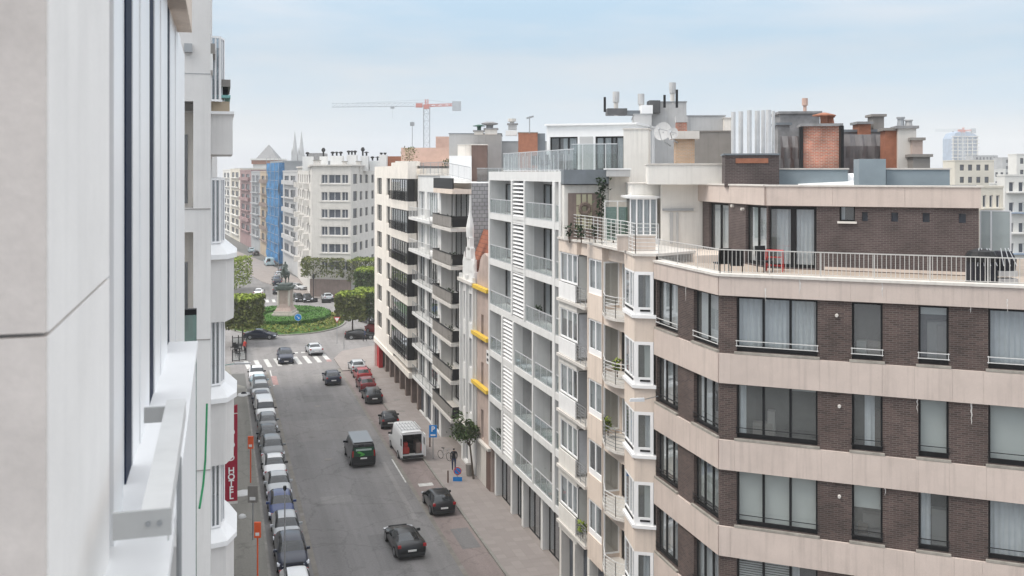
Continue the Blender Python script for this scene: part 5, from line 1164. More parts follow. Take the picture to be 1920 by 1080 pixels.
mb = MB(); mb.prism(ccw([S(26.1, -.2), S(26.1, .33), S(29.5, .33), S(29.5, -.2)]), 23.98, 25.0); mb.build('balcony_box', 'loggia_concrete', n2)
mb = MB(); mb.prism(ccw([S(26.0, -.2), S(26.0, .37), S(29.6, .37), S(29.6, -.2)]), 25.0, 25.07); mb.build('balcony_cap', 'white_clean', n2)
mb = MB(); mb.prism(ccw([S(26.6, -.2), S(26.6, .26), S(29.2, .26), S(29.2, -.2)]), 25.07, 25.36); mb.build('planter', 'ochre_render', n2)
mb = MB(); mb.prism(ccw([S(26.5, -.2), S(26.5, .28), S(29.3, .28), S(29.3, -.2)]), 25.45, 25.52); mb.build('green_shelf', 'teal', n2)
mb = MB(); mb.prism(ccw([S(26.7, -.2), S(26.7, .22), S(29.2, .22), S(29.2, -.2)]), 25.52, 25.74); mb.build('dark_opening', 'black_metal', n2)
mb = MB(); mb.prism(ccw([S(26.5, -.2), S(26.5, .28), S(29.3, .28), S(29.3, -.2)]), 25.74, 25.92); mb.build('awning_box', 'dark_grey_render', n2)
mb = MB(); mb.box(LF(-.2), 25, 29.5, 0, .10, 26.4, 26.65); mb.box(LF(-.2), 25, 31, 0, .05, 26.0, 26.4, 1); mb.build('fascia', ['dark_grey_render', 'white_render'], n2)
mb = MB()
for i in range(2): mb.box(LF(-.2), 30+i*5, 30.3+i*5, .05, .25, 26.6, 26.9)
mb.build('outdoor_lamp', 'grey_metal', n2, kind='stuff')
# hotel sign: LEOPOLD HOTEL, letters stacked
def text(body, size, fr, uc, n, zc, m, par, name='lettering', ext=.012, align='CENTER', spacing=1.):
    cu = bpy.data.curves.new('txt', 'FONT'); cu.body = body; cu.size = size; cu.extrude = ext; cu.align_x = align; cu.align_y = 'CENTER'; cu.space_line = spacing; cu.resolution_u = 3; cu.offset = size*.018
    o = bpy.data.objects.new('txt', cu); COL.objects.link(o); dg = bpy.context.evaluated_depsgraph_get(); me = bpy.data.meshes.new_from_object(o.evaluated_get(dg)); bpy.data.objects.remove(o)
    me.materials.clear(); me.materials.append(MAT[m]); M = Matrix(((fr.U.x, 0, fr.N.x, 0), (fr.U.y, 0, fr.N.y, 0), (0, 1, 0, 0), (0, 0, 0, 1))); me.transform(M)
    p = Vector(fr.pt(uc, n, zc)) - WB[par.name]; me.transform(Matrix.Translation(p)); me.name = name
    r = bpy.data.objects.new(name, me); COL.objects.link(r); r.parent = par; WB[r.name] = WB[par.name]; return r
aS = 46.8; fs = Fr(S(aS, .33), RV); sg = thing('hotel_sign', 'tall narrow dark red blade sign reading LEOPOLD HOTEL in white stacked letters', 'sign', (*S(aS, .5), 8.3))
z0, z1 = Zat(940, 45), Zat(770, 45); mb = MB(); mb.box(fs, -.3, .47, -.16, 0, z0, z1-.15); i0 = len(mb.v)
mb.hexa([fs.pt(-.3, 0, z1-.15), fs.pt(.47, 0, z1-.15), fs.pt(.47, -.16, z1-.15), fs.pt(-.3, -.16, z1-.15), fs.pt(-.3, 0, z1-.05), fs.pt(.47, 0, z1+.25), fs.pt(.47, -.16, z1+.25), fs.pt(-.3, -.16, z1-.05)])
mb.build('board', 'sign_red', sg)
s_ = 'LEOPOLD HOTEL'; st_ = (z1-.28-z0-.08)/13
for i, ch in enumerate(s_):
    if ch != ' ': text(ch, .40, fs, .20, .01, z1-.32-st_*(i+.35), 'sign_white', sg, 'letter')
mb = MB(); mb.box(fs, -.3, .47, .001, .012, z1-.16, z1-.12); mb.box(fs, -.3, .47, -.17, .012, z0-.12, z0-.01); mb.bar(fs.pt(-.6, -.08, z0+.5), fs.pt(-.3, -.08, z0+.5), .04); mb.bar(fs.pt(-.6, -.08, z1-.6), fs.pt(-.3, -.08, z1-.6), .04); mb.build('sign_trim', 'pale_grey_stone', sg)
# ---------------------------------------------------------------- far street behind the square
def bpt(px, py): return G(px, py)
def grid(fr, w, nf, nc, ztop, pitch, hw, m0=.08, fill=.6, skip=()):
    out = []
    for k in range(nf):
        for c in range(nc):
            if c in skip: continue
            cw = w*(1-2*m0)/nc; a = w*m0+c*cw+cw*(1-fill)/2; z1 = ztop-.9-k*pitch; out.append((a, a+cw*fill, z1-hw, z1))
    return out
pts_ = [(418, 436), (432, 444), (450, 454), (471, 465), (488, 475), (507, 487), (530, 500), (558, 519)]
P_ = [bpt(*p) for p in pts_]; tops_ = [24.6, 24.8, 24.2, 23.8, 23.7, 26.3, 23.8]
cfg = [('far_white', 7, 2, 'pale cream apartment house at the far left end of the distant street', 'dark_frame'), ('far_cream', 7, 2, 'cream apartment house with wide windows beside the mauve one', 'dark_frame'),
       ('mauve_render', 6, 2, 'mauve pink rendered apartment house in the distant street', 'dark_frame'), ('far_grey', 6, 2, 'narrow grey white apartment house between the mauve and ochre ones', 'white_pvc'),
       ('ochre_render', 6, 2, 'ochre apartment house with balconies left of the blue scaffolding', 'dark_frame'), ('far_grey', 0, 0, 'apartment house wrapped in bright blue scaffold netting', 'dark_frame'), ('grey_render', 6, 2, 'grey apartment house right of the blue scaffold netting', 'dark_frame')]
for i, (m, nf, nc, lb, fm) in enumerate(cfg):
    p, q = P_[i], P_[i+1]; fr = Fr(p, q-p); w = (q-p).length
    b = block(lb, fr, w, 14, 0, tops_[i], m, grid(fr, w, nf, nc, tops_[i], 3.3, 1.9, fill=.72) if nf else (), fmat=fm, group='buildings along the distant street', parapet=.4)
    if nf and i not in (5,):
        for k in range(nf): mb = MB(); mb.box(fr, w*.1, w*.9, .0, .7, tops_[i]-.9-k*3.3-2.1, tops_[i]-.9-k*3.3-1.95 + (.9 if i in (2, 4, 6) and k % 2 == 0 else .15)); mb.build('balcony', 'far_white' if i < 2 else m if i != 4 else 'brown_stone', b)
    if i == 5:
        mb = MB(); nx, nz = 14, 40
        for a in range(nx):
            for c in range(nz):
                f_ = lambda x_, z_: fr.pt(-.3+(w+.6)*x_/nx, .9+.18*math.sin(x_*1.3+z_*.5)+.12*math.sin(z_*.9), .8+(tops_[i]-.9)*z_/nz)
                mb.quad(f_(a, c), f_(a+1, c), f_(a+1, c+1), f_(a, c+1))
        sfr = Fr(fr.pt(w+.3, .9, 0), -fr.N)
        for a in range(4):
            for c in range(nz): f_ = lambda x_, z_: sfr.pt(1.3*x_/4, .1*math.sin(x_*2+z_*.7), .8+(tops_[i]-.9)*z_/nz); mb.quad(f_(a, c), f_(a+1, c), f_(a+1, c+1), f_(a, c+1))
        mb.build('scaffold_netting', 'scaffold_blue', b, smooth=True)
        mb = MB()
        for a in range(4):
            for z in (0,): mb.bar(fr.pt(w*a/3, 1.05, 0), fr.pt(w*a/3, 1.05, tops_[i]+1.8), .06)
        for k in range(11): mb.bar(fr.pt(0, 1.1, 2.3*k+1), fr.pt(w, 1.1, 2.3*k+1), .05)
        mb.build('scaffold_pole', 'grey_metal', b, kind='stuff')
# cream corner building on the square
Pq = bpt(558, 519); Pc = Vector(((584-CX)/F*188, 188)); Pe = Vector(((658-CX)/F*186, 186))
fb_ = Fr(Pq, Pc-Pq); wb_ = (Pc-Pq).length; ft = Fr(Pc, Pe-Pc); wt_ = (Pe-Pc).length
rows_ = [(21.6-3.28*k, 23.25-3.28*k) for k in range(6)]
rc = [(ft.u(a), ft.u(b), z0, z1) for z0, z1 in rows_ for a, b in ((602.5, 614), (616, 638.5), (640.5, 652.5))]
sf_ = Fr(ft.pt(wt_, 0, 0), Vector((.1, .99))); rs = []
for z0, z1 in rows_: rs += [(1.6, 4.6, z0-.1, z1+.1), (6.6, 8.6, z0, z1), (11, 13, z0, z1), (16, 18, z0, z1)]
cb = thing('cream_corner_block', 'large pale cream six storey corner block facing the roundabout', 'apartment building', ft.pt(3, -8, 0))
mb = MB(); wall(mb, ft, 0, wt_, 0, 24.9, rc, .25); wall(mb, sf_, 0, 24, 0, 24.9, rs, .4)
gs = [(wb_*f, wb_*f+2.6, z0, z1) for z0, z1 in rows_ for f in (.05, .22, .38, .54, .70, .86)]
wall(mb, fb_, 0, wb_, 0, 24.7, gs, .25); mb.v += [ft.pt(0, 0, 24.88), ft.pt(wt_, 0, 24.88), sf_.pt(24, 0, 24.88), fb_.pt(0, -6, 24.88), fb_.pt(0, 0, 24.88)]; i_ = len(mb.v); mb.f.append((i_-5, i_-4, i_-3, i_-2, i_-1)); mb.m.append(0)
mb.build('wall', 'pale_grey_stone', cb)
simple_windows(cb, ft, rc, fmat='white_pvc', cols=2); simple_windows(cb, sf_, rs, fmat='dark_frame', cols=2); simple_windows(cb, fb_, gs, fmat='white_pvc', cols=2)
mb = MB(); mb.box(ft, -.3, wt_+.4, -.4, .35, 24.9, 25.15); mb.box(sf_, 0, 24, -.3, .35, 24.9, 25.15); mb.box(fb_, 0, wb_, -.3, .35, 24.7, 25.0); mb.build('cornice', 'pale_grey_stone', cb)
for z0, z1 in rows_:
    mb = MB(); mb.box(ft, ft.u(599), ft.u(656), .002, .12, z0-.25, z0-.08); mb.build('window_ledge', 'pale_grey_stone', cb)
    for f in (.12, .46, .80):
        mb = MB(); a = wb_*f; pl = [fb_.pt(a-1.3, 0, 0)[:2], fb_.pt(a-.9, 1.1, 0)[:2], fb_.pt(a+1.2, 1.1, 0)[:2], fb_.pt(a+1.6, 0, 0)[:2]]; mb.prism(ccw([Vector(p) for p in pl]), z0-1.2, z0-.1); mb.build('bow_balcony', 'pale_grey_stone', cb)
mb = MB(); mb.box(ft, -.2, wt_, -.1, .3, 0, 3.4); mb.build('ground_floor_band', 'brown_stone', cb)
for i, (a, b, t_, n_) in enumerate(((567, 584, 292, 1), (619, 642, 291, 3), (650, 668, 289, 3), (676, 690, 291, 2), (693, 712, 300, 2), (599, 612, 292, 1))):
    c = chimney(('low cream roof block at the left corner of the corner block', 'white chimney wall second from the left on the corner block', 'white chimney wall with three black pots on the corner block', 'white chimney wall with tall finial on the corner block', 'smaller white chimney wall at the right of the corner block', 'white chimney wall with slim dark pot left of the others')[i], a, b, t_, 312, 192+i, 'white_render', 2, None, rot=0, zb=24)
    for j in range(n_): cowl(c, a+(b-a)*(j+.5)/n_, t_-7-(8 if (i, j) in ((3, 0), (5, 0)) else 0), t_+1, 192+i, .38, 'black_metal', j % 2)
for i, (a, b, t_) in enumerate(((588, 599, 300), (642, 649, 302), (668, 676, 302), (712, 716, 304))):
    chimney(('short grey chimney between the cream block and the slim pot', 'short pinkish chimney left of the three black pots', 'short pinkish chimney between two white chimney walls', 'short grey chimney at the far right of the corner block')[i], a, b, t_, 313, 190+i, 'pale_grey_stone', 1.2, 'kerb', rot=0, zb=24)
rb('brown slate roof rising behind the corner block', 575, 604, 287, 312, 205, 6, 'weathered_slate', None)
# turret, cathedral, cranes, far city
t = thing('pyramid_roof_building', 'distant building with grey pyramid roof above a terracotta storey', 'building', ((498-CX)/F*430, 430, 0)); X = (500-CX)/F*430
mb = MB(); mb.abox(X-5.5, X+5.5, 428, 440, 0, 27.5); mb.build('wall', 'far_white', t); mb = MB(); mb.abox(X-6, X+6, 427.5, 440.5, 27.5, 29.2); mb.build('upper_storey', 'terracotta', t)
mb = MB(); mb.abox(X-6.4, X+6.4, 427, 441, 29.2, 29.9); mb.build('eaves', 'far_white', t)
mb = MB(); c_ = (X, 434, 36.2); q = [(X-4.6, 429.5, 29.9), (X+4.6, 429.5, 29.9), (X+4.6, 438.5, 29.9), (X-4.6, 438.5, 29.9)]
for i in range(4): mb.tri(q[i], q[(i+1) % 4], c_)
mb.build('pyramid_roof', 'weathered_slate', t)
t = thing('twin_spired_church', 'distant grey church with two slender pointed spires', 'church', ((559-CX)/F*900, 900, 0))
for px in (553, 565.5):
    X = (px-CX)/F*900; mb = MB(); mb.abox(X-2.6, X+2.6, 897, 902.5, 0, 40); mb.build('tower', 'far_grey', t)
    for sx in (-2.2, 2.2): mb = MB(); mb.lathe(X+sx, 897.5, [(.7, 40), (.7, 42), (.05, 47)], 6); mb.build('pinnacle', 'far_grey', t)
    mb = MB(); mb.lathe(X, 899.7, [(2.7, 40), (2.3, 44), (1.5, 50), (.8, 56), (.1, 62)], 8); mb.build('spire', 'far_grey', t)
mb = MB(); X = (559-CX)/F*900; mb.abox(X-5, X+5, 902.5, 960, 0, 36); mb.build('nave', 'far_grey', t)
def lattice(mb, a, b, w, n, r=.12, h=None):
    a = Vector(a); b = Vector(b); d = (b-a).normalized(); up = Vector((0, 0, 1)) if abs(d.z) < .9 else Vector((0, 1, 0)); x = d.cross(up).normalized()*w/2; y = x.cross(d).normalized()*(h or w)/2
    cs = [x+y, x-y, -x-y, -x+y] if abs(d.z) > .9 else [x-y, -x-y, y]
    for c in cs: mb.bar(a+c, b+c, r)
    for i in range(n):
        p = a.lerp(b, i/n); q = a.lerp(b, (i+1)/n)
        for k in range(len(cs)): mb.bar(p+cs[k], q+cs[(k+1) % len(cs)], r*.55); mb.bar(p+cs[k], p+cs[(k+1) % len(cs)], r*.5)
def crane(label, px, Y, ztop, jl, jr, sc=1., zb=0.):
    X = (px-CX)/F*Y; t = thing('tower_crane', label, 'tower crane', (X, Y, zb)); mb = MB(); lattice(mb, (X, Y, zb), (X, Y, ztop), 2.6*sc, int((ztop-zb)/3), .16*sc); mb.build('mast', 'crane_grey', t)
    mb = MB(); lattice(mb, (X, Y, ztop+1), (X-jl, Y, ztop+.6), 1.6*sc, 18, .09*sc, 1.6*sc); mb.build('jib', 'crane_grey', t)
    mb = MB(); lattice(mb, (X, Y, ztop+.5), (X+jr, Y, ztop+.9), 1.4*sc, 5, .22*sc, .9*sc); mb.build('counter_jib', 'crane_red', t)
    mb = MB(); mb.abox(X+jr-3.2*sc, X+jr+.6*sc, Y-1, Y+1, ztop-1.8*sc, ztop+2.3*sc); mb.build('counterweight', 'crane_grey', t)
    mb = MB(); mb.abox(X-1.4*sc, X+1.4*sc, Y-1.4*sc, Y+1.4*sc, ztop-1*sc, ztop+.8*sc); lattice(mb, (X, Y, ztop+.8*sc), (X, Y, ztop+3.2*sc), 1.2*sc, 2, .16*sc); mb.build('slewing_head', 'crane_red', t)
    mb = MB(); mb.abox(X-4.6*sc, X-1.8*sc, Y-1.4, Y+.6, ztop-.4*sc, ztop+1.4*sc); mb.build('cab', 'crane_red', t)
    mb = MB(); mb.bar((X, Y, ztop+3*sc), (X-jl*.75, Y, ztop+1.6*sc), .06*sc); mb.bar((X, Y, ztop+3*sc), (X+jr*.9, Y, ztop+1.3*sc), .07*sc); mb.build('tie_bar', 'crane_grey', t)
    mb = MB(); mb.abox(X-jl*.38, X-jl*.34, Y-.6, Y+.6, ztop-.9*sc, ztop); mb.bar((X-jl*.36, Y, ztop-.9*sc), (X-jl*.36, Y, ztop-5*sc), .05*sc); mb.build('trolley', 'crane_grey', t); return t
crane('red and grey tower crane with long jib pointing left above the rooftops', 800, 430, Zat(200, 430), (800-622)/F*430, (862-800)/F*430)
crane('faint distant tower crane above the high rise on the right', 1806, 850, Zat(246, 850), 24, 10, 1., 30)
mb = MB(); X = (773-CX)/F*230; mb.bar((X, 230, 20), (X, 230, Zat(228, 230)), .09); mb.abox(X-.5, X+.5, 229.8, 230.2, Zat(236, 230), Zat(229, 230)); tag(mb.build('antenna_mast', 'grey_metal', None), 'slim aerial mast left of the red crane', 'antenna')
t = thing('high_rise', 'distant pale high rise under construction with curved top', 'high rise', ((1802-CX)/F*900, 900, 0)); X = (1802-CX)/F*900
mb = MB(); hw = 11.5; pr = [(-hw, 0), (-hw, 55), (-hw*.75, 60), (-hw*.2, 62), (hw*.6, 60), (hw, 57), (hw, 0)]; i0 = 0
mb.v = [(X+a, 892, z) for a, z in pr]+[(X+a, 912, z) for a, z in pr]; n_ = len(pr); mb.f = [tuple(range(n_))[::-1], tuple(range(n_, 2*n_))]+[(i, (i+1) % n_, n_+(i+1) % n_, n_+i) for i in range(n_)]; mb.m = [0]*len(mb.f); mb.build('tower', 'far_blue', t)
for k in range(17): mb = MB(); mb.abox(X-hw-1, X+hw+1, 890.5, 892, 6+k*3.2-.6, 6+k*3.2); mb.build('floor_edge', 'far_white', t)
for i in range(6): mb = MB(); mb.abox(X-hw+i*4.4, X-hw+i*4.4+.7, 891, 891.9, 0, 56); mb.build('column', 'far_white', t)
city = [(1790, 1862, 302, 250, 'far_cream', 6, 4, 'cream hotel like block below the high rise'), (1862, 1885, 318, 330, 'far_white', 5, 2, 'small white block right of the cream hotel like block'), (1742, 1790, 318, 420, 'far_white', 5, 4, 'low white block left of the cream hotel like block'),
        (1884, 1926, 330, 150, 'far_white', 5, 2, 'white and blue apartment block at the right edge of the view'), (1836, 1880, 352, 120, 'far_cream', 4, 3, 'pale rooftop house behind the glass windbreak'), (1866, 1900, 345, 200, 'far_white', 6, 3, 'narrow white block between the windbreak and the right edge'),
        (1880, 1930, 296, 480, 'far_grey', 6, 5, 'hazy grey block near the horizon at the right edge'), (1825, 1870, 292, 620, 'far_grey', 6, 6, 'hazy grey block behind the cream hotel like block'), (1906, 1950, 290, 260, 'far_white', 6, 3, 'tall white block at the extreme right edge'),
        (440, 470, 316, 520, 'far_grey', 4, 4, 'low grey roofline left of the pyramid roof'), (520, 556, 308, 560, 'far_white', 4, 4, 'pale roofline between the pyramid roof and church')]
for p0, p1, pt_, Y, m, nf, nc, lb in city:
    fr = Fr(((p0-CX)/F*Y, Y), (1, -.05)); w = (p1-p0)/F*Y; z = Zat(pt_, Y)
    b = block(lb, fr, w, w*.8, 0, z, m, grid(fr, w, nf, nc, z, 3.1, 1.5, fill=.5), fmat='dark_frame' if Y > 240 else 'white_pvc', cols=1, group='distant city blocks')
    if Y < 210:
        for k in range(nf): mb = MB(); mb.box(fr, w*.06, w*.94, .001, .8, z-.9-k*3.1-1.7, z-.9-k*3.1-1.5); mb.build('balcony', 'far_blue' if Y == 150 and k % 2 else m, b)
rng = random.Random(5); mb = MB()
for i in range(420):
    Y = rng.uniform(260, 1300); px = rng.uniform(1500, 2150) if i % 3 else rng.uniform(-200, 1500); X = (px-CX)/F*Y; w = rng.uniform(8, 26); z = rng.uniform(8, 19) if Y < 900 else rng.uniform(10, 21)
    if px < 900 and Y < 520: continue
    mb.abox(X-w/2, X+w/2, Y, Y+rng.uniform(8, 20), 0, z, rng.choice((0, 0, 1, 2, 3)))
mb.build('distant_city', ['far_white', 'far_cream', 'far_grey', 'pink_stone'], None, kind='stuff', label='mass of distant pale city roofs fading into haze', category='city')
# ---------------------------------------------------------------- roundabout
rc_ = Vector(((535-CX)/F*156, 156)); SA, SB = 13.5, 9.4
def ell(sa, sb, n=48, z=0.): return [(*(rc_ + SV*sa*math.cos(2*PI*i/n) + RV*sb*math.sin(2*PI*i/n)), z) for i in range(n)][::-1]
def ring(mb, e0, e1):
    n = len(e0)
    for i in range(n): j = (i+1) % n; mb.quad(e0[i], e0[j], e1[j], e1[i])
mb = MB(); ring(mb, ell(SA, SB, z=0), ell(SA, SB, z=.15)); ring(mb, ell(SA, SB, z=.15), ell(SA-.25, SB-.25, z=.15)); mb.build('kerb', 'kerb', None, kind='structure')
mb = MB(); ring(mb, ell(SA-.25, SB-.25, z=.14), ell(8.9, 7.1, z=.75)); ring(mb, ell(8.9, 7.1, z=.75), ell(3, 2.6, z=1.2)); e = ell(3, 2.6, z=1.2); mb.v += e; i_ = len(mb.v); mb.f.append(tuple(range(i_-48, i_))); mb.m.append(0)
mb.build('island_ground', 'grass', None, kind='structure')
def leaves(mb, pts, size, up=.3):
    for p in pts:
        d = Vector((random.gauss(0, 1), random.gauss(0, 1), random.gauss(0, 1)+up)).normalized(); x = d.orthogonal().normalized(); x.rotate(Matrix.Rotation(random.random()*6.3, 3, d)); y = d.cross(x); s = size*random.uniform(.6, 1.3); p = Vector(p)
        mb.quad(tuple(p-x*s-y*s*.4), tuple(p+x*s*.2-y*s), tuple(p+x*s+y*s*.3), tuple(p-x*s*.1+y*s*.9))
mb = MB(); pts = []
for i in range(5200):
    th = random.random()*2*PI; f = random.random(); sa = 8.9+f*4.2; sb = 7.1+f*1.95; p = rc_+SV*sa*math.cos(th)+RV*sb*math.sin(th); pts.append((*p, .75-.6*f+random.uniform(.0, .30)))
leaves(mb, pts, .12, 1.5); tag(mb.build('flower_bed', 'flower_mix', None, kind='stuff'), 'yellow green flower bed along the edge of the roundabout', 'flower bed')
mb = MB(); n = 64
hA = [(7.0+1.6, 5.4+1.6, .75), (7.0+1.65, 5.4+1.65, 1.35), (7.0+1.3, 5.4+1.3, 1.5), (5.2, 3.7, 1.55), (4.9, 3.4, 1.45), (4.8, 3.3, .9)]
for (a, b, z), (c, d, w) in zip(hA, hA[1:]): ring(mb, ell(a, b, n, z), ell(c, d, n, w))
hd = thing('ring_hedge', 'clipped bright green ring hedge around the statue on the roundabout', 'hedge', (*rc_, .7)); mb.build('hedge_core', 'grass', hd)
mb = MB(); pts = []
for i in range(9000):
    th = random.random()*2*PI; f = random.random()
    if random.random() < .35: sa, sb, z = 8.65, 7.05, random.uniform(.75, 1.5)
    elif random.random() < .2: sa, sb, z = 4.8, 3.3, random.uniform(.9, 1.5)
    else: sa, sb, z = 4.9+f*3.6, 3.4+f*3.6, 1.53
    p = rc_+SV*sa*math.cos(th)+RV*sb*math.sin(th); pts.append((*p, z+random.uniform(-.03, .07)))
leaves(mb, pts, .09, 1.0); mb.build('hedge_foliage', 'hedge_leaf', hd, kind='stuff')
# monument: pedestal with rider
mo = thing('equestrian_monument', 'bronze rider on horse on a tall flared stone pedestal in the roundabout', 'statue', (*rc_, 1.1)); Rz = lambda p: (rc_.x+p[0], rc_.y+p[1], p[2])
mb = MB(); mb.abox(rc_.x-1.7, rc_.x+1.7, rc_.y-2.0, rc_.y+2.0, 1.1, 1.5); mb.abox(rc_.x-1.45, rc_.x+1.45, rc_.y-1.8, rc_.y+1.8, 1.5, 1.9); mb.build('base_step', 'statue_stone_pale', mo)
mb = MB(); pr = [(1.35, 1.9), (1.05, 2.4), (.9, 3.0), (.85, 5.2)]
for (a, z), (c, w) in zip(pr, pr[1:]):
    q0 = [(rc_.x+sx*a, rc_.y+sy*(a+.35), z) for sx, sy in ((-1, -1), (1, -1), (1, 1), (-1, 1))]; q1 = [(rc_.x+sx*c, rc_.y+sy*(c+.35), w) for sx, sy in ((-1, -1), (1, -1), (1, 1), (-1, 1))]; mb.hexa(q0+q1)
mb.build('pedestal', 'statue_stone', mo)
for sx in (-1, 1):
    for sy in (-1, 1): mb = MB(); mb.lathe(rc_.x+sx*.82, rc_.y+sy*1.15, [(.34, 1.9), (.2, 2.5), (.17, 5.2)], 8); mb.build('corner_column', 'statue_stone_pale', mo)
mb = MB(); mb.abox(rc_.x-1.1, rc_.x+1.1, rc_.y-1.5, rc_.y+1.5, 5.2, 5.45); mb.abox(rc_.x-1.25, rc_.x+1.25, rc_.y-1.7, rc_.y+1.7, 5.45, 5.75); mb.abox(rc_.x-.9, rc_.x+.9, rc_.y-1.4, rc_.y+1.4, 5.75, 6.1); mb.build('cornice', 'bronze', mo)
def skin(name, verts, edges, radii, mats, parent=None, sub=1, matfn=None, root=0, loc=(0, 0, 0)):
    me = bpy.data.meshes.new(name); me.from_pydata(verts, edges, []); o = bpy.data.objects.new('tmp', me); COL.objects.link(o)
    m1 = o.modifiers.new('s', 'SKIN'); m1.use_smooth_shade = True
    for v, r in zip(me.skin_vertices[0].data, radii): v.radius = (r, r) if not isinstance(r, tuple) else r
    me.skin_vertices[0].data[root].use_root = True
    if sub: o.modifiers.new('d', 'SUBSURF').levels = sub; o.modifiers['d'].render_levels = sub
    dg = bpy.context.evaluated_depsgraph_get(); m2 = bpy.data.meshes.new_from_object(o.evaluated_get(dg)); bpy.data.objects.remove(o); m2.name = name
    m2.materials.clear()
    for m in mats: m2.materials.append(MAT[m])
    if matfn:
        for p in m2.polygons: p.material_index = matfn(p.center)
    m2.polygons.foreach_set('use_smooth', [True]*len(m2.polygons))
    r = bpy.data.objects.new(name, m2); COL.objects.link(r); r.parent = parent; r.location = loc; return r
# horse faces the camera side: head towards -y
hv = [(0, .9, 1.55), (0, .3, 1.5), (0, -.5, 1.55), (0, -.95, 1.95), (0, -1.2, 2.4), (0, -1.35, 2.5), (0, -1.75, 2.25), (0, -1.9, 2.1)]
he = [(i, i+1) for i in range(7)]; hr = [.36, .38, .36, .25, .18, .15, .10, .07]
def leg(x, y, pts_, r0):
    base = 0 if y > 0 else 2; k = len(hv); prev = base
    for j, (px_, py_, pz_) in enumerate(pts_): hv.append((x, px_, py_)); he.append((prev, len(hv)-1)); hr.append(pz_); prev = len(hv)-1
for s in (-1, 1):
    leg(.22*s, 1, [(1.05, 1.15, .2), (.85, .78, .13), (1.12, .48, .075), (1.05, .12, .06), (.97, .03, .075)], 0)
    if s == 1: leg(.2*s, -1, [(-.62, 1.1, .15), (-.64, .65, .085), (-.66, .2, .055), (-.72, .03, .07)], 0)
    else: leg(.2*s, -1, [(-.7, 1.15, .15), (-1.05, 1.0, .085), (-1.0, .62, .055), (-.92, .52, .06)], 0)
k = len(hv); hv += [(0, 1.25, 1.55), (0, 1.45, 1.2), (0, 1.42, .7)]; he += [(0, k), (k, k+1), (k+1, k+2)]; hr += [.10, .09, .04]
skin('horse', hv, he, hr, ['bronze'], mo, 1, root=1, loc=(0, 0, 5.0)).scale = (1.2, 1.1, 1.12)
rv = [(0, 0, 1.95), (0, 0, 2.25), (0, -.03, 2.6), (0, -.05, 2.78), (0, -.07, 2.98), (0, -.08, 3.12)]; re_ = [(i, i+1) for i in range(5)]; rr = [.2, .19, .23, .09, .13, .1]
for s in (-1, 1):
    k = len(rv); rv += [(.28*s, -.15, 1.85), (.44*s, -.5, 1.6), (.46*s, -.4, 1.1), (.46*s, -.55, 1.02)]; re_ += [(0, k), (k, k+1), (k+1, k+2), (k+2, k+3)]; rr += [.14, .12, .08, .06]
    k = len(rv); rv += [(.26*s, -.03, 2.62), (.36*s, -.08, 2.3), (.2*s, -.4, 2.2)]; re_ += [(2, k), (k, k+1), (k+1, k+2)]; rr += [.09, .07, .05]
skin('rider', rv, re_, rr, ['bronze'], mo, 1, loc=(0, 0, 5.0)).scale = (1.2, 1.1, 1.12)
# round and triangular signs
def pole_sign(name, label, px, py, h, kind, r=.35, cat='road sign', pm='grey_metal'):
    p = G(px, py); t = thing(name, label, cat, (p.x, p.y, 0)); mb = MB(); mb.bar((p.x, p.y, 0), (p.x, p.y, h+r), .04, 0, 8); mb.build('pole', pm, t); f = XF(p.y-.06)
    if kind == 'blue':
        mb = MB(); mb.bar((p.x, p.y-.06, h), (p.x, p.y-.09, h), r, 0, 20); o = mb.build('disc', 'sign_blue', t); mb = MB(); z = h
        mb.quad((p.x-.22, p.y-.095, z+.16), (p.x-.16, p.y-.095, z+.2), (p.x+.15, p.y-.095, z-.08), (p.x+.1, p.y-.095, z-.14)); mb.tri((p.x+.0, p.y-.095, z-.2), (p.x+.22, p.y-.095, z-.2), (p.x+.2, p.y-.095, z+.02)); mb.build('arrow', 'sign_white', o)
        mb = MB(); mb.bar((p.x, p.y-.055, h), (p.x, p.y-.07, h), r+.04, 0, 20); mb.build('rim', 'sign_white', t)
    elif kind == 'yield':
        for s_, m, dy in ((.48, 'red_paint', .06), (.33, 'sign_white', .075)): mb = MB(); mb.hexa([(p.x-.001, p.y-dy, h-s_), (p.x+.001, p.y-dy, h-s_), (p.x+.001, p.y-dy+.02, h-s_), (p.x-.001, p.y-dy+.02, h-s_), (p.x-s_, p.y-dy, h+s_*.7), (p.x+s_, p.y-dy, h+s_*.7), (p.x+s_, p.y-dy+.02, h+s_*.7), (p.x-s_, p.y-dy+.02, h+s_*.7)]); mb.build('triangle', m, t)
    elif kind == 'P':
        mb = MB(); mb.abox(p.x-.32, p.x+.32, p.y-.08, p.y-.05, h-.55, h+.45); o = mb.build('panel', 'sign_blue', t); text('P', .6, XF(p.y-.08), p.x, .012, h+.12, 'sign_white', t, 'letter'); mb = MB(); mb.abox(p.x-.2, p.x+.2, p.y-.095, p.y-.082, h-.42, h-.30); mb.build('car_symbol', 'sign_white', t)
    elif kind == 'noparking':
        mb = MB(); mb.bar((p.x, p.y-.05, h), (p.x, p.y-.08, h), r, 0, 20); mb.build('rim', 'red_paint', t); mb = MB(); mb.bar((p.x, p.y-.08, h), (p.x, p.y-.095, h), r*.78, 0, 20); mb.build('disc', 'sign_blue', t); mb = MB(); mb.bar((p.x-.2, p.y-.1, h+.2), (p.x+.2, p.y-.1, h-.2), .035); mb.build('diagonal_bar', 'red_paint', t)
        mb = MB(); mb.abox(p.x-.35, p.x+.35, p.y-.08, p.y-.05, h-.95, h-.45); mb.build('supplementary_plate', 'sign_blue', t)
    return t
pole_sign('direction_sign', 'round blue arrow sign at the left of the roundabout hedge', 482, 617, 2.0, 'blue', .5)
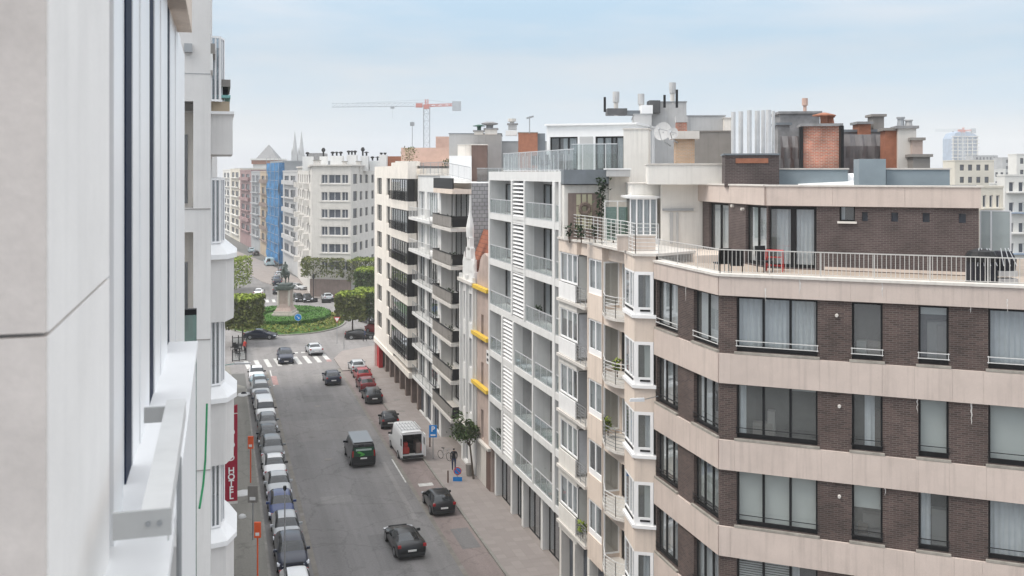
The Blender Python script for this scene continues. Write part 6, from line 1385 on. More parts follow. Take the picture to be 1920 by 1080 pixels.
pole_sign('direction_sign', 'round blue arrow sign at the centre front of the roundabout hedge', 559, 620, 2.0, 'blue', .5)
pole_sign('yield_sign', 'give way triangle on a grey pole right of the roundabout', 632, 645, 3.4, 'yield')
pole_sign('parking_sign', 'blue parking sign with white P beside the open white van', 812, 862, 2.4, 'P')
pole_sign('no_parking_sign', 'low no parking sign with blue plate in front of the standing man', 858, 905, .9, 'noparking', .3)
pole_sign('street_post', 'grey post with small dark box at the right kerb near the crosswalk', 645, 655, 2.2, 'none')
# trees
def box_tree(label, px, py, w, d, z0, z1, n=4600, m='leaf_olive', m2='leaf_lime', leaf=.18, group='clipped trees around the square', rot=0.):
    p = G(px, py); t = thing('clipped_tree', label, 'tree', (p.x, p.y, 0), group); mb = MB()
    mb.bar((p.x, p.y, 0), (p.x, p.y, z0+.3), .13, 0, 8, .09)
    for i in range(7): th = i*PI*2/7; mb.bar((p.x, p.y, z0), (p.x+math.cos(th)*w*.36, p.y+math.sin(th)*d*.36, z0+(z1-z0)*random.uniform(.4, .9)), .06, 0, 5, .02)
    mb.build('trunk', 'bark', t); A_ = []; B_ = []
    for i in range(n):
        f = random.random(); u, v, q = random.uniform(-1, 1), random.uniform(-1, 1), random.random()
        if f < .7: 
            if random.random() < .5: u = math.copysign(random.uniform(.8, 1.04), u)
            else: v = math.copysign(random.uniform(.8, 1.04), v)
        k = (1 if abs(math.sin(u*5+q*4)*math.sin(v*4+q*6+1)) > .03 else 0)
        if not k: continue
        z = z0+(z1-z0)*q+random.gauss(0, .05)
        A_.append((p.x+u*w/2+random.gauss(0, .06), p.y+v*d/2+random.gauss(0, .06), z))
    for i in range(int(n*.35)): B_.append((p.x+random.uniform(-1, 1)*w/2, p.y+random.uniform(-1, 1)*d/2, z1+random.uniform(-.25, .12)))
    mb = MB(); leaves(mb, A_, leaf); mb.build('crown', m, t, kind='stuff'); mb = MB(); leaves(mb, B_, leaf, 1.5); mb.build('crown_top', m2, t, kind='stuff'); return t  # paler leaves on top: young growth, with light on the tops coloured in
box_tree('clipped tree left of the roundabout with box shaped olive crown', 455, 645, 4.6, 6, 2.4, 6.5)
box_tree('clipped tree right of the roundabout with wide lime topped crown', 661, 625, 4.2, 5.5, 2.3, 5.9)
box_tree('clipped tree half hidden behind the cream corner building, over the black convertible', 693, 622, 4.6, 6, 2.3, 6.2, m='leaf_green')
box_tree('clipped tree behind the wide lime topped one, higher in the view', 700, 580, 5.5, 7, 3.6, 7.0, m='leaf_green')
box_tree('thin budding clipped tree in front of the cream corner block', 610, 556, 8.0, 6, 4.0, 7.4, n=2200, m2='leaf_olive')
box_tree('yellow green clipped tree right of the cream corner block base', 688, 556, 6.6, 6, 3.2, 7.2, n=2600)
box_tree('narrow tall clipped tree at the left edge of the distant street', 432, 548, 5.0, 14, 1.2, 6.6, n=2600, m='leaf_lime')
def round_tree(label, px, py, h, w, n=1600):
    p = G(px, py, .12); t = thing('street_tree', label, 'tree', (p.x, p.y, .12)); mb = MB(); mb.bar((p.x, p.y, .12), (p.x-.3, p.y, h*.55), .09, 0, 8, .06)
    for i in range(9): th = random.random()*6.3; mb.bar((p.x-.3, p.y, h*.5), (p.x-.5+math.cos(th)*w*.4, p.y+math.sin(th)*w*.4, h*random.uniform(.6, .95)), .04, 0, 5, .012)
    mb.build('trunk', 'bark', t); cl = [(p.x-.5+random.gauss(0, w*.26), p.y+random.gauss(0, w*.26), h*random.uniform(.62, .95), random.uniform(.25, .55)) for _ in range(16)]; A_ = []
    for i in range(n): c = random.choice(cl); A_.append(tuple(Vector(c[:3])+Vector((random.gauss(0, 1), random.gauss(0, 1), random.gauss(0, .8)))*c[3]*.55))
    mb = MB(); leaves(mb, A_, .09); mb.build('crown', 'leaf_green', t, kind='stuff'); return t
round_tree('young leafy street tree in front of the white gabled townhouse', 888, 898, 5.2, 1.9, 1200)
# ---------------------------------------------------------------- vehicles (front towards -Y before turning)
KIND = dict(  # L, W, H, zb, stations: (fraction, belt, top, belt half width factor, top half width factor)
 hatch=(4.05, 1.76, 1.47, [(0, .52, .60, .80, .60), (.02, .62, .72, .93, .80), (.10, .70, .82, .98, .86), (.25, .84, .98, 1, .88), (.43, .92, 1.40, 1, .74), (.60, .94, 1.47, 1, .73), (.84, .98, 1.41, .99, .70), (.955, .98, 1.04, .96, .80), (.985, .80, .95, .93, .80), (1, .55, .62, .86, .7)], (3, 6)),
 sedan=(4.55, 1.80, 1.43, [(0, .50, .58, .80, .60), (.02, .60, .70, .93, .80), (.10, .68, .80, .98, .86), (.27, .82, .95, 1, .88), (.43, .90, 1.36, 1, .72), (.58, .92, 1.42, 1, .70), (.72, .94, 1.36, 1, .68), (.86, .96, 1.05, .98, .84), (.98, .88, 1.0, .94, .82), (1, .55, .70, .88, .7)], (3, 6)),
 suv=(4.45, 1.88, 1.64, [(0, .62, .72, .84, .66), (.015, .76, .90, .95, .84), (.10, .86, 1.0, .99, .88), (.25, .96, 1.10, 1, .88), (.40, 1.04, 1.57, 1, .76), (.60, 1.06, 1.64, 1, .75), (.87, 1.10, 1.58, .99, .72), (.965, 1.10, 1.18, .96, .82), (.99, .90, 1.02, .94, .82), (1, .62, .72, .88, .7)], (3, 6)),
 coupe=(4.5, 1.86, 1.34, [(0, .46, .54, .80, .60), (.02, .58, .66, .93, .80), (.12, .68, .76, .99, .86), (.32, .80, .90, 1, .86), (.47, .86, 1.28, 1, .68), (.58, .88, 1.33, 1, .66), (.70, .92, 1.27, 1, .62), (.90, .98, 1.06, 1, .80), (.985, .90, 1.0, .96, .82), (1, .55, .66, .88, .7)], (3, 6)),
 van=(5.1, 2.0, 2.0, [(0, .66, .78, .84, .70), (.012, .86, 1.0, .95, .86), (.08, .98, 1.10, .99, .90), (.17, 1.08, 1.22, 1, .90), (.29, 1.16, 1.90, 1, .80), (.40, 1.18, 1.98, 1, .82), (.97, 1.18, 1.97, 1, .82), (.992, 1.16, 1.90, .98, .82), (.996, 1.0, 1.15, .97, .95), (1, .62, .74, .95, .9)], (3, 6)),
 box=(5.8, 2.02, 2.55, [(0, .66, .78, .84, .70), (.012, .90, 1.04, .95, .86), (.07, 1.04, 1.16, .99, .90), (.13, 1.14, 1.28, 1, .90), (.24, 1.30, 2.2, 1, .82), (.31, 1.35, 2.48, 1, .84), (.35, 1.36, 2.54, 1, .86), (.995, 1.36, 2.54, 1, .86), (.998, 1.3, 2.50, 1, .86), (1, 1.3, 2.48, 1, .86)], (3, 5)),
 small=(2.7, 1.62, 1.52, [(0, .58, .66, .80, .64), (.03, .70, .80, .95, .80), (.12, .80, .92, .99, .86), (.20, .86, 1.0, 1, .86), (.45, .95, 1.48, 1, .76), (.65, .96, 1.52, 1, .75), (.88, .98, 1.44, .99, .72), (.97, .96, 1.0, .96, .8), (.99, .8, .9, .93, .8), (1, .55, .62, .86, .7)], (3, 6)))
CACHE = {}
def body_meshes(kind, openrear=False):
    key = (kind, openrear)
    if key in CACHE: return CACHE[key]
    L, W, Hh, st, (gw, gr) = KIND[kind]; hw = W/2; zb = .22; bm = bmesh.new(); rings = []
    for f, zbelt, ztop, wb, wt in st:
        y = (f-.5)*L; en = zb + (.12 if f < .001 or f > .999 else 0)
        half = [(0, en), (hw*wb*.92, en), (hw*wb*.985, en+.16), (hw*wb, zbelt-.14), (hw*wb*.965, zbelt), (hw*wt, ztop-.045), (hw*wt*.86, ztop), (0, ztop+.03)]
        pts = half + [(-x, z) for x, z in half[-2:0:-1]]
        rings.append([bm.verts.new((x, y, z)) for x, z in pts])
    n = len(rings[0]); P = 14
    for i in range(len(rings)-1):
        for k in range(n):
            j = (k+1) % n; m = 0
            cab = gw <= i < gr+ (0)
            side = k in (4, n-6); topc = k in (5, 6, 7, 8)
            if kind in ('van', 'box'):
                if i == gw and k in (5, 6, n-8, n-7): m = 1
                elif i in (gw+1,) and side: m = 3
                elif i == gw and side: m = 3
                elif kind == 'van' and i == gr and side and False: m = 3
                elif kind == 'van' and i == 7 and k in (6, n-8): m = 2
            else:
                if i == gw and k in (5, 6, n-8, n-7): m = 1
                elif i == gr and k in (5, 6, n-8, n-7): m = 2
                elif gw <= i < gr and side: m = 3
                elif i == gr and side and kind in ('hatch', 'suv'): m = 0
            f_ = bm.faces.new((rings[i][k], rings[i][j], rings[i+1][j], rings[i+1][k])); f_.material_index = m
    f0 = bm.faces.new(rings[0]); 
    if not openrear: bm.faces.new(rings[-1][::-1])
    bmesh.ops.recalc_face_normals(bm, faces=bm.faces)
    me = bpy.data.meshes.new('tmp'); bm.to_mesh(me); bm.free(); o = bpy.data.objects.new('tmp', me); COL.objects.link(o)
    for q in range(4): me.materials.append(MAT['plate'])
    for k in range(len(me.vertices)): pass
    sb = o.modifiers.new('s', 'SUBSURF'); sb.levels = 2 if kind != 'box' else 1; sb.render_levels = sb.levels
    # keep hard lines: crease along belt and sill
    at = me.attributes.new('crease_edge', 'FLOAT', 'EDGE')
    vr = {}
    for e_ in me.edges:
        a, b = e_.vertices; ka, kb = a % n, b % n
        if ka == kb and ka in (1, n-1, 4, n-4): at.data[e_.index].value = .55 if ka in (4, n-4) else .8
        if kind in ('van', 'box') and ka == kb and ka in (5, n-5, 6, n-6): at.data[e_.index].value = .5
        ia, ib = a//n, b//n
        if ia == ib and ia in (0, len(rings)-1): at.data[e_.index].value = .4
        if ia == ib and ia in (gw, gr+1) : at.data[e_.index].value = .4
        if ia == ib and kind in ('van', 'box') and ia >= len(rings)-3: at.data[e_.index].value = .85
    dg = bpy.context.evaluated_depsgraph_get(); m2 = bpy.data.meshes.new_from_object(o.evaluated_get(dg)); bpy.data.objects.remove(o)
    out = []
    for q, nm in enumerate(('body', 'windscreen', 'rear_window', 'side_windows')):
        b2 = bmesh.new(); b2.from_mesh(m2); dele = [f for f in b2.faces if f.material_index != q]; bmesh.ops.delete(b2, geom=dele, context='FACES')
        if not b2.faces: b2.free(); out.append(None); continue
        if q == 3:                                              # left and right separately
            for s in (1, -1):
                b3 = b2.copy(); bmesh.ops.delete(b3, geom=[f for f in b3.faces if f.calc_center_median().x*s < 0], context='FACES'); mm = bpy.data.meshes.new('side_window'); b3.to_mesh(mm); b3.free(); out.append(mm)
            b2.free(); continue
        mm = bpy.data.meshes.new(nm); b2.to_mesh(mm); b2.free(); out.append(mm)
    for mm in out:
        if mm: 
            mm.materials.clear(); mm.materials.append(None); mm.polygons.foreach_set('use_smooth', [True]*len(mm.polygons))
            for p in mm.polygons: p.material_index = 0
    L, W, Hh, st, _ = KIND[kind]
    def mesh(mb, nm, m):
        me = bpy.data.meshes.new(nm); me.from_pydata(mb.v, [], mb.f); me.materials.append(MAT[m]); return me
    small = {}; r = .33 if kind not in ('van', 'box') else .36
    mb = MB(); mb.bar((-.11, 0, r), (.11, 0, r), r, 0, 18); small['tyre'] = mesh(mb, 'tyre', 'tyre'); mb = MB(); mb.bar((-.115, 0, r), (.115, 0, r), r*.66, 0, 14); small['rim'] = mesh(mb, 'rim', 'rim')
    hz = st[2][1]-.08; tz = (st[-3][1]-.06) if kind != 'van' else 1.25
    mb = MB(); mb.hexa([(-.2, -.06, -.07), (.16, -.14, -.07), (.16, .0, -.07), (-.2, .22, -.07), (-.2, .02, .07), (.14, -.08, .07), (.14, .1, .07), (-.2, .26, .07)]); small['headlight'] = mesh(mb, 'headlight', 'headlight')
    mb = MB(); mb.abox(-.11, .09, -.10, .02, -.11, .05) if kind not in ('van', 'box') else mb.abox(-.07, .07, -.03, .03, -.3, .25); small['tail_light'] = mesh(mb, 'tail_light', 'tail_red')
    mb = MB(); mb.abox(-.26, .26, -.02, .02, -.055, .055); small['number_plate'] = mesh(mb, 'number_plate', 'plate')
    mb = MB(); mb.abox(-.10, .12, -.05, .07, -.07, .08); small['mirror'] = mesh(mb, 'mirror', 'car_trim')
    mb = MB(); mb.hexa([(-W*.30, -.03, -.14), (W*.30, -.03, -.14), (W*.30, .1, -.14), (-W*.30, .1, -.14), (-W*.32, .0, .1), (W*.32, .0, .1), (W*.32, .12, .1), (-W*.32, .12, .1)]); small['grille'] = mesh(mb, 'grille', 'car_trim')
    mb = MB(); mb.abox(-W*.42, W*.42, -.05, .05, -.10, .08); small['bumper_trim'] = mesh(mb, 'bumper_trim', 'car_trim')
    CACHE[key] = (out, small, r); return CACHE[key]
def addm(nm, me, par, loc=(0, 0, 0), m=None, scale=None):
    o = bpy.data.objects.new(nm, me); COL.objects.link(o); o.parent = par; o.location = loc
    if m: o.material_slots[0].link = 'OBJECT'; o.material_slots[0].material = MAT[m]
    if scale: o.scale = scale
    return o
def car(kind, col, label, pos, rz, group=None, openrear=False, roof=None, name='car', cat='car', sc=1.):
    (b_, ws, rw, s1, s2) = (body_meshes(kind, openrear)[0]+[None]*5)[:5]; _, small, r = CACHE[(kind, openrear)]; L, W, Hh, st, _k = KIND[kind]
    t = thing(name, label, cat, (pos[0], pos[1], pos[2] if len(pos) > 2 else .006), group, rz); t.scale = (sc, sc, sc)
    addm('body', b_, t, m=col)
    for nm, me in (('windscreen', ws), ('rear_window', rw), ('side_window', s1), ('side_window', s2)):
        if me: addm(nm, me, t, m='car_glass')
    wy = L*.30
    for s in (-1, 1):
        for y in (-wy-.05, wy-.03):
            w = addm('wheel', small['tyre'], t, (s*(W/2-.10), y, 0)); addm('rim', small['rim'], w)
        addm('headlight', small['headlight'], t, (s*(W*.40), -L/2+.13, st[1][1]-.02), scale=(-s, 1, 1) if True else None)
        addm('tail_light', small['tail_light'], t, (s*(W*.42), L/2-.04, (st[-3][1]-.07) if kind not in ('van', 'box') else 1.15))
        addm('mirror', small['mirror'], t, (s*(W/2+.06), -L/2+L*(st[4][0]-.06), st[4][1]+.04), m=col if col != 'paint_white' else None)
    addm('number_plate', small['number_plate'], t, (0, -L/2-.01, .42)); addm('number_plate', small['number_plate'], t, (0, L/2+.012, .62 if kind != 'van' else .8))
    addm('grille', small['grille'], t, (0, -L/2+.02, .60 if kind not in ('suv', 'van', 'box') else .72)); addm('bumper_trim', small['bumper_trim'], t, (0, L/2-.02, .36))
    return t
RZ_T = math.atan2(-SV.x, SV.y)                                  # facing the camera along the street (front towards -SV)
def facing(sgn=1, off=0.): return (RZ_T if sgn > 0 else RZ_T+PI)+off
left = [(54.6, 'hatch', 'white', 'white car at the bottom edge of the view, only its roof showing'),
 (59.9, 'suv', 'navy', 'dark navy sport utility car, second parked car from the bottom on the left kerb'), (64.4, 'hatch', 'silver', 'silver hatchback tucked behind the navy sport utility car'),
 (69.0, 'hatch', 'blue', 'blue hatchback parked behind the slim lamp post on the left'), (73.8, 'sedan', 'silver', 'silver grey car parked between the blue hatchback and a white car'),
 (78.6, 'sedan', 'white', 'white saloon parked between the grey estate and the silver grey car'), (83.4, 'suv', 'grey', 'grey estate parked behind the white saloon, level with the orange sign'),
 (87.9, 'hatch', 'black', 'black hatchback squeezed behind the grey estate'), (92.4, 'hatch', 'grey', 'mid grey hatchback parked in front of the white delivery van'), (97.2, 'van', 'white', 'white parked delivery van in the left row'),
 (101.9, 'hatch', 'navy', 'dark blue small car behind the white delivery van'), (106.2, 'suv', 'silver', 'silver car third from the crosswalk in the left row'), (110.8, 'sedan', 'pale_blue', 'pale blue grey car second from the crosswalk in the left row'), (115.6, 'hatch', 'white', 'white car nearest the crosswalk in the left row')]
for a, k, c, lb in left: car(k, 'paint_'+c, lb, S(a+1.0, 4.15+random.uniform(-.08, .08)), facing(1, random.uniform(-.015, .015)), 'cars parked along the left kerb', sc=.97 if k != 'van' else .9)
def at_rear(px, py, kind, along=1):                              # rear bottom centre at the pixel; car points away
    p = G(px, py); return p + SV*KIND[kind][0]/2
car('coupe', 'paint_black', 'black four door coupe driving away at the bottom of the road', at_rear(771, 1052, 'coupe'), facing(-1, .03))
car('hatch', 'paint_black', 'black hatchback parked alone in the right bay near the bottom', at_rear(834, 970, 'hatch'), facing(-1, .0), sc=.96)
car('hatch', 'paint_black', 'black hatchback last in the right hand parked row, nearest the camera', at_rear(703, 759, 'hatch'), facing(-1), 'cars parked along the right kerb')
car('hatch', 'paint_dark_red', 'dark red hatchback second in the right hand parked row', at_rear(691, 737, 'hatch'), facing(-1), 'cars parked along the right kerb')
car('hatch', 'paint_red', 'bright red hatchback third in the right hand parked row', at_rear(684, 718, 'hatch'), facing(-1), 'cars parked along the right kerb')
car('hatch', 'paint_silver', 'silver hatchback at the far end of the right hand parked row', at_rear(674, 702, 'hatch'), facing(-1), 'cars parked along the right kerb')
car('hatch', 'paint_navy', 'dark blue hatchback driving away near the middle of the road', at_rear(626, 724, 'hatch'), facing(-1))
p_ = G(537, 684); car('suv', 'paint_navy', 'blue grey car with lit looking headlights coming over the crosswalk', p_+SV*2.2, facing(1))
car('sedan', 'paint_silver', 'silver white car driving over the crosswalk towards the roundabout', at_rear(592, 668, 'sedan'), facing(-1, .05))
p_ = G(486, 637); car('sedan', 'paint_navy', 'dark saloon seen side on at the left of the roundabout', p_+Vector((0, .9)), PI/2+.03)
p_ = G(675, 637); car('coupe', 'paint_black', 'black low car parked side on below the right clipped trees', p_+Vector((0, .9)), PI/2+.1)
p_ = G(706, 628); car('hatch', 'paint_red', 'red car behind the black low car beside the cream corner building', p_+Vector((0, 1.6)), .9)
p_ = G(690, 608); car('suv', 'paint_dark_grey', 'dark car under the clipped trees right of the roundabout', p_+Vector((0, 1.6)), .6)
car('sedan', 'paint_white', 'white topped car leaving the roundabout into the distant street', G(480, 557)+Vector((0, 2.4)), PI+.15)
car('suv', 'paint_dark_grey', 'dark sport utility car waiting left of the statue', G(517, 553)+Vector((0, 2.4)), PI+.1); car('sedan', 'paint_silver', 'silver car right behind the statue head', G(552, 546)+Vector((0, 2.2)), PI/2-.5)
car('suv', 'paint_navy', 'dark blue car behind the dark sport utility car', G(514, 537)+Vector((0, 2.4)), PI+.3)
car('small', 'paint_black', 'small black car right of the statue, left one of two', G(556, 567)+Vector((0, 1.4)), .5); car('small', 'paint_black', 'small black car right of the statue, right one of two', G(573, 568)+Vector((0, 1.4)), .35)
for i, (px, py, k, c, lb) in enumerate(((519, 522, 'hatch', 'silver', 'silver car behind the pale blue van in the distant street'), (515, 530, 'hatch', 'grey', 'brownish grey car between the silver and dark blue ones in the distant street'), (468, 474, 'hatch', 'pale_blue', 'pale car parked at the far bend of the distant street'), (526, 512, 'sedan', 'dark_grey', 'dark car next to the foot of the blue scaffold'), (610, 566, 'hatch', 'silver', 'pale small car beside the glazed cafe terrace'), (476, 480, 'hatch', 'black', 'black car next to the pale one at the far bend'))):
    car(k, 'paint_'+c, lb, G(px, py)+Vector((0, 2)), PI+.35)
car('van', 'paint_pale_blue', 'pale blue grey box shaped van parked in the distant street', G(500, 500)+Vector((0, 2.6)), PI+.35, name='van', cat='van', sc=1.1)
# dark green van driving away
p_ = at_rear(682, 878, 'van'); vg = car('van', 'paint_black', 'dark green and grey van with green swoosh and pale banner driving away', p_, facing(-1, .0), name='van', cat='van')
L_ = KIND['van'][0]; mb = MB(); y = L_/2+.012
mb.abox(-.80, .80, y-.008, y, .95, 1.20); mb.abox(-.78, .78, y-.05, y-.008, 1.2, 1.66); o = mb.build('green_rear_panel', 'green_paint', None)
def local(mb, nm, m, par): 
    me = bpy.data.meshes.new(nm); me.from_pydata(mb.v, [], mb.f); me.materials.append(MAT[m]); o = bpy.data.objects.new(nm, me); COL.objects.link(o); o.parent = par; return o
bpy.data.objects.remove(o)
mat('green_film', (.012, .07, .035), .4, .0); mat('green_bright', (.10, .45, .08), .5, .0); mat('banner', (.42, .52, .48), .5, .0)
local(mb, 'green_rear_panel', 'green_film', vg)
mb = MB(); mb.abox(-.62, .62, y+.001, y+.006, 1.40, 1.55); local(mb, 'pale_banner', 'banner', vg)
mb = MB(); mb.quad((.55, y+.008, 1.28), (.35, y+.008, 1.38), (-.1, y+.008, 1.12), (-.02, y+.008, 1.02)); mb.quad((-.1, y+.008, 1.12), (.2, y+.008, 1.1), (.35, y+.008, .96), (.05, y+.008, 1.0)); local(mb, 'green_swoosh', 'green_bright', vg)
mb = MB(); mb.abox(-.78, .78, -1.2, L_/2-.2, 2.0, 2.03); local(mb, 'roof_panel', 'paint_grey', vg)
# white open van
p_ = at_rear(772, 866, 'box'); vw = car('box', 'paint_white', 'white high roofed van parked with its rear doors open', p_, facing(-1, .02), openrear=True, name='van', cat='van', sc=.95)
L_ = KIND['box'][0]; y = L_/2; mb = MB()
mb.quad((-.84, y-3.2, .62), (.84, y-3.2, .62), (.84, y-3.2, 2.3), (-.84, y-3.2, 2.3)); mb.quad((-.84, y-.02, .62), (-.84, y-3.2, .62), (-.84, y-3.2, 2.3), (-.84, y-.02, 2.3)); mb.quad((.84, y-3.2, .62), (.84, y-.02, .62), (.84, y-.02, 2.3), (.84, y-3.2, 2.3)); mb.quad((-.84, y-.02, .62), (.84, y-.02, .62), (.84, y-3.2, .62), (-.84, y-3.2, .62)); mb.quad((-.84, y-.02, 2.3), (.84, y-.02, 2.3), (.84, y-3.2, 2.3), (-.84, y-3.2, 2.3)); local(mb, 'cargo_bay', 'dark_frame', vw)
mb = MB(); mb.abox(-1.0, -.84, y-.03, y, .3, 2.46); mb.abox(.84, 1.0, y-.03, y, .3, 2.46); mb.abox(-.84, .84, y-.03, y, 2.3, 2.46); mb.abox(-.84, .84, y-.03, y, .42, .62); local(mb, 'rear_frame', 'paint_white', vw)
mb = MB(); mb.abox(-.95, .95, y, y+.22, .34, .50); local(mb, 'rear_step', 'car_trim', vw)
for s in (-1, 1):
    mb = MB(); mb.abox(s*1.0-.03, s*1.0+.03, y+.0, y+.78, .55, 2.42); d = local(mb, 'rear_door', 'paint_white', vw); mb = MB(); mb.abox(s*1.0-.034, s*1.0+.034, y+.15, y+.65, 1.5, 2.1); local(mb, 'door_window', 'car_glass', d)
mb = MB(); mb.abox(.2, .75, y-1.0, y-.2, .63, 1.1); mb.abox(.3, .6, y-.8, y-.4, 1.1, 1.5); tt = local(mb, 'red_crate', 'cloth_red', vw)
mb = MB(); mb.abox(-.8, -.4, y-1.4, y-.1, .63, 1.5); local(mb, 'shelf_unit', 'brown_stone', vw)
mb = MB()
for i in range(7): mb.bar((-.8+i*.27, y-2.9, 2.66), (-.8+i*.27, y-.3, 2.66+.03*(i % 2)), .045)
for q in (.5, 1.5, 2.6): mb.bar((-.9, y-q, 2.62), (.9, y-q, 2.62), .03)
local(mb, 'roof_rack', 'alu', vw)
# small black quad like roadster in front of the white van
p_ = G(734, 806); car('small', 'paint_black', 'small black open car parked in front of the white van', p_+SV*1.4, facing(-1, -.05))
# ---------------------------------------------------------------- people
def person(label, x, y, z, rz, top='cloth_dark', legs='cloth_dark', stride=.10, hair='cloth_dark', h=1.76, arms=0.):
    t = thing('person', label, 'person', (x, y, z), None, rz); s = h/1.76
    V = [(0, 0, .95), (0, 0, 1.12), (0, .01, 1.34), (0, .0, 1.47), (0, -.01, 1.56), (0, -.015, 1.66), (0, -.01, 1.72)]; E = [(i, i+1) for i in range(6)]; Rr = [(.16, .12), (.14, .11), (.17, .12), (.075, .07), (.06, .06), (.085, .10), (.06, .07)]
    for q in (-1, 1):
        k = len(V); V += [(.10*q, 0, .88), (.10*q, -stride*q*.6-.02, .50), (.10*q, -stride*q+.02, .09), (.10*q, -stride*q-.12, .035)]; E += [(0, k), (k, k+1), (k+1, k+2), (k+2, k+3)]; Rr += [.10, .068, .048, .042]
        k = len(V); V += [(.20*q, 0, 1.43), (.25*q, .02+stride*q*.3, 1.16), (.24*q, -.06+stride*q*.5-arms, .92+arms), (.235*q, -.09+stride*q*.5-arms, .85+arms)]; E += [(2, k), (k, k+1), (k+1, k+2), (k+2, k+3)]; Rr += [.065, .05, .038, .032]; w = len(V)-1
        for f in range(4):
            k = len(V); V += [(.235*q+(f-1.5)*.012, -.09+stride*q*.5-arms+(f-1.5)*.018, .80+arms), (.235*q-.01*q, -.10+stride*q*.5-arms+(f-1.5)*.018, .765+arms+.005*abs(f-1.5))]; E += [(w, k), (k, k+1)]; Rr += [.009, .008]
        k = len(V); V += [(.22*q, -.13+stride*q*.5-arms, .83+arms)]; E += [(w, k)]; Rr += [.010]
    V = [tuple(c*s for c in v) for v in V]; Rr = [(r[0]*s, r[1]*s) if isinstance(r, tuple) else r*s for r in Rr]
    fn = lambda c: 0 if (c.z > 1.52*s and c.y < -.0) or (c.z > 1.5*s and c.z < 1.56*s) or (c.z < .87*s and abs(c.x) > .19*s) else 3 if c.z > 1.56*s else 1 if c.z > .93*s or (abs(c.x) > .2*s and c.z > .87*s) else 4 if c.z < .07*s else 2
    skin('body', V, E, Rr, ['skin', top, legs, hair, 'tyre'], t, 1, matfn=fn); return t
p_ = G(851, 882, .12); person('man in dark jacket and trousers standing on the right pavement, seen from behind', p_.x, p_.y, .12, PI+.2, 'cloth_dark', 'cloth_blue', .07, h=1.80)
p_ = G(684, 640, .12); person('person in dark clothes walking past the black low car', p_.x, p_.y, .12, 1.4, 'cloth_blue', 'cloth_dark', .2)
p_ = G(459, 662, .12); person('person in red top at the cafe terrace on the left corner', p_.x, p_.y, .12, -.6, 'cloth_red', 'cloth_dark', .06)
# ---------------------------------------------------------------- street furniture on the left and right
def box_sign(label, px, py0, py1, a, b, w, m='orange_plastic', post='orange_plastic', base=.12, name='sign_post', cat='sign'):
    p = S(a, b); t = thing(name, label, cat, (p.x, p.y, base)); z1 = Zat(py0, p.y); z0 = Zat(py1, p.y); mb = MB(); mb.bar((p.x, p.y, base), (p.x, p.y, z0), .045, 0, 8); mb.build('post', post, t)
    mb = MB(); mb.abox(p.x-w/2, p.x+w/2, p.y-.07, p.y+.07, z0, z1); o = mb.build('box', m, t); mb = MB(); mb.abox(p.x-w*.3, p.x+w*.3, p.y-.075, p.y-.07, z0+(z1-z0)*.15, z0+(z1-z0)*.35); mb.build('marking', 'sign_white', o); return t
def ab_at(px, py, z=.12): return AB(G(px, py, z))
a_, b_ = ab_at(470, 905); box_sign('orange box on a thin post above the left pavement, farther one', 468, 818, 841, a_, b_, .40)
a_, b_ = ab_at(483, 1100); box_sign('orange box on an orange post at the bottom left, nearer one', 482, 979, 1008, a_, b_, .36)
a_, b_ = ab_at(474, 1012); box_sign('dark grey square sign on a thin post left of the parked cars', 474, 911, 942, a_, b_, .62, 'dark_grey_render', 'grey_metal')
p_ = S(63, 5.45); 
p_ = G(534, 1160); t = thing('lamp_post', 'slim dark lamp post standing beside the parked cars at the bottom left', 'lamp post', (p_.x, p_.y, .0)); mb = MB(); z_ = Zat(920, p_.y); mb.bar((p_.x, p_.y, 0), (p_.x, p_.y, z_), .05, 0, 8, .03); mb.build('pole', 'grey_metal', t); mb = MB(); mb.lathe(p_.x, p_.y, [(.04, z_), (.1, z_+.1), (.08, z_+.25)], 8); mb.build('lamp_head', 'dark_frame', t)
# wall mounted street lamp in front of the beige bays
pf = S(43.0, 18.4); Y = 42.6; x0, x1 = (1180-CX)/F*Y, (1208-CX)/F*Y; z_ = Zat(750, Y); t = thing('street_lamp', 'flat grey street lamp on a thin arm in front of the lowest beige bays', 'street lamp', ((x0+x1)/2, Y, z_-.1))
mb = MB(); mb.hexa([(x0, Y-.12, z_-.05), (x1, Y-.10, z_-.05), (x1, Y+.10, z_-.05), (x0, Y+.12, z_-.05), (x0+.05, Y-.1, z_+.06), (x1, Y-.08, z_+.09), (x1, Y+.08, z_+.09), (x0+.05, Y+.1, z_+.06)]); mb.build('lamp_head', 'alu', t)
mb = MB(); mb.bar((x1-.02, Y, z_+.02), ((1236-CX)/F*Y+.1, Y+1.0, z_-.06), .02, 0, 6); mb.build('arm', 'grey_metal', t)
# second arm lamp low on the left (over the pavement)
t = thing('street_lamp', 'pale flat street lamp head over the left pavement below the cafe terrace', 'street lamp', (*S(112, 1.4), 5)); Y = 112*.9587; x0, x1 = (440-CX)/F*Y, (470-CX)/F*Y; z_ = Zat(682, Y)
mb = MB(); mb.hexa([(x0, Y-.2, z_-.08), (x1, Y-.15, z_-.04), (x1, Y+.15, z_-.04), (x0, Y+.2, z_-.08), (x0, Y-.15, z_+.1), (x1, Y-.1, z_+.12), (x1, Y+.1, z_+.12), (x0, Y+.15, z_+.1)]); mb.build('lamp_head', 'alu', t); mb = MB(); mb.bar((x0, Y, z_), (x0-1.4, Y, z_-.2), .05); mb.build('arm', 'teal', t)
